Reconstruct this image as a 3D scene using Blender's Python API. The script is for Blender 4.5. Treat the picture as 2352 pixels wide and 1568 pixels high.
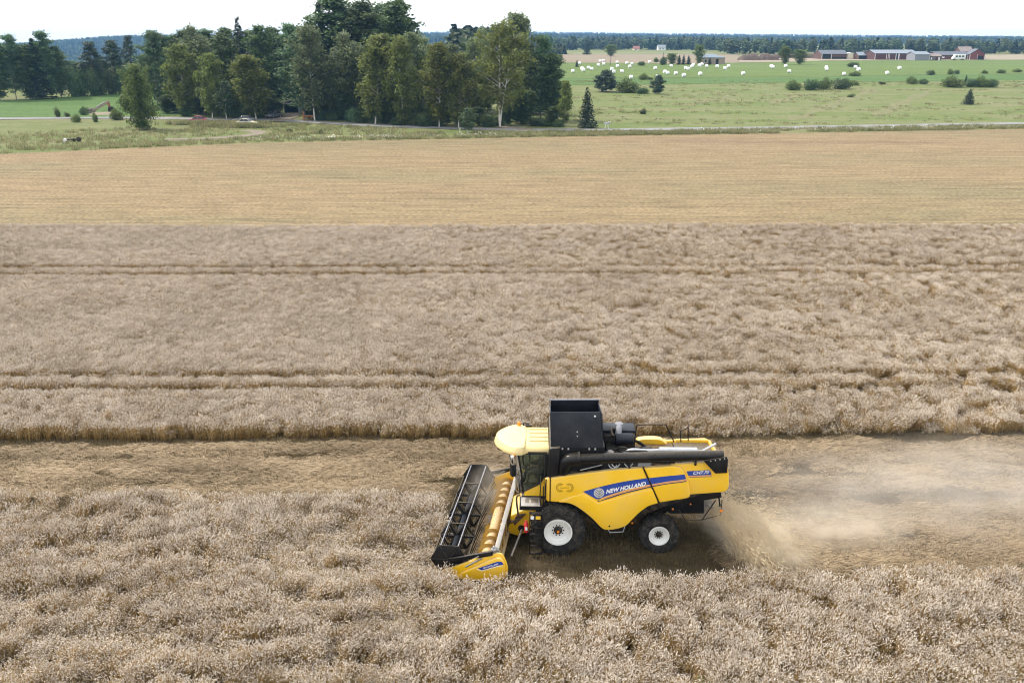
import bpy, bmesh, math, random
import numpy as np
from mathutils import Vector, Matrix, Euler

for o in list(bpy.data.objects):
    bpy.data.objects.remove(o)
scene = bpy.context.scene
COL = scene.collection
R = math.radians
rng = np.random.default_rng(7)
random.seed(7)

# ------------------------------------------------------------------ camera, sky, sun, exposure
CAM_H = 17.0
FOC = 2130.0                       # focal length in units of a 2352 px wide frame
PITCH = math.atan((784 - 85) / FOC)
cam_d = bpy.data.cameras.new('camera')
cam = bpy.data.objects.new('camera', cam_d)
COL.objects.link(cam)
cam.location = (0, 0, CAM_H)
cam.rotation_euler = (math.pi / 2 - PITCH, 0, 0)
cam_d.sensor_width = 36
cam_d.lens = 36 * FOC / 2352
cam_d.clip_start = 0.5
cam_d.clip_end = 30000
scene.camera = cam

SUN_EL, SUN_AZ = R(51), R(-62)      # azimuth from +Y (away from the camera), negative = to the left
SUN_DIR = Vector((math.sin(SUN_AZ) * math.cos(SUN_EL), math.cos(SUN_AZ) * math.cos(SUN_EL), math.sin(SUN_EL)))
world = bpy.data.worlds.new('World')
scene.world = world
world.use_nodes = True
nt = world.node_tree
nt.nodes.clear()
w_out = nt.nodes.new('ShaderNodeOutputWorld')
sky = nt.nodes.new('ShaderNodeTexSky')
sky.sky_type = 'NISHITA'
sky.sun_disc = False
sky.sun_elevation = SUN_EL
sky.sun_rotation = SUN_AZ
sky.air_density = 1.0
sky.dust_density = 3.0
bg_sky = nt.nodes.new('ShaderNodeBackground')
bg_sky.inputs['Strength'].default_value = 0.05
bg_cloud = nt.nodes.new('ShaderNodeBackground')       # the even white cloud veil of the photograph
bg_cloud.inputs['Color'].default_value = (0.97, 0.985, 1.0, 1)
bg_cloud.inputs['Strength'].default_value = 0.92
w_add = nt.nodes.new('ShaderNodeAddShader')
nt.links.new(sky.outputs[0], bg_sky.inputs[0])
nt.links.new(bg_sky.outputs[0], w_add.inputs[0])
nt.links.new(bg_cloud.outputs[0], w_add.inputs[1])
nt.links.new(w_add.outputs[0], w_out.inputs[0])

sun_d = bpy.data.lights.new('sun', 'SUN')
sun_d.energy = 3.1
sun_d.angle = R(5)
sun_d.color = (1.0, 0.95, 0.87)
sun = bpy.data.objects.new('sun', sun_d)
COL.objects.link(sun)
sun.rotation_euler = SUN_DIR.to_track_quat('Z', 'Y').to_euler()

scene.view_settings.view_transform = 'Standard'
scene.view_settings.look = 'None'
scene.view_settings.exposure = 0.60
scene.view_settings.gamma = 1.0
scene.view_settings.use_curve_mapping = False
scene.render.engine = 'CYCLES'
cy = scene.cycles
cy.max_bounces = 5
cy.diffuse_bounces = 2
cy.glossy_bounces = 3
cy.transmission_bounces = 4
cy.volume_bounces = 3
cy.transparent_max_bounces = 12
cy.use_denoising = True
cy.use_adaptive_sampling = True
cy.adaptive_threshold = 0.025
cy.filter_width = 1.1
cy.sample_clamp_indirect = 4.0
cy.caustics_reflective = False
cy.caustics_refractive = False
cy.volume_step_rate = 2.0

# ------------------------------------------------------------------ measuring: where a point of the photograph meets the ground
K = 2352.0 / 2856.0                 # source pixels -> the 2352 px frame used for the focal length
_f = np.array([0, math.cos(PITCH), -math.sin(PITCH)])
_u = np.array([0, math.sin(PITCH), math.cos(PITCH)])


def terrain(x, y):
    """A gentle rise beyond the road; far to the left the land falls away into a valley."""
    x = np.asarray(x, float); y = np.asarray(y, float)
    t = np.clip((y - 195.0) / 235.0, 0, 1)
    a = np.clip((-x / np.maximum(y, 1.0) - 0.05) / 0.16, 0, 1)
    v = np.clip((y - 430.0) / 1250.0, 0, 1)
    return 4.3 * t * t * (3 - 2 * t) - 40.0 * a * a * (3 - 2 * a) * v * v * (3 - 2 * v)


def ray(sx, sy):
    return _f + np.array([1, 0, 0.0]) * (sx * K - 1176) / FOC - _u * (sy * K - 784) / FOC


def ground_at(sx, sy):
    """Ground point under source pixel (sx, sy)."""
    d = ray(sx, sy)
    lo, hi = 5.0, 6000.0
    for _ in range(60):
        m = 0.5 * (lo + hi)
        z = CAM_H + d[2] / d[1] * m
        if z > terrain(d[0] / d[1] * m, m):
            lo = m
        else:
            hi = m
    return np.array([d[0] / d[1] * lo, lo, float(terrain(d[0] / d[1] * lo, lo))])


def at_depth(sx, sy, y):
    d = ray(sx, sy)
    return np.array([d[0] / d[1] * y, y, CAM_H + d[2] / d[1] * y])


# ------------------------------------------------------------------ helpers: objects
def tag(o, label=None, cat=None, group=None, kind=None):
    if label: o['label'] = label
    if cat: o['category'] = cat
    if group: o['group'] = group
    if kind: o['kind'] = kind
    return o


def empty(name, loc, rz=0.0):
    o = bpy.data.objects.new(name, None)
    o.empty_display_size = 0.3
    COL.objects.link(o)
    o.location = [float(c) for c in loc]
    o.rotation_euler = (0, 0, rz)
    return o


def link_mesh(name, me, mat=None, parent=None):
    if mat is not None and not me.materials:
        for m in (mat if isinstance(mat, (list, tuple)) else [mat]):
            me.materials.append(m)
    o = bpy.data.objects.new(name, me)
    COL.objects.link(o)
    if parent is not None:
        o.parent = parent
    return o


class MB:
    """Collects boxes, tubes, prisms and lathes; build() links them as one mesh object."""

    def __init__(self):
        self.v = []
        self.f = []
        self.mi = []
        self.cur = 0

    def add(self, vs, fs):
        n = len(self.v)
        self.v += [tuple(float(c) for c in q) for q in vs]
        self.f += [tuple(i + n for i in q) for q in fs]
        self.mi += [self.cur] * len(fs)
        return self

    def box(self, x0, x1, y0, y1, z0, z1, rot=None, about=None):
        vs = [Vector((x, y, z)) for z in (z0, z1) for (x, y) in ((x0, y0), (x1, y0), (x1, y1), (x0, y1))]
        if rot is not None:
            c = Vector(about) if about else Vector(((x0 + x1) / 2, (y0 + y1) / 2, (z0 + z1) / 2))
            m = Euler(rot).to_matrix()
            vs = [c + m @ (q - c) for q in vs]
        return self.add(vs, [(3, 2, 1, 0), (4, 5, 6, 7), (0, 1, 5, 4), (1, 2, 6, 5), (2, 3, 7, 6), (3, 0, 4, 7)])

    def hexa(self, pts8):
        return self.add(pts8, [(3, 2, 1, 0), (4, 5, 6, 7), (0, 1, 5, 4), (1, 2, 6, 5), (2, 3, 7, 6), (3, 0, 4, 7)])

    def tube(self, pts, r, n=8, caps=True):
        pts = [Vector([float(c) for c in p]) for p in pts]
        rr = r if isinstance(r, (list, tuple)) else [r] * len(pts)
        vs, fs = [], []
        prev = None
        for i, p in enumerate(pts):
            a = pts[max(i - 1, 0)]
            b = pts[min(i + 1, len(pts) - 1)]
            d = (b - a).normalized()
            if prev is None:
                s = Vector((0, 0, 1)) if abs(d.z) < 0.9 else Vector((1, 0, 0))
                u = d.cross(s).normalized()
            else:
                u = (prev - d * prev.dot(d)).normalized()
            prev = u
            w = d.cross(u)
            for k in range(n):
                t = 2 * math.pi * (k + 0.5) / n
                vs.append(p + (u * math.cos(t) + w * math.sin(t)) * rr[i])
        for i in range(len(pts) - 1):
            for k in range(n):
                k2 = (k + 1) % n
                fs.append((i * n + k, i * n + k2, (i + 1) * n + k2, (i + 1) * n + k))
        if caps:
            fs.append(tuple(range(n - 1, -1, -1)))
            fs.append(tuple((len(pts) - 1) * n + k for k in range(n)))
        return self.add(vs, fs)

    def lathe(self, prof, n=24, axis='y', c=(0, 0, 0), close=False, caps=True):
        """prof: (axial, radius) pairs turned about an axis through c."""
        vs, fs = [], []
        for (a, r) in prof:
            for k in range(n):
                t = 2 * math.pi * k / n
                p, q = r * math.cos(t), r * math.sin(t)
                if axis == 'y':
                    vs.append((c[0] + p, c[1] + a, c[2] + q))
                elif axis == 'z':
                    vs.append((c[0] + p, c[1] + q, c[2] + a))
                else:
                    vs.append((c[0] + a, c[1] + p, c[2] + q))
        m = len(prof)
        for i in range(m if close else m - 1):
            j = (i + 1) % m
            for k in range(n):
                k2 = (k + 1) % n
                q = (i * n + k, i * n + k2, j * n + k2, j * n + k)
                fs.append(q if axis == 'z' else q[::-1])
        if not close and caps:
            e0 = tuple(range(n))
            e1 = tuple((m - 1) * n + k for k in range(n))
            fs += [e0[::-1], e1] if axis == 'z' else [e0, e1[::-1]]
        return self.add(vs, fs)

    def prism(self, poly, y0, y1):
        """Outline in (x, z) extruded from y0 to y1."""
        n = len(poly)
        vs = [(x, y0, z) for x, z in poly] + [(x, y1, z) for x, z in poly]
        area = sum(poly[i][0] * poly[(i + 1) % n][1] - poly[(i + 1) % n][0] * poly[i][1] for i in range(n))
        fs = [tuple(range(n)), tuple(range(2 * n - 1, n - 1, -1))]
        fs += [(i, i + n, (i + 1) % n + n, (i + 1) % n) for i in range(n)]
        if area < 0:
            fs = [q[::-1] for q in fs]
        if y0 > y1:
            fs = [q[::-1] for q in fs]
        return self.add(vs, fs)

    def prism_z(self, poly, z0, z1):
        n = len(poly)
        vs = [(x, y, z0) for x, y in poly] + [(x, y, z1) for x, y in poly]
        area = sum(poly[i][0] * poly[(i + 1) % n][1] - poly[(i + 1) % n][0] * poly[i][1] for i in range(n))
        fs = [tuple(range(n - 1, -1, -1)), tuple(range(n, 2 * n))]
        fs += [(i, (i + 1) % n, (i + 1) % n + n, i + n) for i in range(n)]
        if area < 0:
            fs = [q[::-1] for q in fs]
        return self.add(vs, fs)

    def build(self, name, mat, parent=None, bevel=0.0, seg=2, smooth=35):
        me = bpy.data.meshes.new(name)
        me.from_pydata(self.v, [], self.f)
        for m in (mat if isinstance(mat, (list, tuple)) else [mat]):
            me.materials.append(m)
        if any(self.mi):
            me.polygons.foreach_set('material_index', self.mi)
        if bevel > 0:
            bm = bmesh.new()
            bm.from_mesh(me)
            es = [e for e in bm.edges if len(e.link_faces) == 2 and e.calc_face_angle(0) > R(28)]
            bmesh.ops.bevel(bm, geom=es, offset=bevel, segments=seg, affect='EDGES', clamp_overlap=True, profile=0.5)
            bm.to_mesh(me)
            bm.free()
        me.update()
        if smooth:
            me.shade_smooth()
            me.set_sharp_from_angle(angle=R(smooth))
        return link_mesh(name, me, None, parent)


def quads_mesh(name, V, mats, mi=None):
    """V: (N, 4, 3) array of quads -> mesh."""
    V = np.asarray(V, np.float32)
    n = V.shape[0]
    me = bpy.data.meshes.new(name)
    me.vertices.add(n * 4)
    me.vertices.foreach_set('co', V.reshape(-1))
    me.loops.add(n * 4)
    me.loops.foreach_set('vertex_index', np.arange(n * 4, dtype=np.int32))
    me.polygons.add(n)
    me.polygons.foreach_set('loop_start', np.arange(0, n * 4, 4, dtype=np.int32))
    for m in mats:
        me.materials.append(m)
    if mi is not None:
        me.polygons.foreach_set('material_index', np.asarray(mi, np.int32))
    me.update(calc_edges=True)
    return me


def copy_tree(o, parent=None):
    c = o.copy()
    COL.objects.link(c)
    c.parent = parent
    for ch in list(o.children):
        copy_tree(ch, c)
    return c


# ------------------------------------------------------------------ noise on arrays
class Noise2:
    def __init__(self, seed):
        self.t = np.random.default_rng(seed).random((256, 256))

    def __call__(self, x, y):
        x = np.asarray(x, float); y = np.asarray(y, float)
        xi = np.floor(x).astype(int); yi = np.floor(y).astype(int)
        fx = x - xi; fy = y - yi
        fx = fx * fx * (3 - 2 * fx); fy = fy * fy * (3 - 2 * fy)
        t = self.t
        a = t[xi % 256, yi % 256]; b = t[(xi + 1) % 256, yi % 256]
        c = t[xi % 256, (yi + 1) % 256]; d = t[(xi + 1) % 256, (yi + 1) % 256]
        return (a * (1 - fx) + b * fx) * (1 - fy) + (c * (1 - fx) + d * fx) * fy

    def fbm(self, x, y, o=3):
        s, a, n = 0, 0.5, 0
        for i in range(o):
            s = s + a * self(x * 2 ** i + 13.7 * i, y * 2 ** i + 7.3 * i)
            n += a
            a *= 0.5
        return s / n


# ------------------------------------------------------------------ materials
MAT = {}


def new_mat(name):
    m = bpy.data.materials.new(name)
    m.use_nodes = True
    t = m.node_tree
    b = t.nodes['Principled BSDF']
    MAT[name] = m
    return m, t, b


def N(t, kind, **kw):
    n = t.nodes.new(kind)
    for k, v in kw.items():
        setattr(n, k, v)
    return n


def ramp(t, fac, stops):
    r = N(t, 'ShaderNodeValToRGB')
    el = r.color_ramp.elements
    while len(el) < len(stops):
        el.new(0.5)
    for e, (p, c) in zip(el, stops):
        e.position = p
        e.color = (*c, 1)
    t.links.new(fac, r.inputs[0])
    return r


def mix(t, fac, a, b, mode='MIX'):
    m = N(t, 'ShaderNodeMix', data_type='RGBA', blend_type=mode)
    for sock, val in ((m.inputs[0], fac), (m.inputs[6], a), (m.inputs[7], b)):
        if isinstance(val, bpy.types.NodeSocket):
            t.links.new(val, sock)
        elif isinstance(val, (tuple, list)):
            sock.default_value = (*val, 1)
        else:
            sock.default_value = val
    return m.outputs[2]


def noise(t, scale, detail=3, rough=0.55, vec=None, stretch=None, rz=0.0, coord='Object'):
    tc = N(t, 'ShaderNodeTexCoord')
    src = tc.outputs[coord]
    if stretch or rz:
        mp = N(t, 'ShaderNodeMapping')
        mp.inputs['Scale'].default_value = stretch or (1, 1, 1)
        mp.inputs['Rotation'].default_value = (0, 0, rz)
        t.links.new(src, mp.inputs[0])
        src = mp.outputs[0]
    n = N(t, 'ShaderNodeTexNoise')
    n.inputs['Scale'].default_value = scale
    n.inputs['Detail'].default_value = detail
    n.inputs['Roughness'].default_value = rough
    t.links.new(src, n.inputs['Vector'])
    return n.outputs['Fac']


def bump(t, b, h, dist=0.05, strength=0.6):
    bp = N(t, 'ShaderNodeBump')
    bp.inputs['Distance'].default_value = dist
    bp.inputs['Strength'].default_value = strength
    t.links.new(h, bp.inputs['Height'])
    t.links.new(bp.outputs[0], b.inputs['Normal'])


def paint(name, col, rough=0.4, metal=0.0, coat=0.0, var=0.12, scale=6.0, dirt=None, dirt_amt=0.0, settle=0.0):
    m, t, b = new_mat(name)
    n = noise(t, scale, 4)
    dark = tuple(c * (1 - var) for c in col)
    r = ramp(t, n, [(0.35, dark), (0.65, col)])
    out = r.outputs[0]
    if dirt:
        n2 = noise(t, scale * 0.5, 5, 0.7)
        r2 = ramp(t, n2, [(0.45, (0, 0, 0)), (0.75, (dirt_amt,) * 3)])
        out = mix(t, r2.outputs[0], out, dirt)
    if settle:      # chaff dust lying on the upward faces
        ge = N(t, 'ShaderNodeNewGeometry')
        sx_n = N(t, 'ShaderNodeSeparateXYZ')
        t.links.new(ge.outputs['Normal'], sx_n.inputs[0])
        n4 = noise(t, 14.0, 4, 0.7)
        mm = N(t, 'ShaderNodeMath', operation='MULTIPLY')
        t.links.new(sx_n.outputs['Z'], mm.inputs[0])
        t.links.new(n4, mm.inputs[1])
        r4 = ramp(t, mm.outputs[0], [(0.18, (0, 0, 0)), (0.55, (settle,) * 3)])
        out = mix(t, r4.outputs[0], out, (0.50, 0.40, 0.26))
    t.links.new(out, b.inputs['Base Color'])
    b.inputs['Roughness'].default_value = rough
    b.inputs['Metallic'].default_value = metal
    b.inputs['Coat Weight'].default_value = coat
    b.inputs['Coat Roughness'].default_value = 0.15
    return m


dust_c = (0.42, 0.33, 0.22)
paint('yellow', (0.93, 0.545, 0.010), 0.38, coat=0.25, var=0.06, scale=1.5, dirt=(0.60, 0.44, 0.22), dirt_amt=0.40, settle=0.7)
paint('yellow_dusty', (0.55, 0.32, 0.03), 0.7, var=0.25, scale=3, dirt=(0.36, 0.27, 0.17), dirt_amt=0.95, settle=0.8)
paint('roof_sunlit', (0.80, 0.62, 0.27), 0.5, coat=0.1, var=0.05, scale=2, dirt=(0.66, 0.52, 0.28), dirt_amt=0.5)  # yellow roof paled to cream: sunlight from above put into the colour
paint('black', (0.009, 0.009, 0.010), 0.42, var=0.3, scale=3, dirt=(0.06, 0.05, 0.038), dirt_amt=0.25, settle=0.25)
paint('black_gloss', (0.008, 0.008, 0.009), 0.3, coat=0.15, var=0.3, scale=3, dirt=(0.06, 0.052, 0.04), dirt_amt=0.2, settle=0.12)
paint('tank_grey', (0.020, 0.023, 0.031), 0.40, var=0.2, scale=2, dirt=(0.10, 0.09, 0.08), dirt_amt=0.25)
paint('rubber', (0.020, 0.019, 0.018), 0.8, var=0.4, scale=8, dirt=(0.16, 0.135, 0.10), dirt_amt=0.5)
paint('rim_white', (0.80, 0.79, 0.74), 0.4, var=0.05, dirt=(0.45, 0.38, 0.28), dirt_amt=0.35)
paint('steel', (0.42, 0.42, 0.42), 0.35, metal=0.85, var=0.2, dirt=(0.3, 0.25, 0.2), dirt_amt=0.4)
paint('galvanised', (0.55, 0.56, 0.57), 0.4, metal=0.5, var=0.15)
paint('beam_grey', (0.34, 0.32, 0.29), 0.5, metal=0.3, var=0.2, dirt=dust_c, dirt_amt=0.7)
paint('platform_grey', (0.42, 0.39, 0.36), 0.55, metal=0.3, var=0.15)
paint('dark_machinery', (0.022, 0.02, 0.018), 0.6, var=0.5, scale=6, dirt=(0.16, 0.12, 0.08), dirt_amt=0.55)
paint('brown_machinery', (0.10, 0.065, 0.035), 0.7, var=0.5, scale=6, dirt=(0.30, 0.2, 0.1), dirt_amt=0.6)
paint('decal_blue', (0.018, 0.060, 0.32), 0.35, var=0.06)
paint('decal_white', (0.83, 0.83, 0.82), 0.4, var=0.03)
paint('decal_pink', (0.72, 0.30, 0.20), 0.4, var=0.03)
paint('decal_navy', (0.03, 0.03, 0.09), 0.4, var=0.03)
paint('decal_silver', (0.62, 0.62, 0.62), 0.4, var=0.35, scale=9)
paint('decal_slate', (0.10, 0.11, 0.14), 0.4, var=0.2)
paint('emblem_ochre', (0.42, 0.26, 0.01), 0.45, var=0.05)
paint('amber', (0.85, 0.25, 0.02), 0.25, var=0.05)
paint('signal_red', (0.55, 0.02, 0.02), 0.35, var=0.1)
paint('lamp_lens', (0.8, 0.8, 0.75), 0.15, var=0.05)
paint('skin', (0.50, 0.30, 0.20), 0.6, var=0.1)
paint('shirt', (0.08, 0.09, 0.10), 0.8, var=0.3)
paint('trousers', (0.22, 0.17, 0.12), 0.85, var=0.2)
paint('hair', (0.09, 0.06, 0.04), 0.8, var=0.3)
paint('seat_fabric', (0.03, 0.03, 0.035), 0.9, var=0.3)
paint('bale_wrap', (0.86, 0.87, 0.87), 0.35, var=0.05, scale=3)
paint('barn_red', (0.100, 0.040, 0.036), 0.8, var=0.35, scale=1.2)
paint('barn_brown', (0.13, 0.065, 0.045), 0.85, var=0.35, scale=1.2)
paint('house_red', (0.18, 0.052, 0.042), 0.8, var=0.2, scale=1.2)
paint('trim_white', (0.74, 0.72, 0.68), 0.6, var=0.08)
paint('metal_roof', (0.19, 0.215, 0.25), 0.45, metal=0.2, var=0.15, scale=0.6)
paint('dark_roof', (0.09, 0.10, 0.12), 0.6, var=0.25, scale=0.8)
paint('blue_roof', (0.14, 0.18, 0.22), 0.5, var=0.2, scale=0.8)
paint('rust_roof', (0.24, 0.19, 0.17), 0.75, var=0.3, scale=1)
paint('tile_red', (0.22, 0.09, 0.07), 0.8, var=0.2)
paint('wall_cream', (0.70, 0.64, 0.48), 0.8, var=0.08)
paint('wall_white', (0.76, 0.75, 0.72), 0.8, var=0.06)
paint('wall_grey', (0.25, 0.25, 0.27), 0.8, var=0.15)
paint('wall_tan', (0.34, 0.27, 0.21), 0.85, var=0.2, scale=1)
paint('dark_opening', (0.015, 0.014, 0.013), 0.9, var=0.3)
paint('window_dark', (0.03, 0.035, 0.04), 0.1, var=0.2)
paint('wood_grey', (0.20, 0.17, 0.14), 0.9, var=0.35, scale=4)
paint('car_red', (0.34, 0.06, 0.085), 0.45, coat=0.1, var=0.1, dirt=dust_c, dirt_amt=0.35)
paint('car_grey', (0.10, 0.11, 0.13), 0.3, coat=0.4, var=0.15, dirt=dust_c, dirt_amt=0.3)
paint('car_pale', (0.62, 0.58, 0.42), 0.4, coat=0.2, var=0.15, dirt=dust_c, dirt_amt=0.5)
paint('car_glass', (0.03, 0.035, 0.045), 0.08, var=0.2)
paint('rusty_orange', (0.30, 0.12, 0.05), 0.75, var=0.4, scale=5)
paint('pole_wood', (0.16, 0.13, 0.10), 0.9, var=0.3)
paint('soil_heap', (0.10, 0.065, 0.045), 0.95, var=0.5, scale=1.5)

for nm_ in ('black', 'black_gloss', 'dark_machinery', 'rubber', 'brown_machinery', 'tank_grey'):
    MAT[nm_].node_tree.nodes['Principled BSDF'].inputs['Specular IOR Level'].default_value = 0.22


def glass_mat():
    m, t, b = new_mat('tinted_glass')
    t.nodes.remove(b)
    out = t.nodes['Material Output']
    tr = N(t, 'ShaderNodeBsdfTransparent')
    tr.inputs[0].default_value = (0.62, 0.70, 0.66, 1)
    gl = N(t, 'ShaderNodeBsdfGlossy')
    gl.inputs['Roughness'].default_value = 0.03
    gl.inputs['Color'].default_value = (0.9, 0.95, 1, 1)
    fr = N(t, 'ShaderNodeFresnel')
    fr.inputs['IOR'].default_value = 1.5
    mx = N(t, 'ShaderNodeMixShader')
    t.links.new(fr.outputs[0], mx.inputs[0])
    t.links.new(tr.outputs[0], mx.inputs[1])
    t.links.new(gl.outputs[0], mx.inputs[2])
    t.links.new(mx.outputs[0], out.inputs[0])


glass_mat()


def leaf_mat(name, c1, c2, trans=0.25, scale=0.55, hue_var=0.014):
    """Foliage: two greens in patches, a small shift per tree, some light through the leaf."""
    m, t, b = new_mat(name)
    n = noise(t, scale, 3)
    r = ramp(t, n, [(0.35, c1), (0.68, c2)])
    oi = N(t, 'ShaderNodeObjectInfo')
    hs = N(t, 'ShaderNodeHueSaturation')
    mr = N(t, 'ShaderNodeMapRange')
    mr.inputs[3].default_value = 0.5 - hue_var
    mr.inputs[4].default_value = 0.5 + hue_var
    t.links.new(oi.outputs['Random'], mr.inputs[0])
    t.links.new(mr.outputs[0], hs.inputs['Hue'])
    mv = N(t, 'ShaderNodeMapRange')
    mv.inputs[3].default_value = 0.8
    mv.inputs[4].default_value = 1.2
    t.links.new(oi.outputs['Random'], mv.inputs[0])
    t.links.new(mv.outputs[0], hs.inputs['Value'])
    t.links.new(r.outputs[0], hs.inputs['Color'])
    b.inputs['Roughness'].default_value = 0.6
    b.inputs['Specular IOR Level'].default_value = 0.25
    t.links.new(hs.outputs[0], b.inputs['Base Color'])
    tl = N(t, 'ShaderNodeBsdfTranslucent')
    t.links.new(hs.outputs[0], tl.inputs[0])
    mx = N(t, 'ShaderNodeMixShader')
    mx.inputs[0].default_value = trans
    t.links.new(b.outputs[0], mx.inputs[1])
    t.links.new(tl.outputs[0], mx.inputs[2])
    t.links.new(mx.outputs[0], t.nodes['Material Output'].inputs[0])
    return m


leaf_mat('leaf_birch', (0.112, 0.138, 0.032), (0.235, 0.268, 0.075), 0.5)
leaf_mat('leaf_birch_grey', (0.117, 0.156, 0.068), (0.234, 0.270, 0.133), 0.46)
leaf_mat('leaf_aspen', (0.073, 0.137, 0.060), (0.163, 0.240, 0.111), 0.35)
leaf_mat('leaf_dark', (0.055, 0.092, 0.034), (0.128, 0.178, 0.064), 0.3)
leaf_mat('needle_spruce', (0.015, 0.031, 0.015), (0.037, 0.057, 0.026), 0.05)
leaf_mat('needle_pine', (0.026, 0.048, 0.029), (0.061, 0.088, 0.050), 0.08)
leaf_mat('leaf_willow', (0.081, 0.117, 0.029), (0.169, 0.211, 0.058), 0.35)
leaf_mat('leaf_weed', (0.066, 0.099, 0.033), (0.165, 0.187, 0.066), 0.25)
leaf_mat('leaf_far', (0.055, 0.086, 0.037), (0.116, 0.143, 0.066), 0.2, hue_var=0.03)


def bark(name, col, dark, scale, lo, hi):
    m, t, b = new_mat(name)
    n = noise(t, scale, 4, 0.7, stretch=(1.0, 1.0, 0.45))
    r = ramp(t, n, [(lo, dark), (hi, col)])
    t.links.new(r.outputs[0], b.inputs['Base Color'])
    b.inputs['Roughness'].default_value = 0.85
    bump(t, b, n, 0.03)


bark('bark_birch', (0.66, 0.62, 0.55), (0.08, 0.07, 0.06), 2.6, 0.30, 0.42)
bark('bark_grey', (0.22, 0.19, 0.16), (0.07, 0.06, 0.05), 3, 0.35, 0.6)
bark('bark_pine', (0.34, 0.21, 0.13), (0.14, 0.09, 0.06), 3, 0.35, 0.6)


def ground_mat(name, stops, scale, stretch=None, rz=0.0, stops2=None, scale2=None, stretch2=None, amt=0.5, bumpd=0.05, fine=None):
    m, t, b = new_mat(name)
    n = noise(t, scale, 5, 0.62, stretch=stretch, rz=rz)
    out = ramp(t, n, stops).outputs[0]
    h = n
    if stops2:
        n2 = noise(t, scale2, 4, 0.6, stretch=stretch2, rz=rz)
        out = mix(t, amt, out, ramp(t, n2, stops2).outputs[0])
    if fine:
        n3 = noise(t, fine, 3, 0.7)
        r3 = ramp(t, n3, [(0.3, (0.72,) * 3), (0.7, (1.18,) * 3)])
        out = mix(t, 1.0, out, r3.outputs[0], 'MULTIPLY')
        h = n3
    t.links.new(out, b.inputs['Base Color'])
    b.inputs['Roughness'].default_value = 0.95
    b.inputs['Specular IOR Level'].default_value = 0.1
    bump(t, b, h, bumpd, 0.7)
    return m


ROW = R(2.0)      # the crop rows run this much away from the picture plane
ground_mat('m_ground', [(0.32, (0.090, 0.128, 0.034)), (0.5, (0.135, 0.150, 0.058)), (0.68, (0.215, 0.185, 0.105))], 0.05, (1, 2.2, 1),
           stops2=[(0.35, (0.085, 0.125, 0.032)), (0.65, (0.19, 0.175, 0.085))], scale2=0.28, stretch2=(1, 1.8, 1), amt=0.5, fine=2.2)
def stubble_mat():
    """Cut field: drill rows and wheel lines along the rows, greenish and reddish patches, fine straw grain."""
    m, t, b = new_mat('m_stubble')
    patch = ramp(t, noise(t, 0.022, 4, 0.6, stretch=(0.6, 1.6, 1), rz=-ROW), [(0.36, (0.178, 0.145, 0.080)), (0.47, (0.205, 0.155, 0.086)), (0.58, (0.210, 0.153, 0.086)), (0.70, (0.175, 0.122, 0.076))]).outputs[0]
    out = patch
    for sc, st, lo, hi in ((0.75, (0.012, 1, 1), 0.90, 1.05), (2.2, (0.03, 1, 1), 0.82, 1.10), (0.9, (0.25, 1.2, 1), 0.82, 1.12), (4.0, (0.6, 1, 1), 0.64, 1.30)):
        n = noise(t, sc, 3, 0.6, stretch=st, rz=-ROW)
        out = mix(t, 1.0, out, ramp(t, n, [(0.36, (lo,) * 3), (0.60, (hi,) * 3)]).outputs[0], 'MULTIPLY')
    t.links.new(out, b.inputs['Base Color'])
    b.inputs['Roughness'].default_value = 0.95
    b.inputs['Specular IOR Level'].default_value = 0.1
    bump(t, b, noise(t, 5.0, 3), 0.05, 0.7)


stubble_mat()
ground_mat('m_soil', [(0.3, (0.050, 0.036, 0.020)), (0.7, (0.11, 0.078, 0.040))], 1.5, fine=9.0)
ground_mat('m_swath', [(0.3, (0.045, 0.035, 0.020)), (0.7, (0.105, 0.080, 0.046))], 0.9, (0.3, 1.4, 1), -ROW, fine=7.0)
ground_mat('m_road', [(0.3, (0.19, 0.185, 0.18)), (0.7, (0.27, 0.265, 0.255))], 0.4, fine=4)
ground_mat('m_track', [(0.3, (0.17, 0.145, 0.11)), (0.7, (0.24, 0.20, 0.155))], 0.4, fine=4)
ground_mat('m_green', [(0.3, (0.095, 0.165, 0.038)), (0.7, (0.15, 0.215, 0.062))], 0.04, (1, 2.5, 1), fine=1.2)
ground_mat('m_green_deep', [(0.3, (0.066, 0.120, 0.034)), (0.7, (0.096, 0.150, 0.046))], 0.04, (1, 3.0, 1), fine=1.2)
ground_mat('m_hayfield', [(0.3, (0.086, 0.130, 0.034)), (0.7, (0.126, 0.164, 0.048))], 0.025, (1, 4.0, 1), fine=0.9)
ground_mat('m_meadow', [(0.30, (0.096, 0.142, 0.030)), (0.47, (0.138, 0.160, 0.054)), (0.63, (0.200, 0.180, 0.094))], 0.030, (0.8, 2.6, 1), 0.35,
           stops2=[(0.36, (0.085, 0.130, 0.032)), (0.62, (0.165, 0.165, 0.080))], scale2=0.10, stretch2=(1, 2.4, 1), amt=0.5, fine=1.5)
ground_mat('m_far_tan', [(0.3, (0.19, 0.155, 0.105)), (0.7, (0.23, 0.185, 0.13))], 0.02, (0.5, 3, 1))
ground_mat('m_far_green', [(0.3, (0.13, 0.15, 0.07)), (0.7, (0.19, 0.19, 0.09))], 0.02, (0.5, 3, 1))
ground_mat('m_yard', [(0.3, (0.20, 0.17, 0.12)), (0.7, (0.30, 0.25, 0.18))], 0.08)
ground_mat('m_hill', [(0.3, (0.016, 0.026, 0.014)), (0.7, (0.040, 0.055, 0.026))], 0.02, fine=0.05)
ground_mat('m_dry_grass', [(0.3, (0.140, 0.150, 0.065)), (0.7, (0.185, 0.172, 0.090))], 0.3, fine=1.5)


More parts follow.
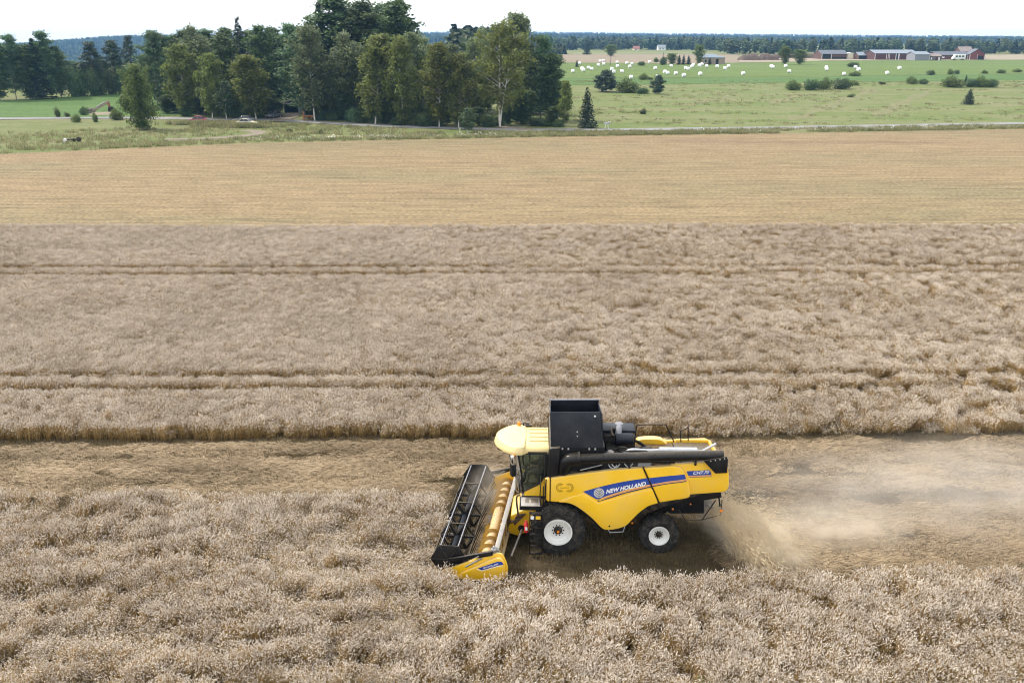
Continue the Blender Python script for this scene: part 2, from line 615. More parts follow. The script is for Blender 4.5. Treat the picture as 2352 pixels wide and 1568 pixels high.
def straw_mat(name, c1, c2, rough=0.7, trans=0.15, nscale=9.0, nmul=0.8, lo=0.25, hi=0.85):
    """Dry plant: tone varies per plant clump (instance tint) and along the surface."""
    m, t, b = new_mat(name)
    at = N(t, 'ShaderNodeAttribute', attribute_type='INSTANCER', attribute_name='tint')
    n = noise(t, nscale, 2)
    ad = N(t, 'ShaderNodeMath', operation='ADD')
    mu = N(t, 'ShaderNodeMath', operation='MULTIPLY')
    mu.inputs[1].default_value = nmul
    t.links.new(n, mu.inputs[0])
    t.links.new(mu.outputs[0], ad.inputs[0])
    t.links.new(at.outputs['Fac'], ad.inputs[1])
    r = ramp(t, ad.outputs[0], [(lo, c1), (hi, c2)])
    t.links.new(r.outputs[0], b.inputs['Base Color'])
    b.inputs['Roughness'].default_value = rough
    b.inputs['Specular IOR Level'].default_value = 0.2
    tl = N(t, 'ShaderNodeBsdfTranslucent')
    t.links.new(r.outputs[0], tl.inputs[0])
    mx = N(t, 'ShaderNodeMixShader')
    mx.inputs[0].default_value = trans
    t.links.new(b.outputs[0], mx.inputs[1])
    t.links.new(tl.outputs[0], mx.inputs[2])
    t.links.new(mx.outputs[0], t.nodes['Material Output'].inputs[0])


straw_mat('ear', (0.36, 0.28, 0.195), (0.83, 0.745, 0.64), trans=0.25, nscale=26.0, nmul=1.0, lo=0.42, hi=0.92)
straw_mat('stem', (0.19, 0.115, 0.035), (0.44, 0.29, 0.105), trans=0.3, nscale=20.0)
straw_mat('dry_leaf', (0.36, 0.26, 0.12), (0.52, 0.41, 0.24))
straw_mat('straw', (0.205, 0.148, 0.084), (0.44, 0.335, 0.21))
straw_mat('stubble_stalk', (0.10, 0.075, 0.032), (0.27, 0.20, 0.105))
straw_mat('chaff', (0.66, 0.53, 0.34), (0.86, 0.74, 0.54), trans=0.45)
straw_mat('weed_green', (0.115, 0.165, 0.04), (0.20, 0.25, 0.085), trans=0.4)
straw_mat('weed_tan', (0.22, 0.205, 0.105), (0.36, 0.315, 0.18), trans=0.4)

# ------------------------------------------------------------------ ground sheets
def grid_mesh(name, P, mat):
    """P: (ny, nx, 3) points -> grid mesh."""
    ny, nx, _ = P.shape
    idx = np.arange(ny * nx).reshape(ny, nx)
    F = np.stack([idx[:-1, :-1], idx[:-1, 1:], idx[1:, 1:], idx[1:, :-1]], -1).reshape(-1, 4)
    me = bpy.data.meshes.new(name)
    me.from_pydata([tuple(q) for q in P.reshape(-1, 3)], [], [tuple(q) for q in F.tolist()])
    me.materials.append(MAT[mat])
    me.shade_smooth()
    return link_mesh(name, me)


def sheet(name, near, far, mat, off, ny=2, nx=40, label=None, px=True):
    """A field between two edges given as photo points (or world x, y when px is False)."""
    A = np.array([ground_at(*q)[:2] for q in near]) if px else np.array(near, float)
    B = np.array([ground_at(*q)[:2] for q in far]) if px else np.array(far, float)

    def res(Q):
        s = np.r_[0, np.cumsum(np.hypot(*np.diff(Q, axis=0).T))]
        t = np.linspace(0, s[-1], nx)
        return np.stack([np.interp(t, s, Q[:, 0]), np.interp(t, s, Q[:, 1])], -1)
    A, B = res(A), res(B)
    t = np.linspace(0, 1, ny)[:, None, None]
    Q = A[None] * (1 - t) + B[None] * t
    Z = terrain(Q[..., 0], Q[..., 1]) + off
    o = grid_mesh(name, np.dstack([Q, Z]), mat)
    return tag(o, label, None, None, 'structure')


def ribbon(name, pts, width, mat, off, px=True):
    C0 = np.array([ground_at(*q)[:2] for q in pts]) if px else np.array(pts, float)
    s = np.r_[0, np.cumsum(np.hypot(*np.diff(C0, axis=0).T))]
    t = np.linspace(0, s[-1], max(30, int(s[-1] / 4)))
    # Catmull-like smoothing of the centre line
    C = np.stack([np.interp(t, s, C0[:, 0]), np.interp(t, s, C0[:, 1])], -1)
    for _ in range(6):
        C[1:-1] = 0.25 * C[:-2] + 0.5 * C[1:-1] + 0.25 * C[2:]
    d = np.gradient(C, axis=0)
    d /= np.linalg.norm(d, axis=1, keepdims=True)
    nrm = np.stack([-d[:, 1], d[:, 0]], -1)
    wob = 1.0 if name != 'mown_path' else 4.0
    wv = width * (1 + wob * (0.12 * np.sin(t * 0.21) + 0.08 * np.sin(t * 0.53 + 1))) * np.clip(np.minimum(t, t[-1] - t) / 8.0 + 0.15, 0, 1)** (0 if name != 'mown_path' else 1)
    Q = np.stack([C + nrm * (wv / 2)[:, None] * k for k in (-1, -0.4, 0.4, 1)])
    Z = terrain(Q[..., 0], Q[..., 1]) + off
    return tag(grid_mesh(name, np.dstack([Q, Z]), mat), None, None, None, 'structure')


ys = np.r_[np.linspace(-40, 190, 24), np.linspace(195, 440, 70), np.geomspace(450, 9000, 40)]
xs = np.r_[-9000, -6000, -4500, np.linspace(-3200, 3200, 161), 4500, 6000, 9000]
GX, GY = np.meshgrid(xs, ys)
g = grid_mesh('ground', np.dstack([GX, GY, terrain(GX, GY)]), 'm_ground')
tag(g, None, None, None, 'structure')

FIELD_EDGE = [(-900, 470), (-300, 444), (0, 430), (720, 398), (1320, 386), (1797, 377.5), (2199, 372), (2856, 359), (3200, 352), (3800, 343)]


def rowline(y0, x0=-200, x1=200):
    return [(x0, y0 + x0 * math.tan(ROW) * 0.35), (x1, y0 + x1 * math.tan(ROW) * 0.35)]


SL = math.tan(ROW) * 0.35


def crop_near(x):   # near edge of the big standing crop behind the combine
    return 38.1 + 0.022 * x + 0.10 * np.sin(x * 0.55) + 0.06 * np.sin(x * 1.7 + 1)


def crop_far(x):
    return 84.0 + 0.006 * x + 0.35 * np.sin(x * 0.09)


def near_edge(x):   # far edge of the standing crop in front of the combine, beside and behind the header
    return 25.85 + 0.024 * x + 0.08 * np.sin(x * 1.1) + 0.05 * np.sin(x * 2.9)


def left_edge(x):   # far edge of the crop still to be cut, ahead of the header
    return 31.35 - 0.012 * (x + 2) + 0.14 * np.sin(x * 0.8) + 0.10 * np.sin(x * 2.3 + 1)


sheet('stubble_field', [(-260, 5), (260, 5)], [tuple(ground_at(*q)[:2]) for q in FIELD_EDGE], 'm_stubble', 0.004, ny=24, nx=60, px=False)
xx = np.linspace(-110, 110, 160)
sheet('crop_soil', [(x, crop_near(x)) for x in xx], [(x, crop_far(x)) for x in xx], 'm_soil', 0.008, ny=6, nx=160, px=False)
sheet('cut_swath', [(x, 14) for x in xx], [(x, crop_near(x) - 0.02) for x in xx], 'm_swath', 0.008, ny=8, nx=160, px=False)

# fields beyond the road (photo points, near edge then far edge)
sheet('green_field', [(-500, 332), (0, 331), (200, 329), (330, 327), (520, 322)], [(-500, 290), (0, 281), (150, 273), (360, 254), (560, 250)], 'm_green_deep', 0.05, ny=24)
sheet('meadow', [(1650, 361), (1800, 361), (2200, 355), (2856, 343), (3500, 331)], [(1500, 238), (1800, 237), (2200, 231), (2500, 229), (2856, 224), (3500, 216)], 'm_meadow', 0.05, ny=50)
sheet('grass_strip', [(1480, 237.5), (1800, 236.5), (2200, 230.5), (2500, 228.5), (2856, 223.5), (3500, 215)], [(1480, 220), (1800, 218.5), (2200, 216), (2500, 210.5), (2856, 207), (3500, 200)], 'm_green_deep', 0.06, ny=20)
sheet('hay_field', [(1480, 219), (1800, 217.5), (2200, 215), (2500, 209.5), (2856, 206), (3500, 199)], [(1480, 173.5), (1900, 179), (2200, 174), (2300, 170.5), (2856, 168), (3500, 163)], 'm_hayfield', 0.07, ny=30)
sheet('far_stubble', [(1350, 173), (1900, 178.5), (2060, 176)], [(1350, 153), (1900, 152), (2060, 153)], 'm_far_tan', 0.09, ny=12)
sheet('far_pasture', [(1350, 152.5), (1900, 151.5), (2060, 152.5)], [(1350, 145), (1900, 146), (2060, 147)], 'm_far_green', 0.10, ny=6)
sheet('farmyard', [(2062, 175.5), (2200, 173.5), (2300, 170), (2856, 167.5), (3400, 163)], [(2062, 156), (2200, 155), (2300, 155), (2856, 153), (3400, 150)], 'm_yard', 0.10, ny=8)
sheet('distant_field', [(150, 180), (420, 172)], [(150, 166), (420, 160)], 'm_far_tan', 0.12, ny=6)
sheet('distant_field', [(1330, 194), (1440, 194)], [(1330, 189.5), (1440, 189.5)], 'm_far_tan', 0.12, ny=4)

ribbon('road', [(-500, 336), (0, 332), (300, 329), (510, 331), (656, 334), (800, 335), (933, 346), (1200, 357.5), (1260, 357.8), (1450, 364.6), (1600, 363.8), (1780, 362.5), (2199, 356.5), (2500, 351), (2856, 345), (3500, 334)], 4.4, 'm_road', 0.09)
ribbon('driveway', [(760, 340), (800, 330), (815, 321), (818, 314)], 3.6, 'm_track', 0.095)
ribbon('dirt_track', [(460, 389), (560, 387), (640, 383), (705, 377), (728, 370), (715, 366), (680, 364)], 3.0, 'm_track', 0.03)
ribbon('dirt_track', [(1480, 364), (1440, 358), (1380, 353)], 3.0, 'm_track', 0.10)
for pts, wd in (([(2205, 337), (2300, 300), (2380, 273), (2440, 250)], 3.4), ([(2150, 290), (2200, 273), (2260, 262)], 3.6), ([(2440, 325), (2500, 296), (2560, 268), (2600, 254)], 3.0), ([(1900, 297), (1990, 280), (2060, 265)], 2.6)):
    ribbon('mown_path', pts, wd, 'm_dry_grass', 0.075)


# hills on the horizon: real ridges kilometres away, wooded
def hill(name, crest, y0, depth, nx=140, seed=3, foot=4.2):
    """crest: (photo x, photo y) of the skyline at distance y0."""
    C0 = np.array([at_depth(a, b, y0) for a, b in crest])
    x = np.linspace(C0[0, 0], C0[-1, 0], nx)
    zc = np.interp(x, C0[:, 0], C0[:, 2]) - 11.0
    nz = Noise2(seed)
    prof = [(-0.5, 0.0), (-0.38, 0.18), (-0.25, 0.48), (-0.12, 0.83), (0, 1.0), (0.2, 0.85), (0.5, 0.0)]
    P = []
    for (t, k) in prof:
        yy = np.full(nx, y0 + t * depth)
        zz = foot + np.maximum(zc - foot, 0.2) * k * (0.93 + 0.14 * nz(x / 260 + t * 7, yy / 300))
        if k == 0:
            zz[:] = foot - 1.5
        P.append(np.stack([x, yy, zz], -1))
    o = grid_mesh(name, np.array(P), 'm_hill')
    return tag(o, None, None, None, 'structure'), x, zc, y0, depth, prof, foot


HILLS = [
    hill('hills', [(700, 112), (820, 100), (1000, 95), (1400, 93), (1800, 97), (2300, 105), (2900, 112), (3600, 112)], 2600, 1500, seed=3),
    hill('hills', [(600, 110), (900, 96), (1250, 87), (1500, 88), (1800, 92), (2300, 97), (2856, 101), (3700, 105)], 4300, 1600, seed=5),
    hill('hills', [(-1200, 130), (-400, 124), (0, 122), (60, 120), (180, 112), (260, 103), (340, 97), (430, 96), (560, 95), (700, 95), (860, 100), (1000, 110)], 2700, 1900, seed=7, foot=-35.0),
]

# ------------------------------------------------------------------ scattered instances (stuff)
_gn_count = [0]


def proto_mesh_object(me):
    o = bpy.data.objects.new(me.name, me)      # never linked to the scene: only its mesh is used
    return o


def scatter(name, P, rot, scl, idx, tint, protos, label, cat=None):
    """One 'stuff' object: every point carries one of the prototype meshes."""
    me = bpy.data.meshes.new(name)
    n = len(P)
    me.vertices.add(n)
    me.vertices.foreach_set('co', np.asarray(P, np.float32).reshape(-1))
    for nm, ty, arr in (('rot', 'FLOAT_VECTOR', rot), ('scl', 'FLOAT_VECTOR', scl), ('idx', 'INT', idx), ('tint', 'FLOAT', tint)):
        a = me.attributes.new(nm, ty, 'POINT')
        if ty == 'FLOAT_VECTOR':
            a.data.foreach_set('vector', np.asarray(arr, np.float32).reshape(-1))
        else:
            a.data.foreach_set('value', np.asarray(arr, np.int32 if ty == 'INT' else np.float32))
    me.update()
    o = link_mesh(name, me)
    ng = bpy.data.node_groups.new('scatter_' + name, 'GeometryNodeTree')
    ng.interface.new_socket('Geometry', in_out='INPUT', socket_type='NodeSocketGeometry')
    ng.interface.new_socket('Geometry', in_out='OUTPUT', socket_type='NodeSocketGeometry')
    gi = ng.nodes.new('NodeGroupInput')
    go = ng.nodes.new('NodeGroupOutput')
    ip = ng.nodes.new('GeometryNodeInstanceOnPoints')
    jn = ng.nodes.new('GeometryNodeJoinGeometry')
    for pm in reversed(protos):
        oi = ng.nodes.new('GeometryNodeObjectInfo')
        oi.inputs['Object'].default_value = pm
        oi.inputs['As Instance'].default_value = False
        g2 = ng.nodes.new('GeometryNodeGeometryToInstance')
        ng.links.new(oi.outputs['Geometry'], g2.inputs[0])
        ng.links.new(g2.outputs[0], jn.inputs[0])

    def attr(nm, ty):
        a = ng.nodes.new('GeometryNodeInputNamedAttribute')
        a.data_type = ty
        a.inputs['Name'].default_value = nm
        return a.outputs[0]
    e2r = ng.nodes.new('FunctionNodeEulerToRotation')
    ng.links.new(attr('rot', 'FLOAT_VECTOR'), e2r.inputs[0])
    ng.links.new(gi.outputs[0], ip.inputs['Points'])
    ng.links.new(jn.outputs[0], ip.inputs['Instance'])
    ip.inputs['Pick Instance'].default_value = True
    ng.links.new(attr('idx', 'INT'), ip.inputs['Instance Index'])
    ng.links.new(e2r.outputs[0], ip.inputs['Rotation'])
    ng.links.new(attr('scl', 'FLOAT_VECTOR'), ip.inputs['Scale'])
    ng.links.new(ip.outputs[0], go.inputs[0])
    md = o.modifiers.new('scatter', 'NODES')
    md.node_group = ng
    return tag(o, label, cat, None, 'stuff')


def strip_quads(path, w, side):
    """A flat strip along path (k,3) of width w (k,), side vector."""
    path = np.asarray(path); s = np.asarray(side)
    a = path - s * np.asarray(w)[:, None] / 2
    b = path + s * np.asarray(w)[:, None] / 2
    return [np.array([a[i], b[i], b[i + 1], a[i + 1]]) for i in range(len(path) - 1)]


def wheat_clump(seed, n=40, rad=0.145, h=0.71):
    rg = np.random.default_rng(seed)
    V, mi = [], []
    for i in range(n):
        r = rad * math.sqrt(rg.random()); a = rg.random() * 6.283
        bx, by = r * math.cos(a), r * math.sin(a)
        hh = h * rg.normal(1.0, 0.085) * (1 - 0.9 * (r / rad) ** 2 * 0.16)
        lean = rg.normal(0, 0.075, 2) + np.array([bx, by]) * 0.8
        p0 = np.array([bx, by, 0.0]); p2 = np.array([bx + lean[0] * hh, by + lean[1] * hh, hh])
        p1 = (p0 + p2) / 2 + np.array([lean[0], lean[1], 0]) * -0.08
        az = rg.random() * 6.283
        side = np.array([math.cos(az), math.sin(az), 0])
        q = strip_quads([p0, p1, p2], [0.011, 0.010, 0.007], side)
        V += q; mi += [1, 1]
        # drooping ear: a four-sided spindle
        ba = rg.random() * 6.283
        droop = rg.uniform(0.75, 1.45) if rg.random() < 0.72 else rg.uniform(-1.25, -0.3)
        d = np.array([math.cos(ba) * math.cos(droop), math.sin(ba) * math.cos(droop), math.sin(droop)])
        d = d + np.array([lean[0], lean[1], 0]) * 2; d /= np.linalg.norm(d)
        L = rg.uniform(0.085, 0.130); wd = rg.uniform(0.020, 0.028)
        u = np.cross(d, [0, 0, 1.0]); u /= np.linalg.norm(u) + 1e-6
        v = np.cross(u, d)
        c1 = p2 + d * L * 0.35 + np.array([0, 0, 0.006]); tip = p2 + d * L - np.array([0, 0, 0.012])
        ring = [c1 + (u * math.cos(t) + v * math.sin(t)) * wd / 2 for t in (0.785, 2.356, 3.927, 5.498)]
        for k in range(4):
            V.append(np.array([p2, ring[k], tip, ring[(k + 1) % 4]])); mi.append(0)
        if rg.random() < 0.55:      # a dry leaf
            t0 = rg.uniform(0.35, 0.8)
            s0 = p0 * (1 - t0) + p2 * t0
            la = rg.random() * 6.283
            dd = np.array([math.cos(la), math.sin(la), 0])
            path = [s0, s0 + dd * 0.07 + np.array([0, 0, 0.03]), s0 + dd * 0.15 - np.array([0, 0, 0.05])]
            V += strip_quads(path, [0.012, 0.013, 0.003], np.array([-dd[1], dd[0], 0])); mi += [2, 2]
    me = quads_mesh('wheat_clump', np.array(V), [MAT['ear'], MAT['stem'], MAT['dry_leaf']], mi)
    return proto_mesh_object(me)


WHEAT = [wheat_clump(s) for s in range(8)]
nA, nB, nC, nD, nE = (Noise2(s) for s in (11, 12, 13, 14, 15))


def jitter_grid(x0, x1, y0, y1, sp):
    X, Y = np.meshgrid(np.arange(x0, x1, sp), np.arange(y0, y1, sp))
    X = X.ravel() + rng.uniform(-0.5, 0.5, X.size) * sp
    Y = Y.ravel() + rng.uniform(-0.5, 0.5, Y.size) * sp
    return X, Y


def in_view(X, Y, margin=2.0):
    return np.abs(X) < (1176 / FOC) * (Y * math.cos(PITCH) + CAM_H * math.sin(PITCH)) * 1.06 + margin


def wheat_attrs(X, Y, lodge, wave, tuft_amt, swell):
    """Tilt, height and tone of each clump from noise: tufts with dark crevices between them, laid waves, hollows."""
    n = len(X)
    rx = X * math.cos(ROW) + Y * math.sin(ROW); ry = -X * math.sin(ROW) + Y * math.cos(ROW)
    sk = rx * 0.42 - 0.28 * ry
    w1 = nA.fbm(sk * 0.75, ry * 1.05, 3)                     # long laid waves
    w2 = nB.fbm(rx * 1.15 - ry * 0.35, ry * 2.1, 2)          # short dashes along the rows
    w3 = nE.fbm(rx * 2.9 + 31, ry * 3.0, 2)                  # tufts a few hand-widths across
    hol = np.clip((0.48 - w1) * 6, 0, 1) * swell + np.clip((0.445 - w2) * 8, 0, 1) * wave + np.clip((0.45 - w3) * 7, 0, 1) * tuft_amt
    hol = np.clip(hol, 0, 1)
    hgt = 1.0 - 0.60 * hol + 0.42 * (w3 - 0.5) * tuft_amt + rng.normal(0, 0.035, n)
    ang = (nC.fbm(X * 0.16, Y * 0.22, 2) - 0.5) * 5.0 + rng.normal(0, 0.4, n) - 1.1
    til = np.clip(lodge * (0.15 + 1.2 * nD.fbm(X * 0.45, Y * 0.7, 2)) + rng.normal(0, 0.06, n), 0, 1.0) + 0.35 * hol * (wave + swell) * 0.5
    rot = np.zeros((n, 3))
    spin = rng.uniform(0, 6.283, n)
    for i in range(n):
        m = Matrix.Rotation(ang[i], 3, 'Z') @ Matrix.Rotation(til[i], 3, 'Y') @ Matrix.Rotation(spin[i], 3, 'Z')
        rot[i] = m.to_euler()
    s = rng.uniform(0.92, 1.1, n)
    scl = np.stack([s, s, np.clip(hgt, 0.3, 1.3) * rng.uniform(0.95, 1.06, n)], -1)
    tint = np.clip(0.26 + 0.12 * (nE.fbm(X * 0.25, Y * 0.4, 3) - 0.5) * 2 + 0.25 * (w3 - 0.5) + rng.normal(0, 0.12, n), -0.2, 0.6)
    return rot, scl, tint


# the big standing crop behind the combine
X, Y = jitter_grid(-66, 66, 37.8, 56, 0.22)
X2, Y2 = jitter_grid(-72, 72, 56, 89, 0.26)
X = np.r_[X, X2]; Y = np.r_[Y, Y2]
keep = in_view(X, Y, 9.0) & (Y > crop_near(X)) & (Y < crop_far(X))


def tram(x, y0):
    return y0 + 0.013 * x + 0.05 * np.sin(x * 0.12)


for y0, hw in ((43.1, 0.33), (44.9, 0.33), (66.2, 0.33), (68.4, 0.33)):
    d = np.abs(Y - tram(X, y0) + 0.0)
    keep &= d > hw * (0.92 + 0.16 * nB(X * 0.8, Y * 0.5))
X, Y = X[keep], Y[keep]
# more laid patches on the right-hand side; even on the left
side = 1 / (1 + np.exp(-(X / np.maximum(Y, 1) - 0.10) * 9))
wave = np.clip(0.03 + 1.3 * side * (0.30 + 1.2 * nC.fbm(X * 0.07, Y * 0.11, 2)), 0, 1.2)
holes = nD.fbm(X * 0.7 + 40, Y * 1.3 + 11, 2)
w3_ = nE.fbm((X * math.cos(ROW) + Y * math.sin(ROW)) * 2.9 + 31, (-X * math.sin(ROW) + Y * math.cos(ROW)) * 3.0, 2)
keep = (holes > 0.15) & ((w3_ > 0.22 + 0.17 * side) | (rng.random(len(X)) < 0.35))
X, Y, wave = X[keep], Y[keep], wave[keep]
near_t = np.clip((52 - Y) / 12, 0, 1)
rot, scl, tint = wheat_attrs(X, Y, 0.10 + 0.30 * wave, wave, 0.22 + 0.45 * wave + 0.25 * near_t, np.zeros(len(X)))
for y0 in (43.1, 44.9, 66.2, 68.4):      # shorter plants on the near lip of each wheel track
    dd = tram(X, y0) - Y
    scl[:, 2] *= np.where((dd > 0) & (dd < 0.9), 0.86, 1.0)
P = np.stack([X, Y, np.full(len(X), 0.0)], -1)
scatter('standing_wheat', P, rot, scl, rng.integers(0, len(WHEAT), len(X)), tint, WHEAT, 'ripe standing wheat field with tramlines behind the combine')

# the crop in front: still to be cut, wind-laid in waves
X, Y = jitter_grid(-27, 27, 15.5, 32.2, 0.19)
keep = in_view(X, Y, 8.0) & np.where(X < -2.35 - 0.10 * (Y - 29), Y < left_edge(X), Y < near_edge(X))
w3_ = nE.fbm((X * math.cos(ROW) + Y * math.sin(ROW)) * 2.9 + 31, (-X * math.sin(ROW) + Y * math.cos(ROW)) * 3.0, 2)
keep &= (w3_ > 0.40) | (rng.random(len(X)) < 0.30)
X, Y = X[keep], Y[keep]
wave = np.clip(0.75 + 0.9 * nC.fbm(X * 0.12 + 5, Y * 0.2, 2) - 0.3 * (X > 4), 0.3, 1.2)
edge = np.where(X < -2.2, left_edge(X), near_edge(X)) - Y
wave *= np.clip(edge / 0.8, 0.15, 1)
rot, scl, tint = wheat_attrs(X, Y, 0.12 + 0.28 * wave, 0.35 * wave, 0.95 * np.clip(edge / 0.5, 0.4, 1), 0.75 * wave * (X < 2) + 0.25 * wave)
P = np.stack([X, Y, np.full(len(X), 0.0)], -1)
scatter('uncut_wheat', P, rot, scl, rng.integers(0, len(WHEAT), len(X)), tint, WHEAT, 'uncut ripe wheat in wind-laid waves in front of the combine')


# straw carpet on the cut swath, and the short stubble under it
def straw_patch(seed, n=60, rad=0.34, hmax=0.07):
    rg = np.random.default_rng(seed)
    V = []
    for i in range(n):
        r = rad * math.sqrt(rg.random()); a = rg.random() * 6.283
        az = rg.normal(0, 0.42)
        L = rg.uniform(0.10, 0.34)
        d = np.array([math.cos(az), math.sin(az), rg.normal(0.02, 0.16)])
        c = np.array([r * math.cos(a), r * math.sin(a), rg.uniform(0.01, hmax)])
        bend = np.array([0, 0, rg.uniform(0, 0.03)])
        sd = np.array([-math.sin(az), math.cos(az), rg.normal(0, 0.5)])
        V += strip_quads([c - d * L / 2, c + bend, c + d * L / 2], [0.010, 0.012, 0.009], sd)
    V = np.array(V)
    V[..., 2] = np.maximum(V[..., 2], 0.004)
    return proto_mesh_object(quads_mesh('straw_patch', V, [MAT['straw']]))


def stubble_patch(seed, n=34, mats=('stubble_stalk',)):
    rg = np.random.default_rng(seed)
    V = []
    for i in range(n):
        row = rg.integers(0, 3)
        c = np.array([rg.uniform(-0.25, 0.25), (row - 1) * 0.14 + rg.normal(0, 0.015), 0])
        hh = rg.uniform(0.08, 0.17)
        az = rg.random() * 6.283
        V += strip_quads([c, c + np.array([rg.normal(0, 0.03), rg.normal(0, 0.03), hh])], [0.009, 0.008], np.array([math.cos(az), math.sin(az), 0]))
    return proto_mesh_object(quads_mesh('stubble_patch', np.array(V), [MAT[m] for m in mats]))


STRAW = [straw_patch(s) for s in range(6)] + [straw_patch(20 + s, 90, 0.40, 0.13) for s in range(3)]
STUB = [stubble_patch(s) for s in range(4)]


def flat_attrs(n, X, Y, smin=0.85, smax=1.2, rz=0.25):
    rot = np.stack([rng.normal(0, 0.06, n), rng.normal(0, 0.06, n), rng.normal(ROW, rz, n)], -1)
    s = rng.uniform(smin, smax, n)
    tint = np.clip(0.2 + 0.5 * (nE.fbm(X * 0.25, Y * 0.9, 3) - 0.5) * 2 + rng.normal(0, 0.13, n), -0.25, 0.6)
    return rot, np.stack([s, s, s], -1), tint


def swath_region(X, Y):
    top = crop_near(X) - 0.15
    low = np.where(X < -2.2, left_edge(X), near_edge(X))
    return in_view(X, Y, 8.0) & (Y < top) & (Y > low - 0.1)


X, Y = jitter_grid(-36, 36, 25.5, 39, 0.22)
k = swath_region(X, Y)
# straw lies thick on the older swath and behind the machine; under the machine only stubble shows
clean = (X > -2.6) & (X < 7.6 + 0.5 * np.sin(Y * 1.3)) & (Y < 33.2 + 0.2 * np.sin(X))
dens = nA.fbm(X * 0.35, Y * 1.2, 3)
ctr = np.where(X < -2.2, 35.0, np.where(Y > 32.3, 35.2, 29.0)) + 0.02 * X
across = np.abs(Y - ctr)
rut = np.exp(-((across - 1.35) / 0.28) ** 2)
k1 = k & ~clean & (dens > 0.24 + 0.22 * np.clip(across - 1.6, 0, 1.5) + 0.26 * rut) & (crop_near(X) - Y > 0.55 + 0.5 * nB(X * 0.6, 3.0))
Xs, Ys = X[k1], Y[k1]
rot, scl, tint = flat_attrs(len(Xs), Xs, Ys)
hz = nA.fbm(Xs * 0.5 + 9, Ys * 1.6, 2)
scl[:, 2] *= 0.7 + 1.6 * np.clip(hz - 0.4, 0, 1)
P = np.stack([Xs, Ys, 0.01 + 0.10 * np.clip(hz - 0.35, 0, 1)], -1)
scatter('straw_litter', P, rot, scl, rng.integers(0, len(STRAW), len(Xs)), tint, STRAW, 'chopped straw lying in bands across the cut swath')
k2 = k & (rng.random(len(X)) < 0.8)
Xs, Ys = X[k2], Y[k2]
rot, scl, tint = flat_attrs(len(Xs), Xs, Ys, 0.8, 1.1, 0.05)
tint -= 0.12
scatter('wheat_stubble', np.stack([Xs, Ys, np.full(len(Xs), 0.006)], -1), rot, scl, rng.integers(0, len(STUB), len(Xs)), tint, STUB, 'short cut wheat stubble in rows on the swath')

# weeds and tall grass
def tuft(seed, mats, n=30, h=0.5, rad=0.3, w=0.03):
    rg = np.random.default_rng(seed)
    V, mi = [], []
    for i in range(n):
        r = rad * math.sqrt(rg.random()); a = rg.random() * 6.283
        c = np.array([r * math.cos(a), r * math.sin(a), 0])
        hh = h * rg.uniform(0.5, 1.15)
        az = rg.random() * 6.283
        ln = np.array([math.cos(a), math.sin(a), 0]) * rg.uniform(0.05, 0.35) * hh
        V += strip_quads([c, c + ln * 0.4 + np.array([0, 0, hh * 0.6]), c + ln + np.array([0, 0, hh])], [w, w, w * 0.4], np.array([math.cos(az), math.sin(az), 0]))
        mi += [rg.integers(0, len(mats))] * 2
    return proto_mesh_object(quads_mesh('tuft', np.array(V), [MAT[m] for m in mats], mi))


GREEN = [tuft(s, ('weed_green', 'weed_green', 'weed_tan')) for s in range(4)]
MEADOW = [tuft(10 + s, ('weed_tan', 'weed_green', 'weed_tan'), 26, 0.7, 0.6, 0.06) for s in range(5)]
gx = rng.normal(5.75, 0.9, 60); gy = rng.uniform(19.9, 20.75, 60)
rot, scl, tint = flat_attrs(60, gx, gy, 0.6, 1.3, 3)
scatter('green_weeds', np.stack([gx, gy, np.zeros(60) + 0.05], -1), rot, scl * 0.9, rng.integers(0, 4, 60), tint, GREEN, 'patch of green weeds at the near edge of the wheat')

FE = np.array([ground_at(*q)[:2] for q in FIELD_EDGE])


def verge_pts(n, d0, d1):
    x = rng.uniform(-115, 115, n)
    y = np.interp(x, FE[:, 0], FE[:, 1]) + d0 + (d1 - d0) * rng.random(n) ** 1.3
    return x, y


gx, gy = verge_pts(5000, 0.1, 11)
left_w = (gx < -20) & (rng.random(len(gx)) < 0.65)
gy = gy + np.where(left_w, rng.uniform(0, 32, len(gx)), 0)
k = (nA.fbm(gx * 0.09, gy * 0.2, 3) > 0.36)
gx, gy = gx[k], gy[k]
rot, scl, tint = flat_attrs(len(gx), gx, gy, 0.5, 1.25, 3)
scl[:, 2] *= 0.75
RD = np.array([ground_at(*q)[:2] for q in [(-500, 336), (0, 332), (300, 329), (510, 331), (656, 334), (800, 335), (933, 346), (1200, 357.5), (1450, 364.6), (1780, 362.5), (2199, 356.5), (2856, 345), (3500, 334)]])
off_road = np.abs(gy - np.interp(gx, RD[:, 0], RD[:, 1])) > 3.2
TK = np.array([ground_at(*q)[:2] for q in [(460, 389), (510, 388), (560, 387), (600, 385.5), (640, 383), (670, 380.5), (705, 377), (728, 370), (715, 366), (680, 364)]])
TK = np.concatenate([TK[:-1] + (TK[1:] - TK[:-1]) * f_ for f_ in np.linspace(0, 1, 8)])
off_road &= np.min(np.hypot(gx[:, None] - TK[None, :, 0], gy[:, None] - TK[None, :, 1] + 1.0), axis=1) > 2.6
gx, gy, rot, scl, tint = gx[off_road], gy[off_road], rot[off_road], scl[off_road], tint[off_road]
scatter('verge_grass', np.stack([gx, gy, terrain(gx, gy)], -1), rot, scl, rng.integers(0, 5, len(gx)), tint, MEADOW, 'tall grass and weeds along the road verge')
gx = rng.uniform(12, 200, 2600); gy = rng.uniform(190, 330, 2600)
k = in_view(gx, gy, 10) & (nA.fbm(gx * 0.05 + 3, gy * 0.09, 3) > 0.45) & (gy > np.interp(gx, RD[:, 0], RD[:, 1]) + 5)
gx, gy = gx[k], gy[k]
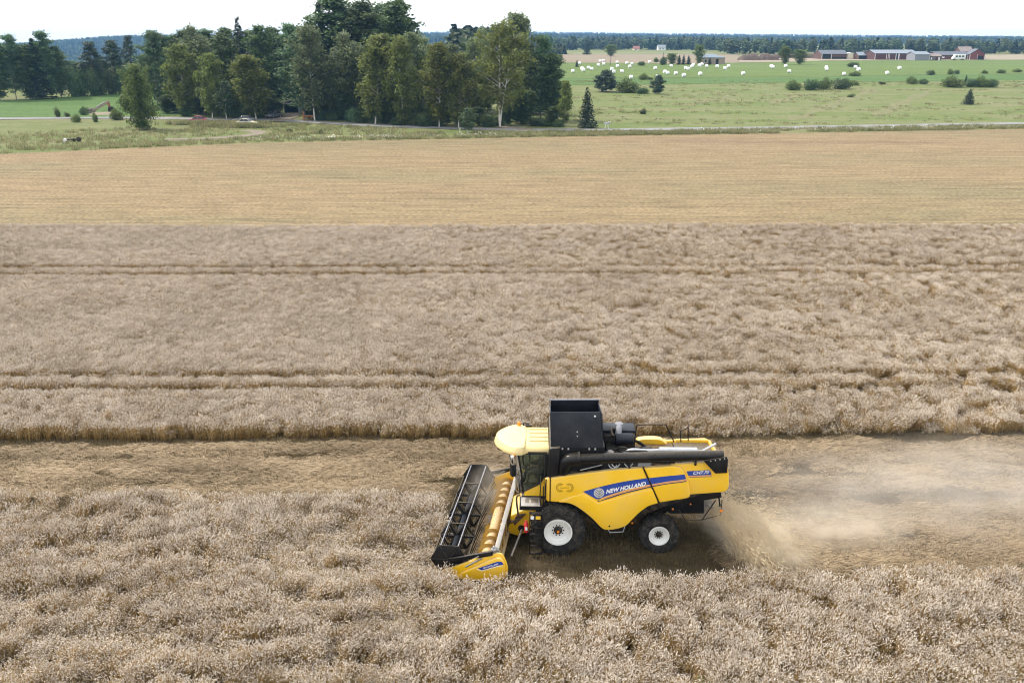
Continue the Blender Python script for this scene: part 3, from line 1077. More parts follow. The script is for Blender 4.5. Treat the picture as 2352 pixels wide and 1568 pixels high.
rot, scl, tint = flat_attrs(len(gx), gx, gy, 0.6, 1.6, 3)
scl[:, 2] *= 0.4
scatter('meadow_grass', np.stack([gx, gy, terrain(gx, gy) + 0.04], -1), rot, scl, rng.integers(0, 5, len(gx)), tint, MEADOW, 'tufts of long grass in the rough meadow')


# white wild flowers along the field margin
def flower_patch(seed):
    rg = np.random.default_rng(seed)
    V = []
    for i in range(7):
        c = np.array([rg.normal(0, 0.45), rg.normal(0, 0.45), rg.uniform(0.3, 0.6)])
        s = rg.uniform(0.03, 0.06)
        V.append(c + np.array([[-s, -s, 0], [s, -s, 0.02], [s, s, 0.03], [-s, s, 0.02]]))
    return proto_mesh_object(quads_mesh('flower_patch', np.array(V), [MAT['trim_white']]))


FLOW = [flower_patch(s) for s in range(3)]
fx = np.r_[rng.normal(-14, 9, 60), rng.normal(-32, 8, 40), rng.uniform(35, 100, 90)]
fy = np.interp(fx, FE[:, 0], FE[:, 1]) + rng.uniform(0.8, 3.5, len(fx))
rot, scl, tint = flat_attrs(len(fx), fx, fy, 0.8, 1.5, 3)
scatter('wild_flowers', np.stack([fx, fy, terrain(fx, fy)], -1), rot, scl, rng.integers(0, 3, len(fx)), tint, FLOW, 'white wild flowers along the far field margin')

# long grass grown up round the parked cars
cp = np.array([ground_at(*q)[:2] for q in ((550, 346), (681, 346), (690, 354), (600, 346), (640, 352))])
n = 1000
wh = rng.integers(0, len(cp), n)
gx = cp[wh, 0] + rng.normal(0, 2.4, n); gy = cp[wh, 1] - rng.uniform(0.6, 3.0, n)
rot, scl, tint = flat_attrs(n, gx, gy, 0.8, 1.35, 3)
scatter('tall_grass', np.stack([gx, gy, terrain(gx, gy)], -1), rot, scl, rng.integers(0, 5, n), tint, MEADOW, 'long dry grass grown up in front of the parked cars')

# ------------------------------------------------------------------ trees: prototypes with trunk and crown, 1 unit high scaled later
def leaf_quads(C, size, rg, hang=0.0, flat=0.0, centre=None):
    """Leaf sprays at centres C (n,3): they face up and outwards with a wide scatter, longer downwards where the tree weeps."""
    n = len(C)
    if centre is None:
        centre = np.zeros_like(C); centre[:, 2] = C[:, 2]
    outw = C - centre
    outw /= np.linalg.norm(outw, axis=1, keepdims=True) + 1e-6
    nr = rg.normal(size=(n, 3)) * 0.55 + outw * 0.55 + np.array([0, 0, 0.75 - 0.45 * max(hang, 0)])
    nr /= np.linalg.norm(nr, axis=1, keepdims=True) + 1e-9
    b = rg.normal(size=(n, 3)); b[:, 2] -= hang * 2.5
    b -= nr * (nr * b).sum(1, keepdims=True)
    b /= np.linalg.norm(b, axis=1, keepdims=True) + 1e-9
    a = np.cross(nr, b)
    s = (size * rg.uniform(0.6, 1.35, n))[:, None]
    el = 1.0 + 0.8 * max(hang, 0)
    a = a * s * 0.5; b = b * s * 0.5 * el
    return np.stack([C - b, C + a * 0.9 - b * 0.1, C + b, C - a * 0.9 - b * 0.1], 1)


def make_broadleaf(seed, H, base, Rc, nb, nleaf, size, leafm, barkm, hang=0.3, lean=0.03, top=0.35, elev=0.8, forks=1, tr=0.115, clump=0.5, white=True):
    rg = np.random.default_rng(seed)
    mb = MB()
    C, CC = [], []
    for fk in range(forks):
        la = rg.random() * 6.283
        tilt = lean * rg.uniform(0.5, 1.4) + (0.10 * fk)
        pts = []
        for i in range(8):
            t = i / 7
            wob = 0.15 * math.sin(t * 5 + seed + fk)
            pts.append((math.cos(la) * (tilt * H * t ** 1.2) + wob * t, math.sin(la) * tilt * H * t ** 1.2, H * t * (0.97 if fk == 0 else 0.85)))
        mb.tube(pts, [tr * (1 - 0.9 * i / 7) * (1 if fk == 0 else 0.7) for i in range(8)], 6)
        P = np.array(pts)
        zt = P[:, 2]
        for b in range(nb // forks):
            t = base + (1 - base) * ((b + rg.random()) / (nb // forks)) ** 0.9
            u = (t - base) / (1 - base)
            wdt = Rc * (min(1.0, (u / top + 0.25)) if u < top else max(0.08, 1 - ((u - top) / (1 - top)) ** 1.6) ** 0.7) * rg.uniform(0.65, 1.15)
            az = b * 2.4 + rg.normal(0, 0.4)
            z0 = t * zt[-1]
            st = np.array([np.interp(z0, zt, P[:, 0]), np.interp(z0, zt, P[:, 1]), z0])
            el = elev * rg.uniform(0.6, 1.2) * (0.6 + 0.6 * u)
            d = np.array([math.cos(az) * math.cos(el), math.sin(az) * math.cos(el), math.sin(el)])
            e = st + d * wdt / max(0.45, math.cos(el))
            e[2] = min(e[2], H * (0.98 + 0.03 * rg.random()))
            mid = (st + e) / 2 + np.array([0, 0, 0.12 * wdt])
            mb.tube([st, mid, e], [0.045 * (1 - 0.6 * u) + 0.015, 0.03, 0.012], 4, caps=False)
            m = int(nleaf / nb * (0.5 + wdt / Rc) / 4)
            for q in range(4):           # four leaf masses along each limb
                s = np.full(m, (0.34, 0.58, 0.80, 1.0)[q]) + rg.normal(0, 0.05, m)
                cc = np.where(s[:, None] < 0.5, st + (mid - st) * (s[:, None] * 2), mid + (e - mid) * ((s[:, None] - 0.5) * 2))
                sp = clump * (0.55 + 0.55 * rg.random())
                c0 = cc.mean(0) + rg.normal(0, 0.25, 3)
                cc = cc * 0.4 + c0 * 0.6 + rg.normal(size=(m, 3)) * np.array([sp, sp, sp * 0.6])
                c1 = np.repeat(c0[None] - np.array([[0, 0, 0.25]]), m, 0)
                cc[:, 2] -= np.abs(rg.normal(0, 1, m)) * hang * 1.5 * s
                C.append(cc); CC.append(c1)
    C = np.concatenate(C); CC = np.concatenate(CC)
    k_ = C[:, 2] > 0.4
    C, CC = C[k_], CC[k_]
    Q = leaf_quads(C, np.full(len(C), size), rg, hang, centre=CC)
    root = empty('tree_source', (0, 0, 0))
    mb.build('trunk', MAT[barkm], root, smooth=60)
    link_mesh('crown', quads_mesh('crown', Q, [MAT[leafm]]), None, root)
    root['H'] = float(H); root['W'] = float(Rc * 2 + clump)
    return root


def make_spruce(seed, H, Rc, leafm='needle_spruce', base=0.06, whorl=0.55, size=0.42, dens=1.0):
    rg = np.random.default_rng(seed)
    mb = MB()
    mb.tube([(0, 0, 0), (0.05, 0, H * 0.5), (0, 0, H)], [H * 0.011, H * 0.007, 0.02], 6)
    C, D = [], []
    z = H * base
    while z < H * 0.985:
        u = z / H
        L0 = Rc * (1 - u) ** 0.85 + 0.18
        nb = max(4, int(9 * (1 - u) + 4))
        a0 = rg.random() * 6.283
        for k in range(nb):
            az = a0 + 6.283 * k / nb + rg.normal(0, 0.15)
            L = L0 * rg.uniform(0.7, 1.15)
            m = max(4, int(L * 9 * dens))
            s = rg.random(m) ** 0.7
            r = s * L
            droop = -0.35 * r + 0.18 * r ** 2 / max(L, 0.3)
            sd = rg.normal(0, 0.16 * (1 - 0.5 * s) * L0 * 0.6 + 0.05, m)
            x = np.cos(az) * r - np.sin(az) * sd
            y = np.sin(az) * r + np.cos(az) * sd
            C.append(np.stack([x, y, z + droop + rg.normal(0, 0.08, m) - 0.12 * np.abs(sd)], -1))
            if L > 0.5:
                mb.tube([(0, 0, z), (math.cos(az) * L * 0.9, math.sin(az) * L * 0.9, z - 0.2 * L)], [0.03, 0.01], 3, caps=False)
        z += whorl * rg.uniform(0.8, 1.2) * (0.6 + 0.5 * (1 - u))
    C = np.concatenate(C)
    C = C[C[:, 2] > 0.15]
    Q = leaf_quads(C, np.full(len(C), size), rg, 0.25, 0.0)
    root = empty('tree_source', (0, 0, 0))
    mb.build('trunk', MAT['bark_grey'], root, smooth=60)
    link_mesh('crown', quads_mesh('crown', Q, [MAT[leafm]]), None, root)
    root['H'] = float(H); root['W'] = float(Rc * 2)
    return root


def make_pine(seed, H, base, Rc, nleaf=4200, size=0.36):
    rg = np.random.default_rng(seed)
    mb = MB()
    mb.tube([(0, 0, 0), (0.12, 0.05, H * 0.4), (0, 0, H * 0.7), (0.1, 0, H * 0.96)], [0.17, 0.14, 0.10, 0.03], 7)
    C = []
    nb = 34
    for b in range(nb):
        t = base + (0.98 - base) * (b + rg.random()) / nb
        u = (t - base) / (1 - base)
        az = b * 2.4 + rg.normal(0, 0.3)
        w = Rc * (0.45 + 0.9 * math.sin(min(1, u * 1.15 + 0.15) * math.pi) ** 0.8 * 0.75) * rg.uniform(0.6, 1.15)
        st = np.array([0.05, 0, t * H]); e = st + np.array([math.cos(az) * w, math.sin(az) * w, w * rg.uniform(0.0, 0.5)])
        e[2] = min(e[2], H)
        mb.tube([st, (st + e) / 2 - np.array([0, 0, 0.1]), e], [0.05, 0.035, 0.012], 4, caps=False)
        for q in range(3):
            c = st + (e - st) * rg.uniform(0.45, 1.05)
            m = nleaf // (nb * 3)
            C.append(c + rg.normal(size=(m, 3)) * np.array([0.42, 0.42, 0.26]))
    C = np.concatenate(C)
    Q = leaf_quads(C, np.full(len(C), size), rg, -0.15)
    root = empty('tree_source', (0, 0, 0))
    mb.build('trunk', MAT['bark_pine'], root, smooth=60)
    link_mesh('crown', quads_mesh('crown', Q, [MAT['needle_pine']]), None, root)
    root['H'] = float(H); root['W'] = float(Rc * 2)
    return root


def make_bush(seed, H, Rc, n, size, leafm, lobes=7):
    rg = np.random.default_rng(seed)
    C = []
    mb = MB()
    for k in range(lobes):
        a = rg.random() * 6.283; r = Rc * 0.6 * math.sqrt(rg.random())
        lh = H * rg.uniform(0.55, 1.0) * (1 - 0.35 * (r / Rc) ** 2)
        c = np.array([r * math.cos(a), r * math.sin(a), lh * 0.5])
        mb.tube([(c[0] * 0.3, c[1] * 0.3, 0), (c[0] * 0.8, c[1] * 0.8, lh * 0.5), (c[0], c[1], lh * 0.85)], [0.05, 0.035, 0.01], 4, caps=False)
        m = n // lobes
        d = rg.normal(size=(m, 3)); d /= np.linalg.norm(d, axis=1, keepdims=True)
        rad = rg.random(m) ** 0.45
        C.append(c + d * rad[:, None] * np.array([Rc * 0.5, Rc * 0.5, lh * 0.5]) + rg.normal(size=(m, 3)) * 0.06 * H)
    C = np.concatenate(C)
    C[:, 2] = np.abs(C[:, 2])
    Q = leaf_quads(C, np.full(len(C), size), rg, 0.0)
    root = empty('tree_source', (0, 0, 0))
    mb.build('stems', MAT['bark_grey'], root, smooth=60)
    link_mesh('foliage', quads_mesh('foliage', Q, [MAT[leafm]]), None, root)
    root['H'] = float(H); root['W'] = float(Rc * 2)
    return root


TREES = {
    'birch': [make_broadleaf(31, 18, 0.10, 2.7, 70, 9000, 0.27, 'leaf_birch', 'bark_birch', hang=0.75, lean=0.05, top=0.35, elev=0.95, clump=0.42),
              make_broadleaf(32, 18, 0.13, 2.4, 66, 8500, 0.27, 'leaf_birch', 'bark_birch', hang=0.85, lean=0.08, top=0.4, elev=1.0, clump=0.40)],
    'birch_open': [make_broadleaf(33, 20, 0.18, 4.0, 60, 8500, 0.27, 'leaf_birch', 'bark_birch', hang=0.7, lean=0.02, top=0.3, elev=0.85, forks=2, tr=0.17, clump=0.42)],
    'birch_grey': [make_broadleaf(34, 18, 0.16, 2.7, 64, 8000, 0.26, 'leaf_birch_grey', 'bark_birch', hang=0.8, lean=0.04, top=0.4, elev=0.95, forks=2, clump=0.42),
                   make_broadleaf(35, 20, 0.13, 2.5, 66, 8500, 0.26, 'leaf_birch_grey', 'bark_birch', hang=0.7, lean=0.03, top=0.4, elev=1.0, clump=0.40)],
    'sapling': [make_broadleaf(36, 6, 0.16, 1.0, 40, 2200, 0.20, 'leaf_aspen', 'bark_birch', hang=0.2, lean=0.01, top=0.3, elev=0.9, tr=0.06, clump=0.20)],
    'aspen': [make_broadleaf(37, 20, 0.12, 3.3, 62, 8000, 0.34, 'leaf_aspen', 'bark_grey', hang=0.1, lean=0.02, top=0.35, elev=0.8, clump=0.55),
              make_broadleaf(38, 20, 0.10, 2.9, 62, 8000, 0.34, 'leaf_aspen', 'bark_grey', hang=0.15, lean=0.03, top=0.4, elev=0.95, clump=0.50)],
    'dark': [make_broadleaf(39, 20, 0.05, 3.4, 64, 9000, 0.36, 'leaf_dark', 'bark_grey', hang=0.1, lean=0.02, top=0.4, elev=0.8, clump=0.6),
             make_broadleaf(40, 20, 0.05, 2.8, 64, 9000, 0.36, 'leaf_dark', 'bark_grey', hang=0.2, lean=0.03, top=0.45, elev=0.9, clump=0.5)],
    'spruce': [make_spruce(41, 20, 3.0), make_spruce(42, 20, 2.6, whorl=0.65)],
    'small_spruce': [make_spruce(43, 8, 2.3, whorl=0.42, size=0.27, dens=1.5)],
    'pine': [make_pine(44, 18, 0.52, 2.6), make_pine(45, 18, 0.45, 2.4)],
    'low_pine': [make_pine(46, 7, 0.06, 2.6, 8000, 0.34)],
    'round': [make_broadleaf(47, 10, 0.06, 3.8, 60, 6500, 0.34, 'leaf_willow', 'bark_grey', hang=0.1, lean=0.0, top=0.5, elev=0.7, clump=0.6)],
    'willow': [make_broadleaf(48, 13, 0.02, 3.3, 90, 15000, 0.24, 'leaf_willow', 'bark_grey', hang=0.9, lean=0.06, top=0.18, elev=1.0, clump=0.42)],
    'bush': [make_bush(49, 2.6, 2.2, 3600, 0.20, 'leaf_willow'), make_bush(50, 2.6, 2.4, 3600, 0.20, 'leaf_dark')],
    'shrub': [make_bush(51, 1.6, 1.0, 1500, 0.14, 'leaf_weed', 5)],
    'undergrowth': [make_bush(52, 4.0, 2.4, 4200, 0.26, 'leaf_dark', 9), make_bush(53, 4.0, 2.2, 4200, 0.26, 'leaf_aspen', 9)],
}
NAMES = {'birch': 'birch_tree', 'birch_open': 'birch_tree', 'birch_grey': 'birch_tree', 'sapling': 'young_birch', 'aspen': 'aspen_tree', 'dark': 'leafy_tree',
         'spruce': 'spruce_tree', 'small_spruce': 'spruce_tree', 'pine': 'pine_tree', 'low_pine': 'pine_tree', 'round': 'round_tree', 'willow': 'willow_tree',
         'bush': 'bush', 'shrub': 'shrub', 'undergrowth': 'undergrowth_bush'}
_tree_n = [0]


def plant(kind, sx, base_y, top_y, width, label, group=None, depth=None, variant=None, rz=None):
    """A tree whose foot stands at photo point (sx, base_y) (or at distance depth), reaching up to top_y; width in photo px (None = natural)."""
    if depth is None:
        g0 = ground_at(sx, base_y)
    else:
        q = at_depth(sx, 300, depth)
        g0 = np.array([q[0], depth, float(terrain(q[0], depth))])
    topz = at_depth(sx, top_y, g0[1])[2]
    hgt = max(0.5, topz - g0[2])
    vs = TREES[kind]
    src = vs[(variant if variant is not None else _tree_n[0]) % len(vs)]
    _tree_n[0] += 1
    o = copy_tree(src)
    o.name = NAMES[kind]
    sz = hgt / src['H'] * (1.3 if kind == 'bush' else 1.0)
    dist = math.hypot(g0[1] * math.cos(PITCH) + (CAM_H - g0[2]) * math.sin(PITCH), 0)
    sw = ((1.0 if kind in ('bush', 'shrub', 'undergrowth', 'willow', 'small_spruce', 'low_pine', 'round') else 1.75 if kind == 'spruce' else 1.32) * width * K / FOC * dist / src['W']) if width else sz * random.uniform(0.9, 1.1)
    o.location = (float(g0[0]), float(g0[1]), float(g0[2]) - 0.05)
    o.scale = (sw * (1.12 if kind == 'bush' else 1.0), sw, sz)
    o.rotation_euler = (0, 0, random.uniform(0, 6.28) if rz is None else rz)
    for k_ in ('H', 'W'):
        del o[k_]
    cat = 'bush' if kind in ('bush', 'undergrowth') else 'shrub' if kind == 'shrub' else 'tree'
    tag(o, label, cat, group)
    return o


ORD = ['first', 'second', 'third', 'fourth', 'fifth', 'sixth', 'seventh', 'eighth', 'ninth', 'tenth', 'eleventh', 'twelfth', 'thirteenth', 'fourteenth', 'fifteenth', 'sixteenth', 'seventeenth', 'eighteenth', 'nineteenth', 'twentieth']
TENS = {2: 'twenty', 3: 'thirty', 4: 'forty', 5: 'fifty'}
TENTH = {3: 'thirtieth', 4: 'fortieth', 5: 'fiftieth'}


def ordinal(i):
    if i < 20: return ORD[i]
    n = i + 1
    return TENTH[n // 10] if n % 10 == 0 else TENS[n // 10] + '-' + ORD[n % 10 - 1]



GW = 'trees of the grove beside the field'
# --- the grove, left to right (photo px of the foot, the top, the crown width)
grove = [
    ('aspen', 441, 322, 84, 72, 'tall grey-green tree rising behind the lone willow at the field corner', 236),
    ('birch', 517, 318, 120, 70, 'leaning birch with thin white trunk just right of the lone willow', 214),
    ('birch_grey', 566, 322, 68, 78, 'tall thin-topped grey birch left of the pointed spruce', 224),
    ('birch', 590, 325, 146, 56, 'yellowish birch in front of the tall thin-topped grey birch', 208),
    ('small_spruce', 683, 325, 46, 100, 'dark pointed spruce standing alone above the left part of the grove', 226),
    ('dark', 628, 326, 94, 64, 'dark leafy tree left of the pointed spruce', 214),
    ('sapling', 632, 333, 224, 36, 'slim pale young birch at the grove edge left of the parked cars', None),
    ('birch', 715, 333, 150, 80, 'birch with bright bent trunk directly behind the parked grey car', None),
    ('dark', 744, 322, 70, 80, 'dark rounded tree right of the pointed spruce', 222),
    ('aspen', 812, 322, 66, 66, 'blue-green tree whose top stands behind the open shed', 226),
    ('aspen', 848, 334, 90, 96, 'broad blue-green tree overhanging the open shed', 206),
    ('birch_grey', 878, 338, 68, 78, 'birch with a leaning trunk just right of the open shed', None),
    ('small_spruce', 906, 330, 0, 120, 'dark tall spruce at the left shoulder of the grove top', 226),
    ('dark', 962, 330, -14, 124, 'tallest dark tree at the top of the grove cut by the picture edge', 228),
    ('dark', 1030, 335, 2, 112, 'tall dark tree right of the tallest treetop', 224),
    ('dark', 1098, 338, 0, 108, 'tall dark tree at the right shoulder of the grove top', 220),
    ('birch_grey', 984, 333, 86, 84, 'grey birch with two white trunks forking near the ground', None),
    ('birch', 1047, 347, 92, 88, 'yellow-green weeping birch below the tall dark treetops', None),
    ('birch', 1126, 350, 96, 72, 'birch whose white upper trunk shows against dark trees', None),
    ('birch_grey', 1156, 345, 88, 70, 'greyish birch at the right of the white-trunked birch', 206),
    ('birch', 1225, 355, 115, 80, 'weeping yellowish birch left of the young roadside birch', None),
    ('birch', 1279, 357, 146, 66, 'birch with thin trunk standing behind the young roadside birch', None),
    ('sapling', 1305, 371, 300, 36, 'young round-headed birch on the verge in front of the road', None),
    ('birch_open', 1394, 354, 58, 132, 'large open birch with forked white trunk in the right of the grove', None),
    ('birch_grey', 1338, 350, 74, 66, 'grey birch behind the large forked birch on its left', 212),
    ('birch_grey', 1450, 348, 32, 90, 'tallest birch at the right end of the grove', 204),
    ('aspen', 1508, 350, 97, 74, 'dense green tree right of the tallest birch', 205),
    ('dark', 1546, 352, 150, 62, 'dark low tree at the right foot of the grove', 202),
    ('birch', 1575, 352, 222, 34, 'slender birch with white stem beside the small roadside spruce', None),
    ('small_spruce', 1636, 358, 243, 62, 'small dark spruce standing free at the right end of the grove', None),
]
for (kd, sx, by, ty, wd, lb, dp) in grove:
    plant(kd, sx, by, ty, wd, lb, GW, dp)
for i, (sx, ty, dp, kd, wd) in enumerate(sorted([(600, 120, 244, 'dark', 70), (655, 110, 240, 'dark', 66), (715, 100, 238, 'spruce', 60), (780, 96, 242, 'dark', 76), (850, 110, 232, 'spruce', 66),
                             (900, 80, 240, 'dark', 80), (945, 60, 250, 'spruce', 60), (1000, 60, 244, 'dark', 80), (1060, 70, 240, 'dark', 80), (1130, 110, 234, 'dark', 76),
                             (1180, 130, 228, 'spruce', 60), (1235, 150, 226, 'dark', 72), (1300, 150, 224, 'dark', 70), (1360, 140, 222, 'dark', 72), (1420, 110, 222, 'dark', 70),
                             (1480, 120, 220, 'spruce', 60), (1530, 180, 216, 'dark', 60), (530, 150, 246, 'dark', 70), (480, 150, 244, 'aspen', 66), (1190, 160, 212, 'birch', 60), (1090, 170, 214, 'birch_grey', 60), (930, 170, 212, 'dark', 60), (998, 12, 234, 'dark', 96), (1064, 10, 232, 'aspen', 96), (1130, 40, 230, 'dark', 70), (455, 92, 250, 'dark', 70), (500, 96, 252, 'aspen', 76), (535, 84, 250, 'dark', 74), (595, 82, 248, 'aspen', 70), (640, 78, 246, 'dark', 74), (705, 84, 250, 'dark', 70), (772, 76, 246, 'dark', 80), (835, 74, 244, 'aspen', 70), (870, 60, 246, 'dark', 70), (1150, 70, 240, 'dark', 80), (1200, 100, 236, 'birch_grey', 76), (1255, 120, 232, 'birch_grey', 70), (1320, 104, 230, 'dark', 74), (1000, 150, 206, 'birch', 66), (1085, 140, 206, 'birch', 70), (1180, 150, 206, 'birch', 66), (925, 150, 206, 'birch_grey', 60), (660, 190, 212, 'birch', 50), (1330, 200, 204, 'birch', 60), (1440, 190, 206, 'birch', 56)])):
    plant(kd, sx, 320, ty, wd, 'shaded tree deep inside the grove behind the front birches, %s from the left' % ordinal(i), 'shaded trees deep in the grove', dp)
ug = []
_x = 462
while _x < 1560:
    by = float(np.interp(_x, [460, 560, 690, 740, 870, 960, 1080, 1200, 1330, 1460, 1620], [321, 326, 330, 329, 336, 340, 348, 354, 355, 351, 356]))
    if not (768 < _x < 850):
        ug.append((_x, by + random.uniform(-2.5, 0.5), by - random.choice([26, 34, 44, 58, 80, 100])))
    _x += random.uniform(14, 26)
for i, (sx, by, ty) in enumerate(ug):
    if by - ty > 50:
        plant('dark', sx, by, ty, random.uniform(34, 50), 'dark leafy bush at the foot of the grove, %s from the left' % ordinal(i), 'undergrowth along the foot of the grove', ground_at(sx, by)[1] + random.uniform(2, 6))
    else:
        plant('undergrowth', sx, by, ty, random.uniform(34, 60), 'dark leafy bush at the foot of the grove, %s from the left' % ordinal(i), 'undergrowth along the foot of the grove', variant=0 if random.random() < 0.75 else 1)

# --- the wood at the left edge
GL = 'trees of the wood beyond the left green field'
left_wood = [
    ('dark', 0, 280, 120, 60, 'dark tree at the very left edge of the wood', None),
    ('aspen', 46, 278, 95, 58, 'tall tree in the left wood, first of its three tall tops', None),
    ('dark', 84, 277, 124, 54, 'lower dark tree between two tall tops of the left wood', None),
    ('spruce', 112, 276, 103, 52, 'dark pointed tree, middle of three tall tops in the left wood', None),
    ('aspen', 146, 274, 86, 56, 'tallest tree of the left wood, above the green field corner', None),
    ('dark', 172, 272, 128, 50, 'last high tree of the left wood before the lone pines', None),
    ('pine', 267, 266, 116, 42, 'lone pine with bare pale trunk left of the white distant house', None),
    ('pine', 326, 262, 112, 44, 'lone pine with bare pale trunk nearest the white distant house', None),
    ('pine', 379, 260, 99, 28, 'small crooked pine on the skyline right of the distant house', 300),
    ('aspen', 415, 262, 150, 56, 'pale round-topped tree behind the lone willow', None),
]
for (kd, sx, by, ty, wd, lb, dp) in left_wood:
    plant(kd, sx, by, ty, wd, lb, GL, dp)
for i, (sx, ty, dp) in enumerate([(-30, 120, 300), (20, 118, 310), (65, 124, 306), (98, 130, 300), (130, 128, 312), (160, 136, 306), (185, 146, 300)]):
    plant('dark', sx, 270, ty, 58, 'dark tree filling the left wood behind its front row, %s from the left' % ordinal(i), 'dark trees filling the left wood', dp)
for i, (sx, by, ty, dp) in enumerate(sorted([(205, 271, 178, None), (232, 269, 182, None), (258, 268, 176, None), (285, 266, 182, None), (308, 264, 172, None), (338, 262, 176, None), (362, 260, 170, None), (392, 259, 166, None), (425, 258, 190, None), (215, 262, 170, 330), (245, 262, 172, 330), (275, 262, 168, 330), (300, 262, 166, 330), (350, 262, 164, 330)])):
    plant('undergrowth' if dp is None else 'dark', sx, by, ty, 44, 'low dark bushy tree beneath the lone pines, %s from the left' % ordinal(i), 'low growth between the left wood and the grove', dp)

# --- single trees and bushes
plant('willow', 398, 361, 181, 104, 'lone olive-green willow standing in the grass before the road', None, rz=2.2)
singles = [
    ('shrub', 161, 327, 292, 24, 'upright shrub at the left roadside by the green field'),
    ('shrub', 187, 327, 308, 20, 'small shrub just right of the upright roadside shrub'),
    ('bush', 234, 321, 300, 30, 'bush beside the left end of the excavator arm'),
    ('bush', 214, 341, 321, 32, 'low bush on the near side of the left road'),
    ('shrub', 265, 341, 305, 22, 'thin shrub in front of the excavator arm'),
    ('bush', 327, 335, 308, 40, 'round bush left of the lone willow'),
    ('shrub', 895, 373, 356, 18, 'small weed shrub in the grass between track and grove'),
    ('shrub', 808, 369, 355, 28, 'faint grey weed shrub in the grass below the open shed'),
    ('low_pine', 1690, 257, 199, 56, 'dark spreading pine beside a bush in the meadow'),
    ('bush', 1752, 259, 224, 66, 'wide bush right of the spreading meadow pine'),
    ('bush', 1790, 262, 246, 40, 'low bush trailing off right of the wide meadow bush'),
    ('low_pine', 1835, 263, 212, 34, 'upright narrow pine alone in the meadow below the bales'),
    ('shrub', 1795, 319, 298, 30, 'small pale shrub alone in the middle of the meadow'),
    ('bush', 1793, 223, 207, 26, 'round dark bush on the ditch below the bales'),
    ('shrub', 1812, 223, 212, 20, 'smaller bush right of the round dark ditch bush'),
    ('bush', 2213, 252, 227, 46, 'leftmost olive bush of the long meadow thicket'),
    ('bush', 2261, 252, 224, 54, 'second bush of the long meadow thicket'),
    ('bush', 2297, 250, 221, 38, 'darkest bush in the middle of the long meadow thicket'),
    ('bush', 2347, 249, 221, 66, 'broad dark bush at the right end of the long meadow thicket'),
    ('bush', 2383, 239, 227, 28, 'small olive bush behind the right end of the long thicket'),
    ('shrub', 2459, 236, 225, 24, 'low olive shrub at the meadow edge between two thickets'),
    ('bush', 2543, 235, 216, 32, 'round bush, left of a pair at the meadow edge'),
    ('bush', 2576, 235, 221, 32, 'lower bush, right of a pair at the meadow edge'),
    ('bush', 2657, 244, 216, 64, 'broad dark bush at the left end of the right thicket'),
    ('bush', 2708, 244, 221, 42, 'middle bush of the right thicket below the small spruce tip'),
    ('bush', 2738, 244, 216, 46, 'tall bush near the right end of the right thicket'),
    ('bush', 2765, 244, 223, 38, 'last bush at the right end of the right thicket'),
    ('small_spruce', 2692, 240, 209, 16, 'small spruce tip rising out of the right thicket'),
    ('small_spruce', 2701, 292, 248, 40, 'small dark spruce alone in the meadow at the far right'),
    ('shrub', 2375, 272, 258, 24, 'small grey-green shrub on the mown path in the meadow'),
    ('bush', 2378, 187.5, 175, 38, 'spreading bush between two bales near the farm'),
    ('bush', 2383, 213, 201, 34, 'low bush on the ditch right of the lowest farm-side bale'),
    ('bush', 2596, 210, 197, 26, 'round bush on the ditch below the red farm buildings'),
    ('bush', 2650, 208, 195, 22, 'bush left of a close pair on the ditch at the far right'),
    ('bush', 2669, 207.5, 196, 17, 'bush right of a close pair on the ditch at the far right'),
    ('bush', 2746, 206, 196.5, 18, 'small single bush on the far right ditch'),
    ('bush', 2792, 205, 194.5, 28, 'wide bush near the right picture edge on the ditch'),
    ('bush', 2838, 202, 193, 30, 'last bush on the ditch at the right picture edge'),
    ('round', 2188, 181, 131, 38, 'left one of two round trees before the farm'),
    ('round', 2231, 181, 140, 46, 'right one of two round trees before the farm'),
    ('round', 1557, 185, 153, 30, 'round tree at the left end of the bale field'),
    ('small_spruce', 1609, 187.5, 167, 13, 'tiny spruce among the first bales'),
    ('small_spruce', 1637, 153, 117, 28, 'pointed dark tree in the distant tan field'),
    ('round', 1704, 158, 126, 42, 'leafy tree standing in the distant tan field'),
    ('bush', 1790, 184, 172, 24, 'dark bush in the middle of the bale field'),
    ('bush', 1830, 174.5, 162, 18, 'dark bush at the far edge of the bale field'),
    ('bush', 1849, 182, 161, 24, 'taller dark bush left of the grey-roofed shed trees'),
    ('round', 1874, 181, 150, 36, 'leftmost round tree of the group by the grey-roofed shed'),
    ('small_spruce', 1894, 181, 153, 18, 'first small spruce left of the grey-roofed shed'),
    ('small_spruce', 1906, 181, 152, 16, 'second small spruce left of the grey-roofed shed'),
    ('small_spruce', 1920, 181, 154, 18, 'third small spruce left of the grey-roofed shed'),
    ('round', 1949, 181, 127, 34, 'tall brownish tree beside the grey-roofed shed'),
    ('small_spruce', 1979, 181, 160, 14, 'small spruce in front of the grey-roofed shed'),
]
for s in singles:
    plant(*s)

# --- distant woods read as masses
def far_tree(seed, conif):
    rg = np.random.default_rng(seed)
    n = 150
    if conif:
        z = rg.random(n) ** 1.3
        r = 0.20 * (1 - z) ** 0.8 + 0.01
        a = rg.random(n) * 6.283
        C = np.stack([r * np.cos(a), r * np.sin(a), z * 0.97 + 0.02], -1)
    else:
        d = rg.normal(size=(n, 3)); d /= np.linalg.norm(d, axis=1, keepdims=True)
        C = np.array([0, 0, 0.55]) + d * (rg.random(n) ** 0.4)[:, None] * np.array([0.24, 0.24, 0.42])
    Q = leaf_quads(C, np.full(n, 0.13), rg)
    return proto_mesh_object(quads_mesh('far_tree', Q, [MAT['leaf_far'] if not conif else MAT['needle_spruce']]))


FAR = [far_tree(s, s % 2) for s in range(8)]


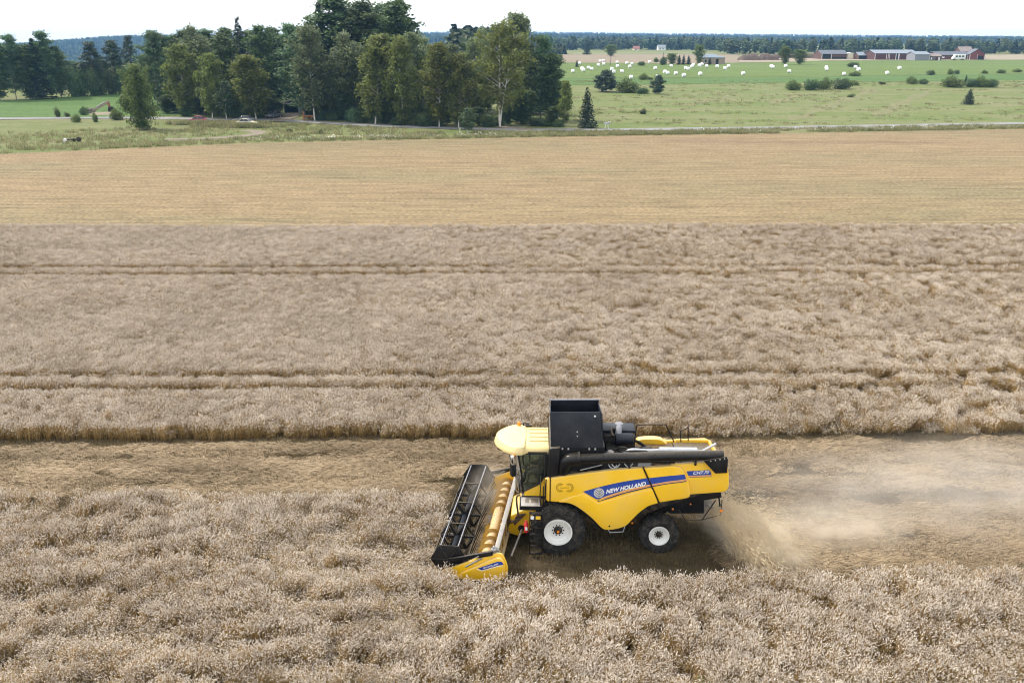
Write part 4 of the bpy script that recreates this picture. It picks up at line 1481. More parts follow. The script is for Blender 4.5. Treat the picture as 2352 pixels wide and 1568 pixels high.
def far_wood(name, X, Y, Z, h0, h1, label, conif=0.5):
    n = len(X)
    h = rng.uniform(h0, h1, n)
    w = h * rng.uniform(0.9, 1.5, n)
    rot = np.stack([np.zeros(n), np.zeros(n), rng.uniform(0, 6.28, n)], -1)
    idx = rng.integers(0, 4, n) * 2 + (rng.random(n) < conif)
    scatter(name, np.stack([X, Y, Z], -1), rot, np.stack([w, w, h], -1), idx, rng.uniform(0, 1, n), FAR, label)


for hi, (o, x, zc, y0, depth, prof, foot) in enumerate(HILLS):
    n = (9000, 7000, 9000)[hi]
    X = rng.uniform(x[0], x[-1], n)
    tt = rng.uniform(-0.48, 0.06, n)
    Y = y0 + tt * depth
    k = np.abs(X) < Y * 0.60 + 50
    X, Y, tt = X[k], Y[k], tt[k]
    kk = np.interp(tt, [p[0] for p in prof], [p[1] for p in prof])
    Z = foot + np.maximum(np.interp(X, x, zc) - foot, 0.2) * kk * 0.98 - 0.5
    far_wood('hill_forest', X, Y, Z, 9, 14, ['dark forest covering the nearer blue hill', 'forest covering the farthest blue ridge', 'blue wooded hill across the valley at the left'][hi], 0.6)


def wood_band(name, edge, depth, n, h0, h1, label, conif=0.4, gaps=0.0):
    """edge: photo points along the near foot of a distant wood; it fills depth metres behind."""
    A = np.array([ground_at(*q)[:2] for q in edge])
    s = np.r_[0, np.cumsum(np.hypot(*np.diff(A, axis=0).T))]
    t = rng.uniform(0, s[-1], n)
    X = np.interp(t, s, A[:, 0]); Y = np.interp(t, s, A[:, 1]) + rng.random(n) ** 1.4 * depth
    k = nC(X * 0.02, Y * 0.02) > gaps
    X, Y = X[k], Y[k]
    far_wood(name, X, Y, terrain(X, Y) - 0.1, h0, h1, label, conif)


wood_band('far_woodland', [(2040, 153), (2300, 152), (2500, 151), (2880, 151), (3300, 150)], 130, 460, 6, 12.5, 'mixed wood behind the red farm buildings', 0.3)
wood_band('far_woodland', [(1500, 141), (1700, 139.5), (1840, 139.5), (2060, 142)], 260, 420, 6, 14, 'garden trees round the distant houses', 0.3, 0.25)
wood_band('far_woodland', [(1590, 129), (1900, 128), (2300, 128), (2900, 128)], 700, 520, 7, 12, 'dark forest band on the plain before the hills', 0.4, 0.35)
wood_band('far_woodland', [(1260, 189), (1460, 187)], 260, 260, 13, 18, 'dark wood seen in the gap between the birch tops', 0.6)
wood_band('far_woodland', [(-300, 163), (100, 160), (230, 157), (420, 154), (520, 153)], 260, 160, 6, 10, 'dark wood at the foot of the left hill', 0.5, 0.35)
wood_band('hedge_trees', [(1330, 160), (1500, 158), (1580, 152)], 60, 60, 4, 9, 'scattered trees left of the bale field', 0.3)
for root in [o for v in TREES.values() for o in v]:
    for ch in list(root.children):
        bpy.data.objects.remove(ch)
    bpy.data.objects.remove(root)

# ------------------------------------------------------------------ the combine harvester (local axes: x to the rear, y away from the camera, z up)
COMB = empty('combine_harvester', (1.65, 29.75, 0), R(-1.5))
tag(COMB, 'yellow combine harvester with dark open grain tank cutting the wheat', 'combine harvester')


def smooth_pts(pts, n=4):
    """Catmull-Rom through an open list of points."""
    P = [pts[0]] + list(pts) + [pts[-1]]
    out = []
    for i in range(1, len(P) - 2):
        for k in range(n):
            t = k / n
            q = []
            for c in range(len(pts[0])):
                p0, p1, p2, p3 = P[i - 1][c], P[i][c], P[i + 1][c], P[i + 2][c]
                q.append(0.5 * (2 * p1 + (p2 - p0) * t + (2 * p0 - 5 * p1 + 4 * p2 - p3) * t * t + (3 * p1 - p0 - 3 * p2 + p3) * t ** 3))
            out.append(tuple(q))
    out.append(tuple(pts[-1]))
    return out


def text_part(name, body, mat, parent, x0, x1, z0, slope, y, height=None, shear=0.25, bold=0.012):
    cu = bpy.data.curves.new(name, 'FONT')
    cu.body = body
    cu.size = 1.0
    cu.shear = shear
    cu.offset = bold
    tmp = bpy.data.objects.new('text_tmp', cu)
    COL.objects.link(tmp)
    dg = bpy.context.evaluated_depsgraph_get()
    me0 = bpy.data.meshes.new_from_object(tmp.evaluated_get(dg))
    bpy.data.objects.remove(tmp)
    co = np.array([v.co[:] for v in me0.vertices])
    w = co[:, 0].max() - co[:, 0].min(); h = co[:, 1].max() - co[:, 1].min()
    tx = (co[:, 0] - co[:, 0].min()) / w * (x1 - x0) / math.cos(slope)
    ty = (co[:, 1] - co[:, 1].min()) / h * (height or h / w * (x1 - x0))
    X = x0 + tx * math.cos(slope) - ty * math.sin(slope) * 0
    Z = z0 + tx * math.sin(slope) + ty
    for v, a, b in zip(me0.vertices, X, Z):
        v.co = (a, y, b)
    me0.materials.clear()
    me0.name = name
    return link_mesh(name, me0, MAT[mat], parent)


# --- wheels
def wheel(cx, cy_, Rr, W, rim_r, s, lugs):
    """cy_: y of the tyre centre; s = -1 near side, +1 far side."""
    mb = MB()
    h = W / 2
    prof = [(-h * 0.80, rim_r), (-h * 0.98, rim_r + (Rr - rim_r) * 0.35), (-h, rim_r + (Rr - rim_r) * 0.6), (-h * 0.93, Rr * 0.93), (-h * 0.7, Rr * 0.962), (0, Rr * 0.972),
            (h * 0.7, Rr * 0.962), (h * 0.93, Rr * 0.93), (h, rim_r + (Rr - rim_r) * 0.6), (h * 0.98, rim_r + (Rr - rim_r) * 0.35), (h * 0.80, rim_r)]
    mb.lathe(prof, 40, 'y', (0, 0, 0), caps=False)
    for k in range(lugs):
        for side in (-1, 1):
            a0 = 2 * math.pi * (k + (0.5 if side > 0 else 0)) / lugs
            vs = []
            for (yy, da) in ((0.04 * side * h, 0.0), (0.98 * side * h, -0.24)):
                for rr in (Rr * 0.95, Rr * 1.022):
                    rr2 = rr if abs(yy) < h * 0.5 else rr - Rr * 0.035
                    for wd in (-0.045, 0.045):
                        a = a0 + da + wd
                        vs.append((rr2 * math.cos(a), yy, rr2 * math.sin(a)))
            mb.add(vs, [(0, 1, 3, 2), (4, 6, 7, 5), (0, 2, 6, 4), (1, 5, 7, 3), (2, 3, 7, 6), (0, 4, 5, 1)])
    w = mb.build('wheel', MAT['rubber'], COMB, smooth=40)
    w.location = (cx, cy_, Rr)
    m2 = MB()
    o = s * h
    m2.lathe([(o * 0.84, rim_r * 1.06), (o * 1.00, rim_r * 1.06), (o * 1.00, rim_r * 0.97), (o * 0.88, rim_r * 0.92), (o * 0.62, rim_r * 0.86), (o * 0.50, rim_r * 0.72), (o * 0.46, rim_r * 0.30), (o * 0.46, 0.03)], 36, 'y', caps=False)
    rm = m2.build('rim', MAT['rim_white'], w, smooth=30)
    m3 = MB()
    m3.lathe([(o * 0.4, rim_r * 0.34), (o * 0.56, rim_r * 0.32), (o * 0.60, rim_r * 0.20), (o * 0.82, rim_r * 0.17), (o * 0.86, rim_r * 0.02)], 16, 'y')
    for k in range(10):
        a = 2 * math.pi * k / 10
        c = (rim_r * 0.42 * math.cos(a), 0, rim_r * 0.42 * math.sin(a))
        m3.lathe([(o * 0.44, 0.022), (o * 0.56, 0.022)], 6, 'y', c)
    m3.build('hub', MAT['dark_machinery'], w)
    m4 = MB()
    m4.lathe([(o * 0.84, rim_r * 0.10), (o * 0.90, rim_r * 0.08), (o * 0.91, 0.005)], 12, 'y')
    m4.build('hub_cap', MAT['amber' if Rr > 0.8 else 'dark_machinery'], w)
    return w


wheel(-0.03, -1.34, 0.93, 0.74, 0.46, -1, 20)
wheel(-0.03, 1.34, 0.93, 0.74, 0.46, 1, 20)
wheel(3.45, -1.18, 0.69, 0.52, 0.335, -1, 18)
wheel(3.45, 1.18, 0.69, 0.52, 0.335, 1, 18)

# --- inner body, axles
mb = MB()
mb.prism([(-0.4, 2.95), (0.0, 3.05), (2.6, 2.95), (3.9, 2.90), (5.35, 2.92), (5.35, 2.45), (3.6, 1.75), (2.6, 1.3), (1.5, 1.15), (0.9, 1.7), (-0.3, 2.0)], -1.30, 1.30)
mb.build('inner_body', MAT['dark_machinery'], COMB, bevel=0.03)
mb = MB()
mb.box(-0.35, 3.4, -0.62, 0.62, 0.72, 2.0)
mb.build('threshing_body', MAT['brown_machinery'], COMB, bevel=0.05)
mb = MB()
mb.box(-0.2, 0.16, -0.95, 0.95, 0.74, 1.1)
mb.build('front_axle', MAT['dark_machinery'], COMB, bevel=0.03)
mb = MB()
mb.box(3.34, 3.56, -0.95, 0.95, 0.58, 0.80)
mb.box(3.3, 3.6, -0.2, 0.2, 0.5, 1.5)
mb.tube([(2.9, -0.8, 1.5), (3.3, -0.85, 1.0)], 0.05, 8)
mb.build('rear_axle', MAT['dark_machinery'], COMB, bevel=0.02)

ARCH = smooth_pts([(-0.05, 1.985), (0.24, 1.975), (0.52, 1.88), (0.89, 1.61), (1.18, 1.34), (1.43, 1.06), (1.58, 0.965)], 4)
BELLY = smooth_pts([(1.58, 0.965), (1.88, 0.985), (2.26, 1.12), (2.48, 1.36), (2.71, 1.63), (3.02, 1.89), (3.35, 2.01)], 4)
for s, nm in ((-1, 'near'), (1, 'far')):
    y_in, y_out = s * 1.34, s * 1.50
    # upper side panel
    mb = MB()
    top = smooth_pts([(-0.30, 2.87), (0.6, 3.03), (1.49, 3.165), (2.2, 3.245), (2.76, 3.30)], 4)
    mb.prism(top + [(3.34, 2.02)] + BELLY[::-1][1:] + ARCH[::-1][1:] + [(-0.30, 2.0)], y_in, y_out)
    if s > 0: mb.v = [(x, y, z - 0.30 * max(0.0, min(1.0, (z - 2.4) / 0.5)) * (1 if x > 1.4 else 0)) for x, y, z in mb.v]
    sp = mb.build('side_panel', MAT['yellow'], COMB, bevel=0.045, seg=3, smooth=50)
    # lower panel, standing proud below the crease
    mb = MB()
    crease = smooth_pts([(-0.02, 2.03), (0.45, 2.22), (0.82, 2.34)], 3) + [(1.29, 1.985)] + smooth_pts([(1.36, 1.97), (1.55, 2.04), (2.2, 2.27), (2.81, 2.455), (3.12, 2.535)], 3)
    mb.prism(crease + [(3.335, 2.02)] + BELLY[::-1][1:] + ARCH[::-1][1:-1], y_in + s * 0.05, y_out + s * 0.034)
    mb.build('arch_panel', MAT['yellow'], COMB, bevel=0.03, seg=3, smooth=50)
    # narrow front strip
    mb = MB()
    mb.prism([(-0.49, 2.84), (-0.335, 2.865), (-0.335, 1.99), (-0.40, 2.0), (-0.47, 2.08)], y_in, y_out - s * 0.01)
    mb.build('front_strip', MAT['yellow'], COMB, bevel=0.03, seg=2, smooth=50)
    # middle panel behind the slanting joint
    mb = MB()
    mp = smooth_pts([(2.81, 3.305), (3.4, 3.36), (3.85, 3.395), (4.06, 3.32), (4.17, 3.17), (4.24, 2.97), (4.34, 2.78), (4.395, 2.5), (4.40, 2.28), (4.25, 2.185), (3.8, 2.10), (3.39, 2.02)], 4)
    mb.prism(mp, y_in, y_out + s * 0.03)
    if s > 0: mb.v = [(x, y, z - 0.36 * max(0.0, min(1.0, (z - 2.4) / 0.5))) for x, y, z in mb.v]
    mb.build('middle_panel', MAT['yellow'], COMB, bevel=0.05, seg=3, smooth=50)
    # rear panel
    mb = MB()
    rp = [(3.7, 3.42), (4.81, 3.50), (5.35, 3.52), (5.58, 3.42), (5.66, 3.1), (5.70, 2.64), (5.64, 2.46), (5.52, 2.40), (4.38, 2.29), (3.7, 2.6)]
    mb.prism(rp, y_in - s * 0.02, s * 1.45)
    if s > 0: mb.v = [(x, y, z - 0.40 * max(0.0, min(1.0, (z - 2.4) / 0.5))) for x, y, z in mb.v]
    mb.build('rear_panel', MAT['yellow'], COMB, bevel=0.05, seg=3, smooth=50)
    # black wheel-arch liner
    mb = MB()
    inner = [(a - 0.10, b - 0.02) for a, b in ARCH]
    mb.prism([(a - 0.015, b - 0.012) for a, b in ARCH] + [(ARCH[-1][0] - 0.13, ARCH[-1][1] + 0.02)] + inner[::-1], s * 0.75, s * 1.44)
    mb.build('wheel_arch', MAT['black'], COMB, smooth=50)

# decals on the near side (thin film lying on the panels)
y1 = -1.5045
mb = MB()
mb.prism(smooth_pts([(0.79, 2.40), (1.5, 2.625), (2.2, 2.80), (2.945, 2.935)], 3) + [(3.055, 2.70)] + smooth_pts([(2.81, 2.645), (2.2, 2.47), (1.55, 2.225), (1.36, 2.12)], 3) + [(1.24, 2.12)], y1, -1.49)
mb.build('blue_decal', MAT['decal_blue'], COMB, smooth=0)
mb = MB()
mb.prism(smooth_pts([(1.42, 2.115), (1.55, 2.195), (2.2, 2.44), (3.07, 2.685)], 3) + [(3.085, 2.65)] + smooth_pts([(2.2, 2.405), (1.55, 2.16)], 3), y1 - 0.001, -1.49)
mb.build('pink_stripe', MAT['decal_pink'], COMB, smooth=0)
mb = MB()
mb.prism(smooth_pts([(1.27, 2.07), (1.40, 2.075), (1.55, 2.14), (2.2, 2.385), (3.09, 2.635)], 3) + [(3.10, 2.60)] + smooth_pts([(2.2, 2.345), (1.55, 2.10), (1.31, 2.03)], 3), y1 - 0.002, -1.49)
mb.build('navy_stripe', MAT['decal_navy'], COMB, smooth=0)
y2 = -1.5345
mb = MB()
mb.prism(smooth_pts([(2.985, 2.945), (3.6, 3.03), (4.0, 3.075), (4.165, 3.10)], 3) + [(4.235, 2.93)] + smooth_pts([(4.0, 2.88), (3.6, 2.825), (3.09, 2.715)], 3), y2, -1.52)
mb.build('blue_decal', MAT['decal_blue'], COMB, smooth=0)
for (c0, c1, mt, dy) in ((0.0, 0.035, 'decal_pink', 0.001), (0.05, 0.08, 'decal_navy', 0.002)):
    mb = MB()
    lo = smooth_pts([(3.10, 2.70 - c0), (3.6, 2.81 - c0), (4.0, 2.865 - c0), (4.245, 2.915 - c0)], 3)
    hi = smooth_pts([(3.115, 2.70 - c1), (3.6, 2.81 - c1), (4.0, 2.865 - c1), (4.25, 2.915 - c1)], 3)
    mb.prism(lo + hi[::-1], y2 - dy, -1.52)
    mb.build('pink_stripe' if 'pink' in mt else 'navy_stripe', MAT[mt], COMB, smooth=0)
y3 = -1.4545
mb = MB()
mb.prism([(4.24, 3.175), (4.99, 3.235), (5.03, 3.20), (5.09, 3.05), (4.31, 3.01)], y3, -1.44)
mb.build('blue_decal', MAT['decal_blue'], COMB, smooth=0)
mb = MB()
mb.prism([(4.315, 2.995), (5.095, 3.035), (5.10, 3.01), (4.325, 2.97)], y3 - 0.001, -1.44)
mb.build('pink_stripe', MAT['decal_pink'], COMB, smooth=0)
mb = MB()
mb.prism([(4.33, 2.96), (5.10, 3.0), (5.10, 2.985), (4.335, 2.945)], y3 - 0.002, -1.44)
mb.build('navy_stripe', MAT['decal_navy'], COMB, smooth=0)
text_part('lettering', 'NEW HOLLAND', 'decal_white', COMB, 1.57, 2.90, 2.325, math.atan(0.325 / 1.33), y1 - 0.004, 0.160, 0.20, 0.042)['label'] = 'bold white lettering on the blue stripe'
text_part('lettering', 'CH7.70', 'decal_white', COMB, 4.47, 5.00, 3.055, math.atan(0.05 / 0.53), y3 - 0.004, 0.118, 0.30, 0.020)['label'] = 'white model number on the rear panel'
# round leaf emblem
mb = MB()
mb.prism([(1.335 + 0.178 * math.cos(t), 2.355 + 0.182 * math.sin(t)) for t in np.linspace(0, 6.283, 28, endpoint=False)], y1 - 0.003, -1.49)
em = mb.build('leaf_emblem', MAT['decal_silver'], COMB, smooth=0)
mb = MB()
for sd in (-1, 1):
    for k in range(3):
        z0 = 2.20 + k * 0.09
        x1_ = 0.150 - 0.030 * k
        mb.prism([(1.335, z0), (1.335, z0 + 0.022), (1.335 + sd * x1_, z0 + 0.02 + x1_ * 0.95), (1.335 + sd * (x1_ + 0.008), z0 + x1_ * 0.95)], y1 - 0.006, y1 - 0.002)
mb.prism([(1.328, 2.06), (1.342, 2.06), (1.340, 2.5), (1.330, 2.5)], y1 - 0.006, y1 - 0.002)
mb.build('leaf_veins', MAT['decal_slate'], em, smooth=0)
# linked double-ring emblem on the front panel
mb = MB()
for cx_, a0, a1 in ((0.02, 0.9, 5.4), (0.32, -2.24, 2.26)):
    for rr, wd in ((0.160, 0.040), (0.100, 0.026)):
        ts = np.linspace(a0, a1, 18)
        outer = [(cx_ + rr * 0.95 * math.cos(t), 2.535 + rr * 1.05 * math.sin(t)) for t in ts]
        inn = [(cx_ + (rr - wd) * 0.95 * math.cos(t), 2.535 + (rr - wd) * 1.05 * math.sin(t)) for t in ts]
        for i in range(17):
            mb.prism([outer[i], outer[i + 1], inn[i + 1], inn[i]], y1, -1.495)
mb.prism([(0.02, 2.515), (0.32, 2.525), (0.32, 2.555), (0.02, 2.545)], y1 - 0.001, -1.495)
mb.build('ring_emblem', MAT['emblem_ochre'], COMB, smooth=0)

# rear hood and deck
mb = MB()
mb.prism([(5.44, 3.48), (5.51, 3.46), (5.60, 3.36), (5.67, 3.05), (5.69, 2.64), (5.62, 2.46), (5.50, 2.42), (5.44, 2.42)], -1.31, 1.31)
mb.v = [(x, y, z - (0.155 * (y + 1.31) if z > 2.9 else 0)) for x, y, z in mb.v]
mb.build('rear_hood', MAT['yellow'], COMB, bevel=0.06, seg=3, smooth=50)
mb = MB()
mb.box(4.25, 5.46, 1.24, 1.33, 2.9, 3.13)
mb.build('hood_side', MAT['yellow'], COMB, bevel=0.05, seg=3, smooth=50)
mb = MB()
mb.hexa([(4.15, -1.12, 3.22), (5.43, -1.12, 3.22), (5.43, 1.23, 2.95), (4.15, 1.23, 2.95), (4.15, -1.12, 3.28), (5.43, -1.12, 3.28), (5.43, 1.23, 3.01), (4.15, 1.23, 3.01)])
mb.lathe([(0, 0.13), (0.10, 0.13), (0.12, 0.10)], 16, 'z', (4.75, 0.35, 3.06))
mb.box(4.3, 5.2, -0.6, -0.1, 3.20, 3.32)
mb.build('cooling_screen', MAT['black'], COMB, bevel=0.01)
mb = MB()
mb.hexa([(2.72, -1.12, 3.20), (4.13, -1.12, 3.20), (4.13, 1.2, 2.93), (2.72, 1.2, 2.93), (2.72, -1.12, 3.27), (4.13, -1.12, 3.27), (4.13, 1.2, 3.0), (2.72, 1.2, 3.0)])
mb.build('engine_deck', MAT['brown_machinery'], COMB, bevel=0.02)  # yellow deck in brown: shade on its inner faces put into the colour
mb = MB()
hp = smooth_pts([(2.80, 2.95), (2.86, 3.14), (3.1, 3.20), (3.5, 3.21), (3.75, 3.16), (3.98, 2.95)], 4)
mb.prism(hp, 1.05, 1.36)
mb.build('engine_hood', MAT['yellow'], COMB, bevel=0.05, seg=3, smooth=50)

# --- unloading tube folded along the side
mb = MB()
mb.tube(smooth_pts([(0.12, -1.20, 2.95), (0.14, -1.32, 3.25), (0.26, -1.40, 3.50), (0.50, -1.44, 3.585), (0.62, -1.44, 3.59)], 4), 0.22, 18)
mb.tube([(0.62, -1.44, 3.59), (5.42, -1.47, 3.80)], 0.164, 20)
tb = mb.build('unloading_tube', MAT['black_gloss'], COMB, smooth=40)
mb = MB()
mb.lathe([(0, 0.24), (0.05, 0.24)], 22, 'x', (0.60, -1.44, 3.59))
for k in range(14):
    a = 2 * math.pi * k / 14
    mb.lathe([(-0.015, 0.016), (0.065, 0.016)], 6, 'x', (0.60, -1.44 + 0.215 * math.cos(a), 3.59 + 0.215 * math.sin(a)))
mb.build('flange', MAT['black'], tb)
mb = MB()
mb.prism([(4.74, 3.66), (5.50, 3.82), (5.55, 3.70), (5.56, 3.22), (5.16, 3.20)], -1.66, -1.60)
mb.build('tube_end_plate', MAT['black'], COMB, bevel=0.015)
mb = MB()
for k in range(4):
    mb.lathe([(0, 0.022), (-0.02, 0.018)], 8, 'y', (4.98 + k * 0.15, -1.66, 3.66 + k * 0.03))
mb.build('plate_bolts', MAT['galvanised'], COMB)
mb = MB()
mb.prism([(0.9, 3.40), (5.42, 3.62), (5.42, 3.66), (0.9, 3.46)], -1.50, -1.30)
mb.box(2.3, 2.36, -1.46, -1.2, 3.15, 3.45)
mb.box(4.5, 4.56, -1.46, -1.2, 3.40, 3.65)
mb.build('tube_cradle', MAT['black'], COMB)

# --- dark upper front body and details between panel and tube
mb = MB()
mb.prism([(-0.42, 2.90), (-0.08, 2.96), (0.0, 3.98), (-0.36, 3.94)], -1.45, 1.40)
mb.build('front_bulkhead', MAT['black'], COMB, bevel=0.02)
mb = MB()
mb.prism([(-0.06, 2.93), (1.50, 3.19), (1.50, 3.92), (0.0, 3.92)], -1.22, 1.28)
mb.build('tank_base', MAT['black'], COMB, bevel=0.02)
mb = MB()
for i, (x, z) in enumerate(((1.62, 3.2), (1.72, 3.24), (2.15, 3.26))):
    mb.tube(smooth_pts([(x, -1.30, z + 0.18), (x + 0.05, -1.37, z + 0.08), (x + 0.18, -1.37, z), (x + 0.30, -1.33, z + 0.12)], 3), 0.018, 6)
mb.tube([(0.68, -1.37, 3.13), (1.42, -1.37, 3.34)], 0.02, 6)
mb.build('hydraulic_hoses', MAT['galvanised'], COMB)
mb = MB()
mb.box(2.62, 3.05, -1.40, -1.28, 3.30, 3.44)
mb.build('battery_box', MAT['wall_grey'], COMB, bevel=0.01)
mb = MB()
for k in range(3):
    mb.box(3.08, 3.85, -1.38, -1.30, 3.395 + k * 0.035, 3.415 + k * 0.035)
mb.build('cooling_grille', MAT['black'], COMB)

# --- grain tank with raised flaps
mb = MB()
NF = [(-0.31, -1.30, 3.90), (1.43, -1.30, 3.92), (1.33, -1.62, 5.06), (-0.37, -1.62, 5.03)]
mb.hexa([(-0.31, -1.30, 3.90), (1.43, -1.30, 3.92), (1.43, -1.27, 3.92), (-0.31, -1.27, 3.90), (-0.35, -1.17, 5.14), (1.31, -1.17, 5.17), (1.31, -1.14, 5.17), (-0.35, -1.14, 5.14)])
tk = mb.build('tank_flap', MAT['tank_grey'], COMB, bevel=0.008)
tk['label'] = 'blue-grey raised flap of the grain tank facing the camera'
mb = MB()
for (a, b) in ((1.14, 5.02), (0.56, 4.48), (0.57, 4.33)):
    y = -1.30 + 0.13 * (b - 3.9) / 1.25 - 0.004
    mb.lathe([(0, 0.035 if b > 4.8 else 0.02), (-0.015, 0.02)], 10, 'y', (a, y, b))
mb.build('reflectors', MAT['lamp_lens'], tk)
mb = MB()
mb.hexa([(-0.31, 1.0, 3.90), (1.43, 1.0, 3.92), (1.43, 1.04, 3.92), (-0.31, 1.04, 3.90), (-0.30, 0.74, 4.79), (1.40, 0.74, 4.82), (1.40, 0.78, 4.82), (-0.30, 0.78, 4.79)])
mb.build('tank_flap', MAT['tank_grey'], COMB, bevel=0.008)
for x0, x1 in ((-0.31, -0.35), (1.43, 1.36)):
    mb = MB()
    w = 0.03
    mb.hexa([(x0, -1.27, 3.9), (x0 + w, -1.27, 3.9), (x0 + w, 1.0, 3.9), (x0, 1.0, 3.9), (x1, -1.14, 5.10), (x1 + w, -1.14, 5.10), (x1 + w, 0.74, 4.77), (x1, 0.74, 4.77)])
    mb.build('tank_wall', MAT['tank_grey'], COMB)
mb = MB()
mb.box(-0.28, 1.40, -1.25, 1.0, 3.86, 3.92)
mb.build('tank_floor', MAT['black'], COMB)
mb = MB()
mb.tube([(-0.36, 0.76, 4.81), (1.42, 0.76, 4.84)], 0.03, 8)
mb.build('flap_lip', MAT['wall_grey'], COMB)
mb = MB()
for x in (0.05, 0.25, 0.95, 1.15):
    mb.box(x, x + 0.05, -1.335, -1.30, 3.86, 3.92)
mb.build('flap_hinges', MAT['galvanised'], COMB)

# --- engine
mb = MB()
mb.box(1.56, 2.66, 0.0, 0.95, 3.2, 3.78)
mb.box(1.62, 2.3, -0.5, 0.0, 3.2, 3.5)
eng = mb.build('engine', MAT['dark_machinery'], COMB, bevel=0.04)
mb = MB()
mb.box(1.54, 2.68, 0.28, 0.98, 3.78, 3.88)
mb.build('engine_cover', MAT['tank_grey'], eng, bevel=0.03)
mb = MB()
mb.lathe([(1.95, 0.12), (1.97, 0.19), (2.55, 0.19), (2.58, 0.14)], 18, 'x', (0, -0.05, 3.72))
mb.build('air_cleaner', MAT['tank_grey'], eng)
mb = MB()
mb.tube(smooth_pts([(2.05, 0.0, 3.82), (2.08, 0.12, 3.98), (2.10, 0.3, 4.05)], 4), 0.11, 14)
mb.lathe([(0, 0.15), (0.10, 0.15), (0.13, 0.09)], 16, 'z', (2.1, 0.34, 4.02))
mb.build('air_intake', MAT['wall_grey'], eng)
mb = MB()
mb.tube(smooth_pts([(1.85, -0.2, 3.86), (1.80, 0.1, 4.0), (1.95, 0.2, 3.95)], 4), 0.05, 8)
mb.tube(smooth_pts([(1.6, -0.75, 3.4), (1.9, -0.78, 3.55), (2.15, -0.75, 3.42), (2.35, -0.7, 3.55), (2.5, -0.7, 3.4)], 4), 0.025, 6)
mb.tube(smooth_pts([(1.9, -0.5, 3.4), (2.1, -0.55, 3.62), (2.4, -0.5, 3.5)], 4), 0.03, 6)
mb.lathe([(-0.06, 0.16), (0.06, 0.16)], 14, 'y', (2.25, -0.62, 3.35))
mb.build('engine_hoses', MAT['black'], eng)
mb = MB()
mb.lathe([(3.22, 0.11), (3.26, 0.13), (3.58, 0.13), (3.62, 0.08)], 14, 'z', (1.72, -0.85, 0))
mb.build('oil_filter', MAT['beam_grey'], eng)
mb = MB()
mb.lathe([(3.36, 0.06), (3.40, 0.115), (4.66, 0.115), (4.70, 0.06)], 18, 'x', (0, -0.78, 3.62))
mf = mb.build('muffler', MAT['galvanised'], COMB)
mb = MB()
mb.tube(smooth_pts([(1.78, -0.9, 3.34), (2.05, -0.86, 3.40), (2.32, -0.82, 3.60), (2.55, -0.80, 3.64), (3.0, -0.78, 3.60), (3.40, -0.78, 3.62)], 4), 0.058, 10)
mb.tube([(4.66, -0.78, 3.62), (4.85, -0.74, 3.58), (5.34, -0.55, 3.78)], 0.045, 10)
mb.build('exhaust_pipe', MAT['galvanised'], mf)
mb = MB()
mb.tube(smooth_pts([(2.70, 0.55, 3.30), (2.74, 0.55, 3.88), (2.82, 0.6, 3.96), (3.70, 0.6, 3.98), (3.80, 0.6, 3.92), (4.10, 0.6, 3.32)], 3), 0.022, 6)
mb.build('guard_rail', MAT['black'], COMB)
mb = MB()
mb.tube(smooth_pts([(4.34, 0.55, 3.34), (4.31, 0.55, 3.72), (4.40, 0.58, 3.80), (4.56, 0.6, 3.86)], 3), 0.02, 6)
mb.tube([(4.60, 0.6, 3.36), (4.56, 0.6, 4.02)], 0.02, 6)
mb.build('guard_rail', MAT['black'], COMB)
mb = MB()
mb.tube(smooth_pts([(2.05, -0.95, 3.62), (2.2, -0.95, 3.66), (2.85, -0.95, 3.68), (2.97, -0.95, 3.62), (3.0, -0.95, 3.34)], 3), 0.02, 6)
mb.build('guard_rail', MAT['black'], COMB)
mb = MB()
mb.box(2.85, 3.25, -0.35, 0.1, 3.10, 3.36); mb.box(3.45, 3.75, -0.45, 0.25, 3.08, 3.26)
mb.lathe([(3.1, 0.16), (3.42, 0.16), (3.46, 0.10)], 14, 'z', (3.98, -0.2, 0))
mb.tube(smooth_pts([(2.70, -0.45, 3.45), (2.95, -0.55, 3.42), (3.2, -0.5, 3.28), (3.6, -0.5, 3.30), (3.95, -0.35, 3.34)], 4), 0.05, 8)
mb.tube(smooth_pts([(2.68, 0.25, 3.5), (2.85, 0.3, 3.4), (3.1, 0.4, 3.16)], 4), 0.06, 8)
mb.build('engine_bay_parts', MAT['dark_machinery'], COMB, bevel=0.02)
mb = MB()
mb.lathe([(0, 0.055), (0.03, 0.055), (0.05, 0.03)], 12, 'x', (5.45, -0.95, 3.5))
mb.box(5.33, 5.42, -1.02, -0.88, 3.45, 3.60)
mb.build('warning_lamp', MAT['amber'], COMB, bevel=0.01)

# --- rear chopper, frames, small lamps
mb = MB()
mb.prism([(3.45, 2.10), (5.5, 2.44), (5.58, 1.98), (4.98, 1.86), (5.02, 1.36), (3.85, 1.34), (3.45, 1.6)], -1.02, 1.02)
mb.build('straw_chopper', MAT['black'], COMB, bevel=0.02)
mb = MB()
mb.box(4.98, 5.4, -0.8, 0.8, 1.42, 1.50)
for k in range(5):
    mb.box(4.95, 5.45, -0.8 + k * 0.38, -0.78 + k * 0.38, 1.28, 1.46, rot=(0, 0, R(-12 + 6 * k)))
mb.build('spreader_vanes', MAT['beam_grey'], COMB)
mb = MB()
mb.tube([(4.12, -1.15, 1.55), (4.35, -1.25, 1.22), (4.92, -1.25, 1.25), (5.35, -1.15, 1.95)], 0.022, 6)
mb.tube([(4.92, -1.25, 1.25), (5.55, -1.2, 1.42), (5.58, -1.1, 1.95)], 0.018, 6)
mb.tube([(5.50, -0.9, 2.0), (5.56, -0.95, 1.6)], 0.03, 6)
mb.build('spreader_frame', MAT['black'], COMB)
mb = MB()
